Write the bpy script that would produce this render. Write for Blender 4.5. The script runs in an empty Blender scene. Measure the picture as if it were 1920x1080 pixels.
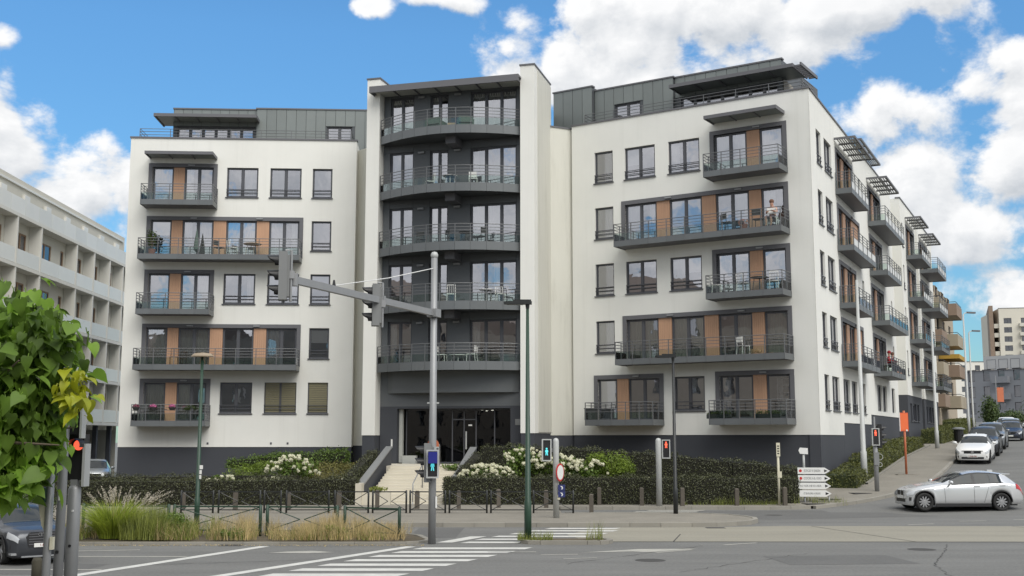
import bpy, bmesh, math, random
import numpy as np
from mathutils import Vector, Matrix, Euler
random.seed(11); rng = np.random.default_rng(11)
D = bpy.data; SC = bpy.context.scene; COL = SC.collection
rad = math.radians

# ------------------------------------------------------------------ camera
cam = D.cameras.new('camera'); camo = D.objects.new('camera', cam); COL.objects.link(camo)
camo.location = (0, 0, 2.8); camo.rotation_euler = (rad(97.5), 0, 0)
cam.sensor_width = 36; cam.lens = 36 * 2140 / 1920; cam.clip_end = 3000; cam.clip_start = .1
SC.camera = camo
SC.render.resolution_x = 1024; SC.render.resolution_y = 576

# ------------------------------------------------------------------ world: blue sky with cumulus clouds
SUN_AZ, SUN_EL = 152.0, 50.0
world = D.worlds.new('World'); SC.world = world; world.use_nodes = True
nt = world.node_tree; nt.nodes.clear()
def N(t, **kw):
    n = nt.nodes.new(t)
    for k, v in kw.items(): setattr(n, k, v)
    return n
def setin(n, i, v):
    if hasattr(v, 'is_output'): nt.links.new(v, n.inputs[i])
    else: n.inputs[i].default_value = v
def Mt(op, a, b=0.0, c=None, clamp=False):
    n = N('ShaderNodeMath', operation=op, use_clamp=clamp); setin(n, 0, a); setin(n, 1, b)
    if c is not None: setin(n, 2, c)
    return n.outputs[0]
def VM(op, a, b=(0, 0, 0)):
    n = N('ShaderNodeVectorMath', operation=op); setin(n, 0, a); setin(n, 1, b)
    return n.outputs['Value' if op in ('LENGTH', 'DOT_PRODUCT') else 'Vector']
def sstep(x, lo, hi):
    n = N('ShaderNodeMapRange', interpolation_type='SMOOTHSTEP'); setin(n, 0, x)
    n.inputs[1].default_value = lo; n.inputs[2].default_value = hi
    return n.outputs[0]
def mixc(f, a, b):
    n = N('ShaderNodeMix', data_type='RGBA'); setin(n, 0, f); setin(n, 6, a); setin(n, 7, b)
    return n.outputs[2]
# cumulus heaps: direction, horizontal and vertical reach
HEAPS = [((.050, .94, .318), .075, .040), ((.115, .93, .335), .10, .060), ((.19, .92, .350), .12, .060), ((.27, .905, .352), .11, .045), ((.12, .935, .300), .085, .035),
         ((.300, .915, .262), .042, .036), ((.355, .905, .220), .085, .052), ((.412, .875, .262), .068, .060), ((.400, .895, .215), .075, .06),
         ((.380, .912, .172), .075, .034), ((.405, .910, .112), .060, .030), ((-.415, .886, .222), .070, .056),
         ((-.350, .915, .205), .065, .045), ((-.385, .910, .175), .085, .050), ((-.125, .925, .362), .032, .016),
         ((-.062, .930, .372), .040, .014), ((-.41, .88, .318), .022, .012)]
def density(dv):
    acc = None
    for c, rx, rz in HEAPS:
        v = VM('MULTIPLY', VM('SUBTRACT', dv, c), (1 / rx, 1 / rx, 1 / rz))
        b = Mt('SUBTRACT', 1.0, VM('LENGTH', v))
        acc = b if acc is None else Mt('SMOOTH_MAX', acc, b, .25)
    acc = Mt('MAXIMUM', acc, -1.2)
    # the rest of the sky dome goes on as broken cumulus cloud
    fw = VM('DOT_PRODUCT', dv, (0, .967, .254))
    n0 = N('ShaderNodeTexNoise'); setin(n0, 'Vector', dv); n0.inputs['Scale'].default_value = 2.0; n0.inputs['Detail'].default_value = 2
    gen = Mt('SUBTRACT', Mt('MULTIPLY_ADD', n0.outputs[0], 3.0, -.85), Mt('MULTIPLY', sstep(fw, .80, .90), 3.0))
    acc = Mt('MAXIMUM', acc, gen)
    n1 = N('ShaderNodeTexNoise'); setin(n1, 'Vector', VM('MULTIPLY', dv, (1, 1, 1.35)))
    n1.inputs['Scale'].default_value = 13; n1.inputs['Detail'].default_value = 6; n1.inputs['Roughness'].default_value = .60
    n1.inputs['Distortion'].default_value = .15
    # billowed detail gives the cauliflower edge
    n2 = N('ShaderNodeTexVoronoi', feature='F1'); setin(n2, 'Vector', VM('ADD', dv, VM('MULTIPLY', n1.outputs['Color'], (.03, .03, .03)))); n2.inputs['Scale'].default_value = 26
    return Mt('ADD', Mt('ADD', Mt('MULTIPLY', acc, .80), Mt('MULTIPLY_ADD', n1.outputs[0], 2.1, -1.02)), Mt('MULTIPLY_ADD', n2.outputs['Distance'], -.55, .20))
tc = N('ShaderNodeTexCoord'); dv = tc.outputs['Generated']
d0 = density(dv); d1 = density(VM('ADD', dv, (-.006, -.002, .016)))
mask = sstep(d0, -.06, .32)
shade = Mt('MULTIPLY_ADD', Mt('SUBTRACT', d0, d1), 1.15, .62, clamp=True)
shade = Mt('SUBTRACT', shade, Mt('MULTIPLY', sstep(d0, .45, 1.3), .22), clamp=True)
sky = N('ShaderNodeTexSky', sky_type='NISHITA'); sky.sun_disc = False
sky.sun_elevation = rad(SUN_EL); sky.sun_rotation = rad(SUN_AZ); sky.air_density = 1.0; sky.dust_density = .4; sky.ozone_density = 2.0
SKYK = .12
hs = N('ShaderNodeHueSaturation'); hs.inputs['Saturation'].default_value = 1.10; hs.inputs['Value'].default_value = 1.0
nt.links.new(sky.outputs[0], hs.inputs['Color'])
cl = mixc(shade, (3.5, 3.72, 4.0, 1), (5.9, 5.92, 5.95, 1))
sx = N('ShaderNodeSeparateXYZ'); nt.links.new(dv, sx.inputs[0])
low = N('ShaderNodeMapRange'); nt.links.new(sx.outputs[2], low.inputs[0]); low.inputs[1].default_value = 0; low.inputs[2].default_value = .34; low.inputs[3].default_value = .52; low.inputs[4].default_value = .95
lv = N('ShaderNodeVectorMath', operation='SCALE'); nt.links.new(VM('MULTIPLY', hs.outputs[0], (.66, .97, 1.08)), lv.inputs[0]); nt.links.new(low.outputs[0], lv.inputs['Scale'])
fin = mixc(mask, lv.outputs[0], cl)
bg = N('ShaderNodeBackground'); nt.links.new(fin, bg.inputs[0]); bg.inputs[1].default_value = SKYK
out = N('ShaderNodeOutputWorld'); nt.links.new(bg.outputs[0], out.inputs[0])

# ------------------------------------------------------------------ sun (veiled by cloud: soft)
sl = D.lights.new('sun', 'SUN'); sl.energy = 2.1; sl.angle = rad(50); sl.color = (1, .965, .90)
so = D.objects.new('sun', sl); COL.objects.link(so); so.location = (20, -20, 60)
sdir = Vector((math.sin(rad(SUN_AZ)) * math.cos(rad(SUN_EL)), math.cos(rad(SUN_AZ)) * math.cos(rad(SUN_EL)), math.sin(rad(SUN_EL))))
so.rotation_euler = sdir.to_track_quat('Z', 'Y').to_euler()

vs = SC.view_settings; vs.view_transform = 'Standard'; vs.look = 'None'; vs.gamma = 1; vs.exposure = 0.5
vs.use_curve_mapping = False
SC.cycles.max_bounces = 6; SC.cycles.transparent_max_bounces = 12; SC.cycles.caustics_reflective = False

# ------------------------------------------------------------------ helpers
I4 = Matrix.Identity(4)
def T(x, y=0, z=0): return Matrix.Translation((x, y, z))
def RZ(a): return Matrix.Rotation(rad(a), 4, 'Z')
def RX(a): return Matrix.Rotation(rad(a), 4, 'X')
def RY(a): return Matrix.Rotation(rad(a), 4, 'Y')
def FR(o, a): return T(o[0], o[1], 0) @ RZ(a)
WM = {}
def inst(name, me, parent=None, W=I4, kind=None):
    o = D.objects.new(name, me); COL.objects.link(o); WM[o.name] = W.copy()
    if parent is not None:
        o.parent = parent; o.matrix_basis = WM[parent.name].inverted() @ W
    else: o.matrix_basis = W
    if kind: o['kind'] = kind
    return o
def tag(o, label, cat, group=None):
    o['label'] = label; o['category'] = cat
    if group: o['group'] = group
    return o
def thing(name, label, cat, W=I4, group=None): return tag(inst(name, None, None, W), label, cat, group)

class MB:
    def __init__(s): s.v = []; s.f = []; s.m = []
    def face(s, pts, m=0):
        n = len(s.v); s.v += [tuple(p) for p in pts]; s.f.append(tuple(range(n, n + len(pts)))); s.m.append(m); return s
    def box(s, x0, x1, y0, y1, z0, z1, m=0, X=None):
        P = [(x0, y0, z0), (x1, y0, z0), (x1, y1, z0), (x0, y1, z0), (x0, y0, z1), (x1, y0, z1), (x1, y1, z1), (x0, y1, z1)]
        if X is not None: P = [tuple(X @ Vector(p)) for p in P]
        n = len(s.v); s.v += P
        for q in ((0, 3, 2, 1), (4, 5, 6, 7), (0, 1, 5, 4), (1, 2, 6, 5), (2, 3, 7, 6), (3, 0, 4, 7)):
            s.f.append(tuple(n + i for i in q)); s.m.append(m)
        return s
    def prism(s, poly, z0, z1, m=0, mside=None, X=None):
        k = len(poly); n = len(s.v)
        P = [(p[0], p[1], z0 if len(p) < 3 else z0 + p[2]) for p in poly] + [(p[0], p[1], z1 if len(p) < 3 else z1 + p[2]) for p in poly]
        if X is not None: P = [tuple(X @ Vector(p)) for p in P]
        s.v += P
        s.f.append(tuple(n + k + i for i in range(k))); s.m.append(m)
        s.f.append(tuple(n + k - 1 - i for i in range(k))); s.m.append(m)
        for i in range(k):
            j = (i + 1) % k; s.f.append((n + i, n + j, n + k + j, n + k + i)); s.m.append(m if mside is None else mside)
        return s
    def tube(s, pts, r, n=8, m=0, cap=True):
        pts = [Vector(p) for p in pts]; K = len(pts); rs = r if isinstance(r, (list, tuple)) else [r] * K
        base = len(s.v); up = None
        for i, p in enumerate(pts):
            t = (pts[min(i + 1, K - 1)] - pts[max(i - 1, 0)]).normalized()
            if up is None: up = Vector((0, 0, 1)) if abs(t.z) < .9 else Vector((1, 0, 0))
            a = t.cross(up).normalized(); b = a.cross(t).normalized(); up = b
            for j in range(n):
                an = 2 * math.pi * j / n; q = p + (a * math.cos(an) + b * math.sin(an)) * rs[i]; s.v.append(tuple(q))
        for i in range(K - 1):
            for j in range(n):
                j2 = (j + 1) % n
                s.f.append((base + i * n + j, base + i * n + j2, base + (i + 1) * n + j2, base + (i + 1) * n + j)); s.m.append(m)
        if cap:
            s.f.append(tuple(base + j for j in range(n))[::-1]); s.m.append(m)
            s.f.append(tuple(base + (K - 1) * n + j for j in range(n))); s.m.append(m)
        return s
    def lathe(s, prof, n=24, X=I4, m=0):          # prof: (r, z) pairs about local z
        base = len(s.v)
        for r, z in prof:
            for j in range(n):
                a = 2 * math.pi * j / n; s.v.append(tuple(X @ Vector((r * math.cos(a), r * math.sin(a), z))))
        for i in range(len(prof) - 1):
            for j in range(n):
                j2 = (j + 1) % n
                s.f.append((base + i * n + j, base + i * n + j2, base + (i + 1) * n + j2, base + (i + 1) * n + j)); s.m.append(m)
        return s
    def disc(s, r, n=20, X=I4, m=0): return s.face([X @ Vector((r * math.cos(2 * math.pi * j / n), r * math.sin(2 * math.pi * j / n), 0)) for j in range(n)], m)
    def mesh(s, name, mats, smooth=False, fix=True):
        me = D.meshes.new(name); me.from_pydata(s.v, [], s.f)
        for mm in (mats if isinstance(mats, (list, tuple)) else [mats]): me.materials.append(mm)
        me.polygons.foreach_set('material_index', s.m)
        if smooth: me.polygons.foreach_set('use_smooth', [True] * len(s.f))
        me.update(); return me
    def build(s, name, mats, parent=None, W=I4, smooth=False, kind=None): return inst(name, s.mesh(name, mats, smooth), parent, W, kind)
CACHE = {}
def proto(key, fn):
    if key not in CACHE: CACHE[key] = fn()
    return CACHE[key]
def smooth_by_angle(me, deg=35):
    me.polygons.foreach_set('use_smooth', [True] * len(me.polygons))
    bm = bmesh.new(); bm.from_mesh(me); bmesh.ops.remove_doubles(bm, verts=bm.verts, dist=1e-5)
    for e in bm.edges:
        if len(e.link_faces) == 2 and e.calc_face_angle(0) > rad(deg): e.smooth = False
    bm.to_mesh(me); bm.free()
def text_part(name, s, size, mat, parent, W, extrude=.002):
    c = D.curves.new('txt', 'FONT'); c.body = s; c.size = size; c.align_x = 'CENTER'; c.align_y = 'CENTER'; c.extrude = extrude; c.resolution_u = 3
    t = D.objects.new('txt', c); COL.objects.link(t)
    me = D.meshes.new_from_object(t.evaluated_get(bpy.context.evaluated_depsgraph_get()))
    me.materials.clear(); me.materials.append(mat)
    D.objects.remove(t); D.curves.remove(c)
    return inst(name, me, parent, W)

# ------------------------------------------------------------------ materials
MATS = {}
def pm(name, col, rough=.6, metal=0, var=.10, scale=2.0, bump=0, bscale=60, rnd=0, coat=0, spec=.5, fine=0, fscale=120, aniso=(1, 1, 1)):
    m = D.materials.new(name); m.use_nodes = True; t = m.node_tree; b = t.nodes['Principled BSDF']; L = t.links.new
    b.inputs['Roughness'].default_value = rough; b.inputs['Metallic'].default_value = metal
    b.inputs['Specular IOR Level'].default_value = spec; b.inputs['Coat Weight'].default_value = coat; b.inputs['Coat Roughness'].default_value = .04
    g = t.nodes.new('ShaderNodeNewGeometry'); mp = t.nodes.new('ShaderNodeMapping'); mp.inputs['Scale'].default_value = aniso; L(g.outputs['Position'], mp.inputs[0])
    n = t.nodes.new('ShaderNodeTexNoise'); n.inputs['Scale'].default_value = scale; n.inputs['Detail'].default_value = 6; n.inputs['Roughness'].default_value = .62
    L(mp.outputs[0], n.inputs['Vector'])
    val = n.outputs[0]
    def add(a, b_, k):
        q = t.nodes.new('ShaderNodeMath'); q.operation = 'MULTIPLY_ADD'; L(b_, q.inputs[0]); q.inputs[1].default_value = k; 
        if hasattr(a, 'is_output'): L(a, q.inputs[2])
        else: q.inputs[2].default_value = a
        return q.outputs[0]
    f = add(1 - var, val, 2 * var)
    if fine:
        n3 = t.nodes.new('ShaderNodeTexNoise'); n3.inputs['Scale'].default_value = fscale; n3.inputs['Detail'].default_value = 2; L(g.outputs['Position'], n3.inputs['Vector'])
        f = add(add(-fine, n3.outputs[0], 2 * fine), f, 1.0) if False else add(f, n3.outputs[0], 2 * fine)
        q = t.nodes.new('ShaderNodeMath'); q.operation = 'SUBTRACT'; L(f, q.inputs[0]); q.inputs[1].default_value = fine; f = q.outputs[0]
    if rnd:
        oi = t.nodes.new('ShaderNodeObjectInfo'); f = add(f, oi.outputs['Random'], 2 * rnd)
        q = t.nodes.new('ShaderNodeMath'); q.operation = 'SUBTRACT'; L(f, q.inputs[0]); q.inputs[1].default_value = rnd; f = q.outputs[0]
    vm = t.nodes.new('ShaderNodeVectorMath'); vm.operation = 'SCALE'; vm.inputs[0].default_value = col[:3]; L(f, vm.inputs['Scale'])
    L(vm.outputs[0], b.inputs['Base Color'])
    if bump:
        n2 = t.nodes.new('ShaderNodeTexNoise'); n2.inputs['Scale'].default_value = bscale; n2.inputs['Detail'].default_value = 4; L(g.outputs['Position'], n2.inputs['Vector'])
        bp = t.nodes.new('ShaderNodeBump'); bp.inputs['Strength'].default_value = bump; bp.inputs['Distance'].default_value = .02; L(n2.outputs[0], bp.inputs['Height']); L(bp.outputs[0], b.inputs['Normal'])
    MATS[name] = m; return m
def glassmat(name, tint, refl, rough=.01, frk=1.6):
    m = D.materials.new(name); m.use_nodes = True; t = m.node_tree; t.nodes.clear(); L = t.links.new
    tr = t.nodes.new('ShaderNodeBsdfTransparent'); tr.inputs[0].default_value = (*tint, 1)
    gl = t.nodes.new('ShaderNodeBsdfGlossy'); gl.inputs['Roughness'].default_value = rough; gl.inputs[0].default_value = (.93, .94, 1, 1)
    fr = t.nodes.new('ShaderNodeFresnel'); fr.inputs[0].default_value = frk
    g = t.nodes.new('ShaderNodeNewGeometry'); n = t.nodes.new('ShaderNodeTexNoise'); n.inputs['Scale'].default_value = 1.3; L(g.outputs['Position'], n.inputs['Vector'])
    bp = t.nodes.new('ShaderNodeBump'); bp.inputs['Strength'].default_value = .06; bp.inputs['Distance'].default_value = .05; L(n.outputs[0], bp.inputs['Height']); L(bp.outputs[0], gl.inputs['Normal'])
    a = t.nodes.new('ShaderNodeMath'); a.operation = 'ADD'; a.use_clamp = True; L(fr.outputs[0], a.inputs[0]); a.inputs[1].default_value = refl
    mx = t.nodes.new('ShaderNodeMixShader'); L(a.outputs[0], mx.inputs[0]); L(tr.outputs[0], mx.inputs[1]); L(gl.outputs[0], mx.inputs[2])
    o = t.nodes.new('ShaderNodeOutputMaterial'); L(mx.outputs[0], o.inputs[0]); return m
def emit(name, col, k):
    m = D.materials.new(name); m.use_nodes = True; b = m.node_tree.nodes['Principled BSDF']
    b.inputs['Base Color'].default_value = (*col, 1); b.inputs['Emission Color'].default_value = (*col, 1); b.inputs['Emission Strength'].default_value = k; return m
def leafmat(name, col, var=.45, rough=.45, trans=.35, scale=.9, hue=(1.5, 1.1, .5)):
    m = D.materials.new(name); m.use_nodes = True; t = m.node_tree; b = t.nodes['Principled BSDF']; L = t.links.new
    g = t.nodes.new('ShaderNodeNewGeometry'); n = t.nodes.new('ShaderNodeTexNoise'); n.inputs['Scale'].default_value = scale; n.inputs['Detail'].default_value = 5; L(g.outputs['Position'], n.inputs['Vector'])
    n2 = t.nodes.new('ShaderNodeTexWhiteNoise'); n2.noise_dimensions = '1D'; L(g.outputs['Random Per Island'], n2.inputs['W'])
    a = t.nodes.new('ShaderNodeMath'); a.operation = 'MULTIPLY_ADD'; L(n2.outputs[0], a.inputs[0]); a.inputs[1].default_value = .55; L(n.outputs[0], a.inputs[2])
    r = t.nodes.new('ShaderNodeMapRange'); L(a.outputs[0], r.inputs[0]); r.inputs[1].default_value = .4; r.inputs[2].default_value = 1.2
    mx = t.nodes.new('ShaderNodeMix'); mx.data_type = 'RGBA'; L(r.outputs[0], mx.inputs[0])
    mx.inputs[6].default_value = (col[0] * (1 - var), col[1] * (1 - var), col[2] * (1 - var), 1)
    mx.inputs[7].default_value = (col[0] * (1 + var * hue[0]), col[1] * (1 + var * hue[1]), col[2] * (1 + var * hue[2]), 1)
    L(mx.outputs[2], b.inputs['Base Color']); b.inputs['Roughness'].default_value = rough
    if trans:
        tl = t.nodes.new('ShaderNodeBsdfTranslucent'); L(mx.outputs[2], tl.inputs[0])
        ms = t.nodes.new('ShaderNodeMixShader'); ms.inputs[0].default_value = trans; L(b.outputs[0], ms.inputs[1]); L(tl.outputs[0], ms.inputs[2])
        L(ms.outputs[0], t.nodes['Material Output'].inputs[0])
    return m

def add_streaks(m, k=.16, zs=.06):          # rain streaks and soot on render: long vertical marks
    t = m.node_tree; L = t.links.new; b = t.nodes['Principled BSDF']; src = b.inputs['Base Color'].links[0].from_socket
    g = t.nodes.new('ShaderNodeNewGeometry'); mp = t.nodes.new('ShaderNodeMapping'); mp.inputs['Scale'].default_value = (1.1, 1.1, zs); L(g.outputs['Position'], mp.inputs[0])
    n = t.nodes.new('ShaderNodeTexNoise'); n.inputs['Scale'].default_value = 2.0; n.inputs['Detail'].default_value = 7; n.inputs['Roughness'].default_value = .7; L(mp.outputs[0], n.inputs['Vector'])
    r = t.nodes.new('ShaderNodeMapRange'); r.interpolation_type = 'SMOOTHSTEP'; L(n.outputs[0], r.inputs[0]); r.inputs[1].default_value = .48; r.inputs[2].default_value = .85; r.inputs[3].default_value = 0; r.inputs[4].default_value = k
    mx = t.nodes.new('ShaderNodeMix'); mx.data_type = 'RGBA'; L(r.outputs[0], mx.inputs[0]); L(src, mx.inputs[6]); mx.inputs[7].default_value = (.26, .25, .19, 1)
    L(mx.outputs[2], b.inputs['Base Color'])

M_WHITE = pm('white_render', (.785, .780, .735), .85, var=.09, scale=.35, bump=.12, bscale=90, fine=.03); add_streaks(M_WHITE, .13, .035)
M_STAINED = pm('stained_render', (.62, .61, .545), .85, var=.12, scale=.5, bump=.12, bscale=90, aniso=(1, 1, .3)); add_streaks(M_STAINED, .40, .12)
M_PLINTH = pm('plinth_render', (.052, .056, .066), .8, var=.10, scale=.6, bump=.1, bscale=80)
M_ROOM = pm('dim_room', (.32, .30, .26), .9, var=.25, scale=.9)
M_ZINC = pm('zinc_sheet', (.205, .225, .218), .45, metal=.25, var=.12, scale=.8, rnd=.06)
M_ZINCD = pm('dark_zinc', (.085, .092, .098), .45, metal=.2, var=.10, scale=.8, rnd=.05)
M_TOWER = pm('dark_cladding', (.115, .123, .13), .5, var=.08, scale=.7, rnd=.04)
M_FASC = pm('fascia_zinc', (.14, .15, .155), .45, metal=.2, var=.10, scale=.8, rnd=.06)
M_FRAME = pm('window_frame_metal', (.082, .084, .094), .4, var=.05, scale=3)
M_SURR = pm('grey_surround', (.13, .13, .14), .55, var=.06, scale=2)
M_SOFFIT = pm('pale_grey_soffit', (.46, .47, .44), .7, var=.10, scale=1.5)
M_RAIL = pm('railing_metal', (.155, .16, .165), .4, metal=.3, var=.05, scale=4)
M_WOOD = pm('larch_panel', (.50, .295, .185), .6, var=.20, scale=5, rnd=.05, aniso=(4, 4, .15))
M_CURT = pm('curtain_cloth', (.80, .79, .76), .9, var=.06, scale=2, rnd=.08)
M_CURTG = pm('beige_curtain', (.60, .60, .50), .9, var=.10, scale=2, rnd=.15)
M_BLIND = pm('olive_blind', (.22, .20, .12), .6, var=.10, scale=3)
M_BLINDG = pm('grey_blind', (.24, .26, .24), .6, var=.08, scale=3, rnd=.12)
M_GLASS = glassmat('window_glass', (.96, .97, .97), .39)
M_GLASSF = glassmat('far_glass', (.55, .58, .60), .10)
M_GLASSD = glassmat('entrance_glass', (.22, .235, .235), .03)
M_RGLASS = glassmat('railing_glass', (.84, .90, .87), .015, .01, 1.22)
M_ASPH = pm('asphalt', (.155, .154, .146), .88, var=.34, scale=.8, aniso=(.22, 1.1, 1), bump=.35, bscale=110, fine=.30, fscale=14)
M_ASPH2 = pm('patched_asphalt', (.120, .119, .114), .88, var=.22, scale=.5, bump=.35, bscale=110, fine=.26, fscale=14)
M_CONC = pm('concrete_lane', (.262, .246, .200), .85, var=.26, scale=.6, aniso=(.25, 1, 1), bump=.2, bscale=90, fine=.16, fscale=14)
M_PAVE = pm('pavement', (.225, .208, .175), .88, var=.30, scale=.7, bump=.25, bscale=90, fine=.18, fscale=12)
M_KERB = pm('kerb_stone', (.27, .255, .22), .8, var=.20, scale=1.5, bump=.2, bscale=50, rnd=.12)
M_STEP = pm('pale_stone', (.56, .52, .43), .75, var=.12, scale=1.2, bump=.1, bscale=60, rnd=.05)
M_PAINT = pm('road_paint', (.56, .555, .52), .7, var=.28, scale=3.0, fine=.10, fscale=30)
M_WORN = pm('worn_paint', (.38, .37, .33), .8, var=.35, scale=3.0, fine=.15, fscale=30)
M_SOIL = pm('soil', (.105, .085, .055), .95, var=.3, scale=3, bump=.5, bscale=25)
M_STEEL = pm('galvanised_steel', (.30, .305, .31), .5, metal=.35, var=.12, scale=3, aniso=(1, 1, .4))
M_STEELP = pm('pale_post', (.44, .45, .44), .5, metal=.1, var=.12, scale=3, aniso=(1, 1, .4))
M_GREEN = pm('green_paint', (.020, .052, .032), .45, var=.2, scale=4)
M_BLACK = pm('black_paint', (.018, .020, .020), .4, var=.15, scale=4)
M_SIGBLK = pm('signal_black', (.014, .014, .015), .45, var=.1)
M_SIGGREY = pm('signal_grey', (.20, .205, .205), .5, var=.08)
M_BOLL = pm('weathered_post', (.095, .082, .066), .85, var=.25, scale=8, bump=.3, bscale=40, rnd=.1)
M_WSIGN = pm('sign_white', (.74, .74, .72), .5, var=.06)
M_SIGNTXT = pm('sign_lettering', (.20, .20, .20), .6, var=.05)
M_ORANGE = pm('orange_paint', (.72, .13, .045), .5, var=.12)
M_ORANGEP = pm('orange_post', (.50, .15, .07), .55, var=.15, scale=4)
M_RED = pm('red_paint', (.52, .03, .03), .5, var=.1)
M_BLUE = pm('blue_sign', (.02, .03, .13), .5, var=.1)
M_YPOLE = pm('old_cream_paint', (.60, .57, .44), .6, var=.2, scale=5)
M_BRICK = pm('dark_brick', (.24, .215, .18), .85, var=.25, scale=3)
M_ROOFT = pm('roof_tiles', (.15, .12, .10), .8, var=.25, scale=4)
M_GAL = pm('gallery_concrete', (.66, .65, .60), .85, var=.06, scale=.5, bump=.1)
M_GALD = pm('gallery_back_wall', (.58, .56, .49), .85, var=.08, scale=.6)
M_GALP = pm('gallery_panel', (.70, .69, .645), .35, var=.05, scale=.8, rnd=.06)
M_WFRAME = pm('timber_window', (.30, .20, .13), .6, var=.15, scale=4)
L_RED = emit('lamp_red', (.95, .12, .06), .9); L_CYAN = emit('lamp_green_man', (.10, .62, .68), .55); L_SPOT = emit('ceiling_spot', (1, .93, .8), 5)
# ================================================================== the setting
SO = (14.2, 53.0); SA = 63.65                       # side street: origin at the building corner, direction angle
SDX, SDY = math.cos(rad(SA)), math.sin(rad(SA))
def up2xy(u, p): return (SO[0] + SDX * u + SDY * p, SO[1] + SDY * u - SDX * p)
def xy2up(x, y): return ((x - SO[0]) * SDX + (y - SO[1]) * SDY, (x - SO[0]) * SDY - (y - SO[1]) * SDX)
PU = [-400, -7, 0, 14, 26, 69, 120, 200, 900]; PZ = [0, 0, .5, 1.6, 2.2, 3.3, 5.0, 7.0, 22.0]
def prof(u): return float(np.interp(u, PU, PZ))
def gz(x, y):
    u, p = xy2up(x, y)
    k = min(1, max(0, (p + 9) / 5.0)); return prof(u) * k
xs = sorted(set(list(np.arange(-40, 62, 2.0)) + [-400, -250, -150, -100, -70, -50] + list(np.arange(66, 140, 6.0)) + [160, 200, 260, 340, 450, 600]))
ys = sorted(set(list(np.arange(20, 76, 2.0)) + [-120, -60, -30, 0, 10] + list(np.arange(80, 200, 6.0)) + [220, 260, 320, 400, 500, 700]))
g = MB()
for y in ys:
    for x in xs: g.v.append((x, y, gz(x, y)))
nx = len(xs)
for j in range(len(ys) - 1):
    for i in range(nx - 1): g.f.append((j * nx + i, j * nx + i + 1, (j + 1) * nx + i + 1, (j + 1) * nx + i)); g.m.append(0)
g.build('ground', M_ASPH, smooth=True, kind='structure')

def sheet(name, poly, z, mat, parent=None): 
    b = MB(); b.face([(p[0], p[1], z) for p in poly]); return b.build(name, mat, parent, kind=None if parent else 'structure')
# pale concrete lane across the junction
lane = sheet('concrete_lane', [(2.1, 31.75), (30, 31.55), (30, 37.0), (16, 37.3), (8.6, 37.4), (6.5, 36.9), (3.4, 36.8), (2.4, 36.0), (1.6, 34.0)], .004, M_CONC)
M_JOINT = pm('dark_joint', (.055, .053, .05), .9, var=.2)
def strip(name, pts, w, z, mat, parent=None, wob=0):
    b = MB(); P = [Vector(p) for p in pts]
    for i in range(len(P) - 1):
        d = (P[i + 1] - P[i]).normalized(); n = Vector((-d.y, d.x)) * w / 2
        if i == 0: a0, a1 = P[0] + n, P[0] - n
        k = 1 + wob * random.uniform(-.7, .7); n *= k
        b0, b1 = P[i + 1] + n, P[i + 1] - n
        b.face([(a1.x, a1.y, z), (b1.x, b1.y, z), (b0.x, b0.y, z), (a0.x, a0.y, z)]); a0, a1 = b0, b1
    return b.build(name, mat, parent, kind=None if parent else 'structure')
for a, c in (((4.4, 31.75), (4.95, 34.2)), ((11.0, 31.7), (9.6, 37.3)), ((17.6, 31.7), (16.0, 37.2))): strip('joint', [a, c], .035, .008, M_JOINT, lane)
strip('joint', [(2.2, 31.75), (16, 31.66), (30, 31.56)], .06, .008, M_JOINT, lane)
# worn tar cracks in the asphalt
def crack(a, c, n=22, w=.022, j=.07):
    P = []
    for i in range(n + 1):
        t = i / n; P.append((a[0] + (c[0] - a[0]) * t + random.uniform(-j, j), a[1] + (c[1] - a[1]) * t + random.uniform(-j, j)))
    strip('tar_crack', P, w, .004, M_JOINT, None, 1.0)
crack((5.0, 30.6), (1.2, 26.2)); crack((7.2, 28.6), (3.5, 24.6)); crack((11.6, 31.0), (9.4, 26.0), 26, .025, .05); crack((9.4, 26), (8.8, 23), 20, .02, .05); crack((-3.4, 27.5), (-8.4, 25.9), w=.02)
# resurfaced patches
sheet('asphalt_patch', [(-30, 24.3), (-9.3, 24.2), (-9.0, 26.2), (-30, 26.6)], .003, M_ASPH2)
sheet('asphalt_patch', [(8.9, 40.3), (15.5, 42.0), (13.2, 45.5), (4.8, 45.0), (4.0, 43.0)], .003, M_ASPH2)

sheet('asphalt_patch', [(6.2, 26.0), (9.2, 26.3), (9.0, 28.2), (6.0, 27.9)], .003, M_ASPH2)
sheet('asphalt_patch', [(-3.0, 33.0), (-1.6, 33.0), (-1.5, 36.7), (-2.9, 36.7)], .003, M_ASPH2)
sheet('asphalt_patch', [(12.5, 24.5), (16.5, 25.2), (16.2, 26.1), (12.3, 25.5)], .003, M_ASPH2)
for x, y in ((3.2, 27.0), (10.4, 29.6), (9.6, 42.6)):
    b = MB(); b.lathe([(.001, .006), (.30, .006), (.33, .002), (.36, .0)], 20); b.build('manhole_cover', M_JOINT, None, T(x, y, .001), kind='structure')
for x in (-7.4, 6.4): MB().box(-.3, .3, -.2, .2, 0, .006).build('drain_grate', M_JOINT, None, T(x, 30.7 if x < 0 else 36.6, .003), kind='structure')
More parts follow.
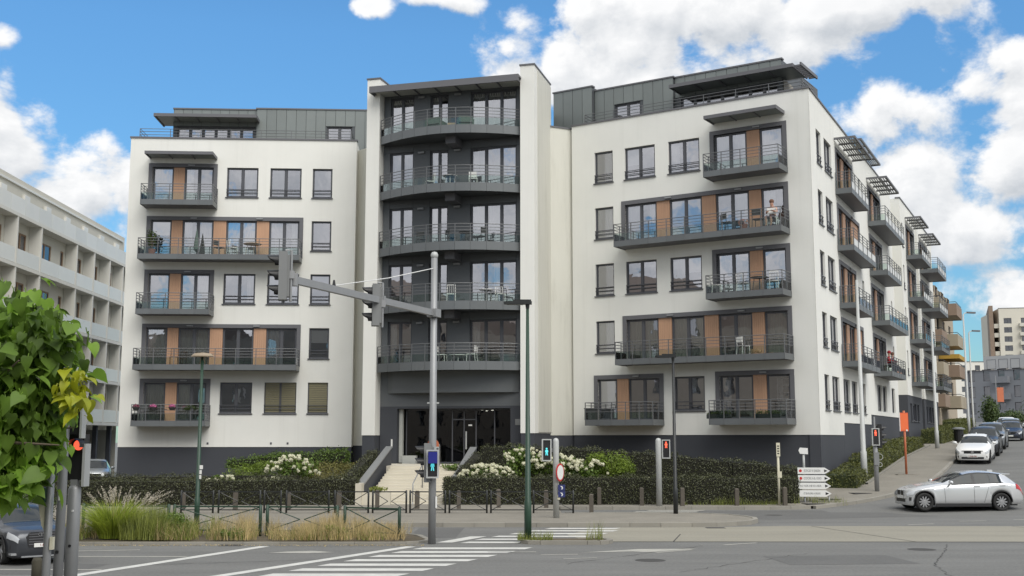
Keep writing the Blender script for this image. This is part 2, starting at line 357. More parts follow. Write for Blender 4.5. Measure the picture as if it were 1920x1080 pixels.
# pavements: raised .12 with kerb stones
def arc(cx, cy, r, a0, a1, n): return [(cx + r * math.cos(rad(a0 + (a1 - a0) * i / n)), cy + r * math.sin(rad(a0 + (a1 - a0) * i / n))) for i in range(n + 1)]
def kerb_run(parent, pts, ztop=.135, w=.16, L=1.0, follow=False):
    # split a polyline into stones
    P = [Vector((p[0], p[1])) for p in pts]; out = []; acc = [P[0]]
    for i in range(len(P) - 1):
        d = P[i + 1] - P[i]; k = max(1, round(d.length / L))
        for j in range(k): acc.append(P[i] + d * ((j + 1) / k))
    for i in range(len(acc) - 1):
        a, c = acc[i], acc[i + 1]; d = c - a; ln = d.length
        if ln < .05: continue
        z0 = gz(a.x, a.y) if follow else 0; z1 = gz(c.x, c.y) if follow else 0
        key = ('kerb', round(ln, 2), round(ztop, 3), w)
        me = proto(key, lambda: MB().box(.006, round(ln, 2) - .006, 0, w, -.2, ztop).mesh('kerb_stone', M_KERB))
        W = T(a.x, a.y, z0) @ Matrix.Rotation(math.atan2(d.y, d.x), 4, 'Z') @ Matrix.Rotation(-math.atan2(z1 - z0, ln), 4, 'Y')
        inst('kerb_stone', me, parent, W)
isl = MB(); tip = arc(5.72, 39.55, 2.45, -90, 90, 12)
isl.prism([(-45, 37.1)] + tip + [(1.8, 42.0), (1.8, 47.9), (-45, 47.9)], -.2, .12)
island = isl.build('pavement', M_PAVE, kind='structure')
kerb_run(island, [(-20, 36.94)] + arc(5.72, 39.55, 2.61, -90, 92, 10))
kerb_run(island, [(5.6, 42.16), (1.9, 42.16)])
foot = MB(); foot.prism([(1.81, 45.9), (10.2, 45.9), (11.8, 46.3), (12.6, 48.0), (12.6, 49.0), (1.81, 49.0)], -.2, .12)
ft = foot.build('pavement', M_PAVE, kind='structure'); kerb_run(ft, [(1.9, 45.75), (10.2, 45.75), (11.9, 46.15)])
# footpath climbing the side street
KU = [-7.1, -5.2, -3.4, -1.6, 1, 3, 8, 60, 300]; KP = [1.0, 2.2, 3.0, 3.5, 4.05, 4.3, 4.4, 4.4, 4.4]
def kp(u): return float(np.interp(u, KU, KP))
sp = MB(); us = list(np.arange(-7.1, 12, .8)) + list(np.arange(12, 150, 4.0))
for i in range(len(us) - 1):
    a, c = us[i], us[i + 1]; q = []
    for uu, pp in ((a, kp(a)), (c, kp(c)), (c, -6 if c <= .1 else -.2), (a, -6 if a <= .1 else -.2)):
        x, y = up2xy(uu, pp); q.append((x, y, prof(uu) + .125))
    sp.face(q)
side_path = sp.build('footpath', M_PAVE, kind='structure')
kerb_run(side_path, [up2xy(u_, kp(u_) + .16) for u_ in list(np.arange(-7.1, 10, 1.0)) + list(np.arange(10, 72, 2.0))], .135, .17, 2.0, True)
# pavement on the far side of the side street
op = MB()
for i in range(len(us) - 1):
    a, c = us[i], us[i + 1]; 
    if a < 6: continue
    op.face([(*up2xy(a, 18), prof(a) + .125), (*up2xy(c, 18), prof(c) + .125), (*up2xy(c, 13.4), prof(c) + .125), (*up2xy(a, 13.4), prof(a) + .125)])
    op.face([(*up2xy(a, 13.4), prof(a) + .125), (*up2xy(c, 13.4), prof(c) + .125), (*up2xy(c, 13.4), prof(c) - .1), (*up2xy(a, 13.4), prof(a) - .1)])
op.build('footpath', M_PAVE, kind='structure')
# planted median strip
med = MB(); med.prism([(-45, 31.12), (-3.2, 31.12)] + arc(-3.2, 32.0, .88, -90, 0, 5)[1:] + [(-2.9, 33.5), (-4.0, 34.6), (-45, 34.9)], -.2, .05)
median = med.build('verge', M_SOIL, kind='structure'); kerb_run(median, [(-20, 30.95), (-3.2, 30.95)] + arc(-3.2, 31.95, 1.0, -90, 0, 4)[1:] + [(-2.6, 33.4), (-3.8, 34.7)], .06)
ilt = MB(); ilt.prism(arc(.75, 31.45, .42, 90, 270, 6) + [(1.9, 31.03)] + arc(2.15, 31.5, .45, -70, 80, 6), -.2, .08)
ilet = ilt.build('verge', M_SOIL, kind='structure'); kerb_run(ilet, arc(.75, 31.45, .55, 90, 270, 5) + [(2.0, 30.9)] + arc(2.15, 31.45, .58, -70, 80, 5), .1)

# ---- road paint
def paint(name, poly, z, mat, parent=None): return sheet(name, poly, z, mat, parent)
zeb = inst('crosswalk', None, None, T(-2, 27, 0), 'structure')
for i in range(10):
    y = 29.85 - .955 * i; x = -2.42 - .445 * i; sk = .22
    ln = 2.85
    paint('stripe', [(x - sk / 2, y - .24), (x - sk / 2 + ln, y - .24), (x + sk / 2 + ln, y + .24), (x + sk / 2, y + .24)], .006, M_PAINT, zeb)
zeb2 = inst('crosswalk', None, None, T(1, 33, 0), 'structure')
for i, (x, ln, y) in enumerate(((-1.3, 1.55, 31.5), (-.95, 2.7, 32.45), (-.5, 2.7, 33.4), (.0, 2.75, 34.35), (.55, 2.6, 35.4), (1.1, 2.2, 36.3))):
    paint('stripe', [(x - .1, y - .23), (x - .1 + ln, y - .23), (x + .12 + ln, y + .23), (x + .12, y + .23)], .009, M_PAINT, zeb2)
paint('stripe', [(-2.05, 31.45), (-1.62, 31.45), (-.72, 33.4), (-1.2, 33.4)], .009, M_PAINT, zeb2)
strip('stop_line', [(-9.6, 22.5), (-6.45, 30.4)], .30, .006, M_PAINT); strip('stop_line', [(-6.85, 22.3), (-2.62, 30.35)], .30, .006, M_PAINT)
for a, c, w in (((-11.6, 29.0), (-9.4, 29.45), .13), ((-10.6, 27.8), (-7.75, 27.8), .14), ((-12, 25.15), (-8.8, 25.05), .14), ((3.55, 28.75), (4.55, 29.5), .12),
                ((5.6, 30.8), (6.6, 31.4), .12), ((.7, 28.2), (1.6, 28.35), .10), ((1.2, 27.3), (2.0, 27.5), .09), ((12.9, 37.85), (13.9, 38.3), .12), ((15.2, 39.5), (16.2, 39.7), .12), ((17.4, 40.3), (18.8, 40.4), .12), ((-.6, 28.9), (.6, 28.95), .10)):
    strip('lane_mark', [a, c], w, .006, M_WORN)
paint('arrow_mark', [(1.7, 28.75), (3.0, 29.05), (3.4, 28.85), (4.75, 29.75), (3.2, 29.65), (2.8, 29.4)], .006, M_WORN)
paint('arrow_mark', [(-6.0, 28.7), (-5.0, 28.6), (-4.4, 28.85), (-5.0, 29.2), (-5.6, 29.0)], .006, M_WORN)
paint('worn_patch', [(-9.2, 23.4), (-3.9, 24.0), (-4.3, 24.6), (-5.6, 24.7)], .0055, M_WORN) if False else None
far = inst('crosswalk', None, None, T(5, 44, 0), 'structure')
for x, ln, y in ((3.4, 2.6, 42.55), (4.0, 2.6, 43.5), (4.6, 2.4, 44.45), (5.2, 2.2, 45.3)): paint('stripe', [(x, y - .22), (x + ln, y - .22), (x + ln + .2, y + .22), (x + .2, y + .22)], .009, M_WORN, far)
for k in range(9):
    a = 10 + 8 * k; x0, y0 = up2xy(a, 9.2); x1, y1 = up2xy(a + 2.6, 9.2); b = MB(); nx_, ny_ = SDY * .07, -SDX * .07
    b.face([(x0 - nx_, y0 - ny_, gz(x0, y0) + .02), (x1 - nx_, y1 - ny_, gz(x1, y1) + .02), (x1 + nx_, y1 + ny_, gz(x1, y1) + .02), (x0 + nx_, y0 + ny_, gz(x0, y0) + .02)][::-1]); b.build('lane_mark', M_WORN, kind='structure')
x0, y0 = up2xy(-4.0, 5.0); x1, y1 = up2xy(-1.5, 5.6)
b = MB(); b.face([(x0, y0, gz(x0, y0) + .012), (x0 + .2, y0 - .12, gz(x0 + .2, y0 - .12) + .012), (x1 + .2, y1 - .12, gz(x1 + .2, y1 - .12) + .012), (x1, y1, gz(x1, y1) + .012)]); b.build('lane_mark', M_PAINT, kind='structure')
# manhole covers
for x, y, z in ((13.2, 48.2, None), (15.0, 49.9, None), (12.2, 46.9, None)):
    u_, p_ = xy2up(x, y); b = MB(); b.box(-.4, .4, -.3, .3, -.02, .012); b.build('manhole_cover', M_JOINT, None, T(x, y, prof(u_) + .128) @ RZ(10), kind='structure')
# ================================================================== the apartment building
AB = thing('apartment_building', 'large white rendered apartment complex with dark curved balcony tower and projecting balconies', 'building', T(-2, 60, 0))
FL = FR((-21.3, 62.2), 3.2); FRt = FR((3.22, 59.93), -32.2); FS = FR(SO, SA); FT = FR((-6.6, 58.6), -15.4)
def zf(k): return 3.4 + 3.0 * (k - 1)

def wall_faces(mb, u0, u1, z0, z1, holes, reveal=.22, room=1.7, m=0, mr=1, mrev=None, y=0):
    us = sorted({u0, u1, *[h[0] for h in holes], *[h[2] for h in holes]}); zs = sorted({z0, z1, *[h[1] for h in holes], *[h[3] for h in holes]})
    us = [a for a in us if u0 <= a <= u1]; zs = [a for a in zs if z0 <= a <= z1]
    for i in range(len(us) - 1):
        run = None
        for j in range(len(zs) - 1):
            cu, cz = (us[i] + us[i + 1]) / 2, (zs[j] + zs[j + 1]) / 2
            if not any(h[0] < cu < h[2] and h[1] < cz < h[3] for h in holes):
                mb.face([(us[i], y, zs[j]), (us[i + 1], y, zs[j]), (us[i + 1], y, zs[j + 1]), (us[i], y, zs[j + 1])], m)
    r = y + reveal; q = r + room; mv = m if mrev is None else mrev
    for a, c, e, f_ in holes:
        mb.face([(a, y, c), (a, r, c), (e, r, c), (e, y, c)][::-1], mv); mb.face([(a, y, f_), (e, y, f_), (e, r, f_), (a, r, f_)][::-1], mv)
        mb.face([(a, y, c), (a, y, f_), (a, r, f_), (a, r, c)][::-1], mv); mb.face([(e, y, c), (e, r, c), (e, r, f_), (e, y, f_)][::-1], mv)
        A, C, E_, F_ = a - .25, c - .1, e + .25, f_ + .1
        mb.face([(A, q, C), (E_, q, C), (E_, q, F_), (A, q, F_)], mr)
        mb.face([(A, r, C), (E_, r, C), (E_, q, C), (A, q, C)], mr); mb.face([(A, r, F_), (E_, r, F_), (E_, q, F_), (A, q, F_)], mr)
        mb.face([(A, r, C), (A, q, C), (A, q, F_), (A, r, F_)], mr); mb.face([(E_, r, C), (E_, q, C), (E_, q, F_), (E_, r, F_)], mr)

def frame_mesh(w, h, cols, mat, fw=.06):
    b = MB(); xs_ = [0]; 
    b.box(0, fw, .10, .19, 0, h); b.box(w - fw, w, .10, .19, 0, h); b.box(fw, w - fw, .10, .19, 0, fw); b.box(fw, w - fw, .10, .19, h - fw, h)
    for i in range(1, cols):
        c = w * i / cols; b.box(c - .055, c + .055, .105, .185, fw, h - fw)
    for i in range(cols):                       # sash profile
        a = w * i / cols + (fw if i == 0 else .055); e = w * (i + 1) / cols - (fw if i == cols - 1 else .055)
        for q in ((a, a + .035, fw, h - fw), (e - .035, e, fw, h - fw), (a + .035, e - .035, fw, fw + .035), (a + .035, e - .035, h - fw - .035, h - fw)): b.box(q[0], q[1], .125, .165, q[2], q[3])
    return b.mesh('window', mat)
def wavy(w, h, amp=.025, per=.13):
    b = MB(); n = max(4, int(w / per * 4)); 
    for i in range(n + 1): 
        y = amp * math.sin(i * math.pi / 2); b.v += [(w * i / n, y, 0), (w * i / n, y, h)]
    for i in range(n): b.f.append((2 * i, 2 * i + 2, 2 * i + 3, 2 * i + 1)); b.m.append(0)
    return b
def slats(w, h, pitch=.10):
    b = MB(); z = .02
    while z < h - .04: b.box(0, w, 0, .02, z, z + pitch * .82, X=T(0, 0, 0)); z += pitch
    return b
def pane_mesh(w, h, m): return MB().face([(0, .145, 0), (w, .145, 0), (w, .145, h), (0, .145, h)]).mesh('pane', m)
def add_window(root, F, u, z, w, h, cols=2, sill=True, rail=True, cover='', name='window', y=0, gmat=None, fmat=None, fk=''):
    w = round(w, 2); h = round(h, 2); W = F @ T(u, y, z); fmat = fmat or M_FRAME; gmat = gmat or M_GLASS
    wo = inst(name, proto(('wf', w, h, cols, fmat.name), lambda: frame_mesh(w, h, cols, fmat)), root, W)
    cw = w / cols
    for i in range(cols): inst('pane', proto(('pn', round(cw, 3), h, gmat.name), lambda: pane_mesh(round(cw, 3) - .06, h - .06, gmat)), wo, W @ T(i * cw + .03, 0, .03))
    if sill: inst('sill', proto(('sl', w), lambda: MB().box(-.05, w + .05, -.07, .12, -.055, -.004).mesh('sill', M_FRAME)), wo, W)
    if rail:
        def rm():
            b = MB()
            for zz in (.24, .42): b.box(0, w, -.02, .015, zz, zz + .035)
            for i in range(cols + 1): x = min(max(w * i / cols, .02), w - .02); b.box(x - .015, x + .015, .016, .045, .02, .46)
            return b.mesh('guard_rail', M_FRAME)
        inst('guard_rail', proto(('gr', w, cols), rm), wo, W)
    for i, c in enumerate(cover):               # one letter per sash
        x = i * cw
        if c == 'c': inst('curtain', proto(('cu', round(cw, 2), h), lambda: wavy(cw - .1, h - .08).mesh('curtain', M_CURT)), wo, W @ T(x + .05, .30, .04))
        if c == 'h': inst('curtain', proto(('cuh', round(cw, 2), h), lambda: wavy(cw * .5, h - .08).mesh('curtain', M_CURT)), wo, W @ T(x + (.05 if i == 0 else cw * .45), .30, .04))
        if c == 'g': inst('curtain', proto(('cg', round(cw, 2), h), lambda: wavy(cw - .1, h - .08).mesh('curtain', M_CURTG)), wo, W @ T(x + .05, .30, .04))
        if c == 'b': inst('blind', proto(('bl', round(cw, 2), h), lambda: slats(cw - .12, h - .1).mesh('blind', M_BLIND)), wo, W @ T(x + .06, .09, .05))
        if c == 'r': inst('blind', proto(('br', round(cw, 2), h), lambda: slats(cw - .12, h - .1, .06).mesh('blind', M_BLINDG)), wo, W @ T(x + .06, .21, .05))
        if c == 'p': ph = h * (.38 + .07 * ((int(u * 7) + int(z)) % 4)); inst('blind', MB().box(0, cw - .12, 0, .008, h - .1 - ph, h - .1).mesh('blind', M_CURT), wo, W @ T(x + .06, .22, .05))
        if c == 'w': inst('blind', proto(('bw', round(cw, 2), h), lambda: MB().box(0, cw - .12, 0, .008, 0, h - .1).mesh('blind', M_CURT)), wo, W @ T(x + .06, .22, .05))
    return wo
def wood_panel(root, F, u, w, z, h):
    w = round(w, 2)
    def mk():
        b = MB(); n = max(3, round(w / .105)); s = w / n
        for i in range(n): b.box(i * s + .003, (i + 1) * s - .003, .04, .09, 0, h)
        b.box(0, w, .07, .20, .01, h - .01); return b.mesh('wood_panel', M_WOOD)
    inst('wood_panel', proto(('wp', w, round(h, 2)), mk), root, F @ T(u, 0, z))
def bay(root, F, u0, u1, z, segs, covers, lights=1):
    bw = .21; h = 2.62
    b = MB(); W_ = u1 - u0
    b.box(0, bw, -.045, .14, .30, h); b.box(W_ - bw, W_, -.045, .14, .30, h); b.box(bw, W_ - bw, -.045, .14, h - bw, h)
    fr = b.build('bay_surround', M_SURR, root, F @ T(u0, 0, z))
    for i in range(lights):
        uu = W_ * (.62 if lights == 1 else (.30 + .42 * i))
        MB().box(uu - .17, uu + .17, -.13, -.046, h - .14, h - .07).build('wall_lamp', M_STEEL, fr, F @ T(u0, 0, z))
    ci = 0
    for k, a, c in segs:
        if k == 'w': wood_panel(root, F, a, c - a, z + .33, h - bw - .33)
        else:
            add_window(root, F, a, z + .33, c - a, h - bw - .33, 2 if k == 'd' else 1, False, False, covers[ci % len(covers)], 'french_window'); ci += 1
    return (u0 + bw, z + .30, u1 - bw, z + h - bw)
def balcony(root, F, u0, u1, z, dep=1.3, n=None, panelmat=None, solid=False, y0=0):
    W_ = round(u1 - u0, 2); n = n or max(3, round(W_ / 1.15)); seg = W_ / n; W = F @ T(u0, y0, z)
    s = MB().prism([(.05, -dep + .05), (W_ - .05, -dep + .05), (W_ - .05, 0), (.05, 0)], .06, .30)
    s.box(.03, W_ - .03, -dep + .03, -.001, .30, .325)
    bo = inst('balcony', s.mesh('balcony', [M_SURR]), root, W)
    fp = proto(('fp', round(seg, 3)), lambda: MB().box(.004, round(seg, 3) - .004, -.04, .0, .03, .30).mesh('fascia_panel', M_FASC))
    for i in range(n): inst('fascia_panel', fp, bo, W @ T(i * seg, -dep + .045, 0))
    fs = proto(('fps', dep), lambda: MB().box(-.04, 0, -dep + .05, -.01, .03, .30).mesh('fascia_panel', M_FASC))
    inst('fascia_panel', fs, bo, W @ T(.045, 0, 0)); inst('fascia_panel', fs, bo, W @ T(W_ + .0, 0, 0) if False else W @ T(W_ - .005, 0, 0))
    def rl():
        b = MB(); H_ = 1.19
        for i in range(n + 1):
            x = min(max(i * seg, .03), W_ - .03); b.box(x - .018, x + .018, -dep - .005, -dep + .035, .05, H_)
        for x in (.03, W_ - .03): b.box(x - .018, x + .018, -.06, -.02, .30, H_); b.box(x - .018, x + .018, -dep * .5 - .02, -dep * .5 + .02, .30, H_)
        for j, zz in enumerate((.72, .88, 1.03, 1.18)):
            r = .02 if j == 3 else .014
            b.tube([(.02, -dep + .01, zz), (W_ - .02, -dep + .01, zz)], r, 6)
            for x in (.03, W_ - .03): b.tube([(x, -dep + .01, zz), (x, -.02, zz)], r, 6)
        return b.mesh('railing', M_RAIL)
    inst('railing', proto(('rl', W_, n, dep), rl), bo, W)
    pm_ = panelmat or M_RGLASS
    gp = proto(('gp', round(seg, 3), pm_.name), lambda: MB().box(.03, seg - .03, -.004, .004, .335, .69).mesh('glass_panel', pm_))
    for i in range(n): inst('glass_panel', gp, bo, W @ T(i * seg, -dep + .03, 0))
    gs = proto(('gs', dep), lambda: MB().box(-.004, .004, -dep + .04, -.06, .335, .69).mesh('glass_panel', M_RGLASS))
    for x in (.03, W_ - .03): inst('glass_panel', gs, bo, W @ T(x, 0, 0))
    return bo
def canopy(root, F, u0, u1, z, dep=1.2, n=3, y=0):
    W = F @ T(u0, y, z); W_ = u1 - u0; b = MB()
    b.box(0, W_, -dep, -dep + .06, 0, .17); b.box(0, .06, -dep + .06, 0, 0, .17); b.box(W_ - .06, W_, -dep + .06, 0, 0, .17); b.box(.06, W_ - .06, -dep + .06, 0, .12, .17)
    for i in range(1, n): b.box(W_ * i / n - .025, W_ * i / n + .025, -dep + .06, 0, .02, .119)
    c = b.build('canopy', M_SURR, root, W)
    pmh = MB().box(.03, W_ / n - .03, -dep + .07, -.01, .06, .075).mesh('canopy_panel', M_ZINC)
    for i in range(n): inst('canopy_panel', pmh, c, W @ T(i * W_ / n, 0, 0))
    return c

# ------------------------------------------------ left wing
holesL = []
UP = ['cc', 'ch', 'hc', 'cc', 'hh', 'rc', 'c', '']
for k in range(1, 6):
    z = zf(k)
    if k in (1, 3, 5):
        cv = {1: ['g', 'g'], 3: ['', ' c'], 5: ['c', 'h ']}[k]
        holesL.append(bay(AB, FL, 1.05, 4.84, z, [('s', 1.27, 2.42), ('w', 2.42, 3.02), ('d', 3.03, 4.62)], cv))
        balcony(AB, FL, .98, 4.90, z, 1.3, 5)
        wc = {1: ['  ', 'bb', 'b'], 3: [' h', 'pc', 'p'], 5: ['rc', 'r ', 'r']}[k]
        for (a, c, q), cvr in zip(((5.36, 7.1, 2), (7.76, 9.5, 2), (10.12, 11.22, 1)), wc):
            holesL.append((a, z + .75, c, z + 2.43)); add_window(AB, FL, a, z + .75, c - a, 1.68, q, cover=cvr)
    else:
        cv = {2: ['g', 'gg', '  ', 'c '], 4: ['p', 'hc', 'cc', 'ch']}[k]
        holesL.append(bay(AB, FL, 1.05, 9.66, z, [('s', 1.27, 2.41), ('w', 2.41, 3.0), ('d', 3.01, 4.70), ('w', 4.71, 5.40), ('d', 5.41, 7.08), ('w', 7.09, 7.77), ('d', 7.78, 9.44)], cv, 2))
        balcony(AB, FL, .95, 9.64, z, 1.3, 8)
        holesL.append((10.12, z + .75, 11.22, z + 2.43)); add_window(AB, FL, 10.12, z + .75, 1.10, 1.68, 1, cover={2: 'p', 4: ''}[k])
canopy(AB, FL, 1.1, 4.80, zf(5) + 2.86, 1.25)
def wing(F, W_, ztop, zpl, holes, depth, name='wall', right=True, left=True, u0=0, y=0, pl0=-.3, zpls=None, mw=None):
    mw = mw or M_WHITE
    b = MB(); wall_faces(b, u0, W_, zpl, ztop, holes, y=y)
    if left: b.face([(u0, y, zpl), (u0, y, ztop), (u0, y + depth, ztop), (u0, y + depth, zpl)], 0)
    if right: b.face([(W_, y, zpl), (W_, y + depth, zpl), (W_, y + depth, ztop), (W_, y, ztop)], 0)
    b.face([(u0, y + depth, zpl), (W_, y + depth, zpl), (W_, y + depth, ztop), (u0, y + depth, ztop)][::-1], 0)
    b.face([(u0, y, ztop - .25), (W_, y, ztop - .25), (W_, y + depth, ztop - .25), (u0, y + depth, ztop - .25)], 1)
    wo = b.build(name, [mw, M_ROOM], AB, F)
    MB().box(u0 - .05, W_ + .05, y - .05, y + .32, ztop, ztop + .09).build('coping', M_SURR, wo, F)
    MB().box(u0 + .01, W_ - .01, y + .03, y + depth - .03, pl0, zpl).build('plinth', M_PLINTH, AB, F) if zpls is None else None
    return wo
wing(FL, 12.55, 19.45, 2.33, holesL, 12)
# small vents along the foot of the wall
for u_ in (4.75, 8.15, 9.05): MB().box(u_, u_ + .1, -.02, .02, 2.47, 2.58).build('vent', M_FRAME, AB, FL)

# ------------------------------------------------ right wing, street front
holesR = []
for k in range(1, 6):
    z = zf(k)
    if k == 1:
        holesR.append(bay(AB, FRt, 1.23, 5.15, z, [('s', 1.45, 2.53), ('w', 2.54, 3.18), ('d', 3.19, 4.93)], ['w', '  '])); balcony(AB, FRt, 1.36, 5.17, z, 1.3, 5)
        holesR.append((5.73, z + .75, 7.34, z + 2.43)); add_window(AB, FRt, 5.73, z + .75, 1.61, 1.68, 2, cover=' r')
        holesR.append(bay(AB, FRt, 7.91, 11.85, z, [('d', 8.13, 9.80), ('w', 9.81, 10.46), ('s', 10.47, 11.63)], ['h ', ''])); balcony(AB, FRt, 8.05, 11.88, z, 1.3, 5)
        continue
    holesR.append((1.37, z + .75, 2.45, z + 2.43)); add_window(AB, FRt, 1.37, z + .75, 1.08, 1.68, 1, cover={2: 'g', 3: '', 4: 'c', 5: ''}[k])
    if k in (3, 5):
        for (a, c), cv in zip(((3.15, 4.88), (5.63, 7.33)), {3: ['  ', 'gp'], 5: ['p ', 'h ']}[k]):
            holesR.append((a, z + .75, c, z + 2.43)); add_window(AB, FRt, a, z + .75, c - a, 1.68, 2, cover=cv)
        holesR.append(bay(AB, FRt, 7.9, 11.85, z, [('d', 8.12, 9.80), ('w', 9.81, 10.46), ('s', 10.47, 11.63)], {3: ['  ', ''], 5: ['cc', 'c']}[k])); balcony(AB, FRt, 8.03, 11.87, z, 1.3, 4)
    else:
        holesR.append(bay(AB, FRt, 2.93, 11.84, z, [('d', 3.15, 4.90), ('w', 4.91, 5.62), ('d', 5.63, 7.38), ('w', 7.39, 8.12), ('d', 8.13, 9.84), ('w', 9.85, 10.46), ('s', 10.47, 11.62)], {2: ['gg', 'gg', ' g', 'g'], 4: ['ch', 'pp', ' c', 'h']}[k], 2)); balcony(AB, FRt, 3.10, 11.88, z, 1.3, 9)
canopy(AB, FRt, 8.1, 11.78, zf(5) + 2.95, 1.25)
b = MB(); wall_faces(b, 0, 13.0, 2.96, 19.45, holesR); b.face([(0, 0, 2.96), (0, 0, 19.45), (0, 10, 19.45), (0, 10, 2.96)])
wr = b.build('wall', [M_WHITE, M_ROOM], AB, FRt)
MB().box(-.05, 13.04, -.05, .3, 19.45, 19.54).build('coping', M_SURR, wr, FRt)
MB().box(.01, 12.98, .03, .4, -.3, 2.96).build('plinth', M_PLINTH, AB, FRt)
# roof over the corner wing
c1 = FS @ Vector((26, .1, 0)); c2 = FS @ Vector((26, 14, 0)); c0 = FRt @ Vector((0, .1, 0)); c3 = FRt @ Vector((0, 14, 0)); cs = FS @ Vector((.1, .1, 0))
MB().prism([(c0.x, c0.y), (cs.x, cs.y), (c1.x, c1.y), (c2.x, c2.y), (c3.x, c3.y)], 19.1, 19.2).build('roof', M_ZINCD, AB)

# ------------------------------------------------ side-street front
def louvre(root, F, u0, u1, z, dep=1.25, y=0):
    W = F @ T(u0, y, z); W_ = u1 - u0; b = MB()
    b.box(0, W_, -dep, -dep + .06, 0, .12); b.box(0, .05, -dep + .06, 0, 0, .12); b.box(W_ - .05, W_, -dep + .06, 0, 0, .12)
    n = 4
    for i in range(1, n): b.box(W_ * i / n - .03, W_ * i / n + .03, -dep + .06, 0, .01, .12)
    c = b.build('louvre_canopy', M_SURR, root, W)
    sm = MB()
    sm.box(.05, W_ - .05, -.05, .05, -.012, .012, X=RX(30)); me = sm.mesh('slat', M_SOFFIT)
    for i in range(8): inst('slat', me, c, W @ T(0, -dep + .14 + i * (dep - .15) / 8, .07))
    return c
M_SIDEPAN = pm('white_balcony_panel', (.68, .68, .66), .4, var=.05)
holesS = []; zb = {1: 3.4}
for k in range(1, 6):
    z = zf(k)
    for a, c in ((1.42, 2.57), (3.35, 5.2)): holesS.append((a, z + .75, c, z + 2.43)); add_window(AB, FS, a, z + .75, c - a, 1.68, 1 if c - a < 1.3 else 2, cover='g' if k % 2 else 'rr')
    if k == 1:
        for a, c in ((6.3, 8.1), (8.7, 10.3), (11.4, 13.0)): holesS.append((a, z + .75, c, z + 2.43)); add_window(AB, FS, a, z + .75, c - a, 1.68, 2, cover='rr')
        for a, c in ((17.2, 19.0), (19.2, 20.9), (23.0, 24.4)): holesS.append((a, z + 1.0, c, z + 2.6)); add_window(AB, FS, a, z + 1.0, c - a, 1.6, 2, False, False, 'rr')
        continue
    e1 = 12.9 if k in (2, 4) else 11.2
    holesS.append(bay(AB, FS, 6.25, e1, z, [('d', 6.47, 8.1), ('w', 8.11, 8.9), ('d', 8.91, 10.6)] + ([('w', 10.61, e1 - .22)] if e1 > 12 else [('w', 10.61, 10.98)]), ['g ', ' c']))
    balcony(AB, FS, 6.0, e1 + .2, z, .85, 5, M_SIDEPAN if k > 3 else None)
    e2 = 24.2 if k in (3, 5) else 22.0
    holesS.append(bay(AB, FS, 16.3, 21.2, z, [('d', 16.52, 18.2), ('w', 18.21, 18.9), ('d', 18.91, 20.98)], [' c', 'g ']))
    balcony(AB, FS, 16.1, e2, z, 1.05, 6, M_SIDEPAN if k > 3 else None)
    if e1 < 12: holesS.append((13.3, z + 1.2, 14.0, z + 2.4)); add_window(AB, FS, 13.3, z + 1.2, .7, 1.2, 1, False, False)
    holesS.append((24.4, z + 1.2, 25.0, z + 2.4)); add_window(AB, FS, 24.4, z + 1.2, .6, 1.2, 1, False, False)
louvre(AB, FS, 6.1, 11.5, 18.35, 1.1); louvre(AB, FS, 16.2, 21.4, 18.3, 1.2); louvre(AB, FS, 12.6, 19.6, 19.85, .95, .55)
b = MB()
for (a, c, zp) in ((.0, 6.1, 2.96), (6.1, 14.6, 3.58), (14.6, 26, 4.15)): wall_faces(b, a, c, zp, 19.45, [h for h in holesS if a <= h[0] and h[2] <= c])
b.face([(26, 0, 4.15), (26, 3, 4.15), (26, 3, 19.45), (26, 0, 19.45)])
ws = b.build('wall', [M_WHITE, M_ROOM], AB, FS); MB().box(-.04, 26.04, -.05, .3, 19.45, 19.54).build('coping', M_SURR, ws, FS)
for (a, c, zp) in ((.02, 6.08, 2.96), (6.1, 14.58, 3.58), (14.6, 25.98, 4.15)): MB().box(a, c, .03, .5, -.3, zp).build('plinth', M_PLINTH, AB, FS)
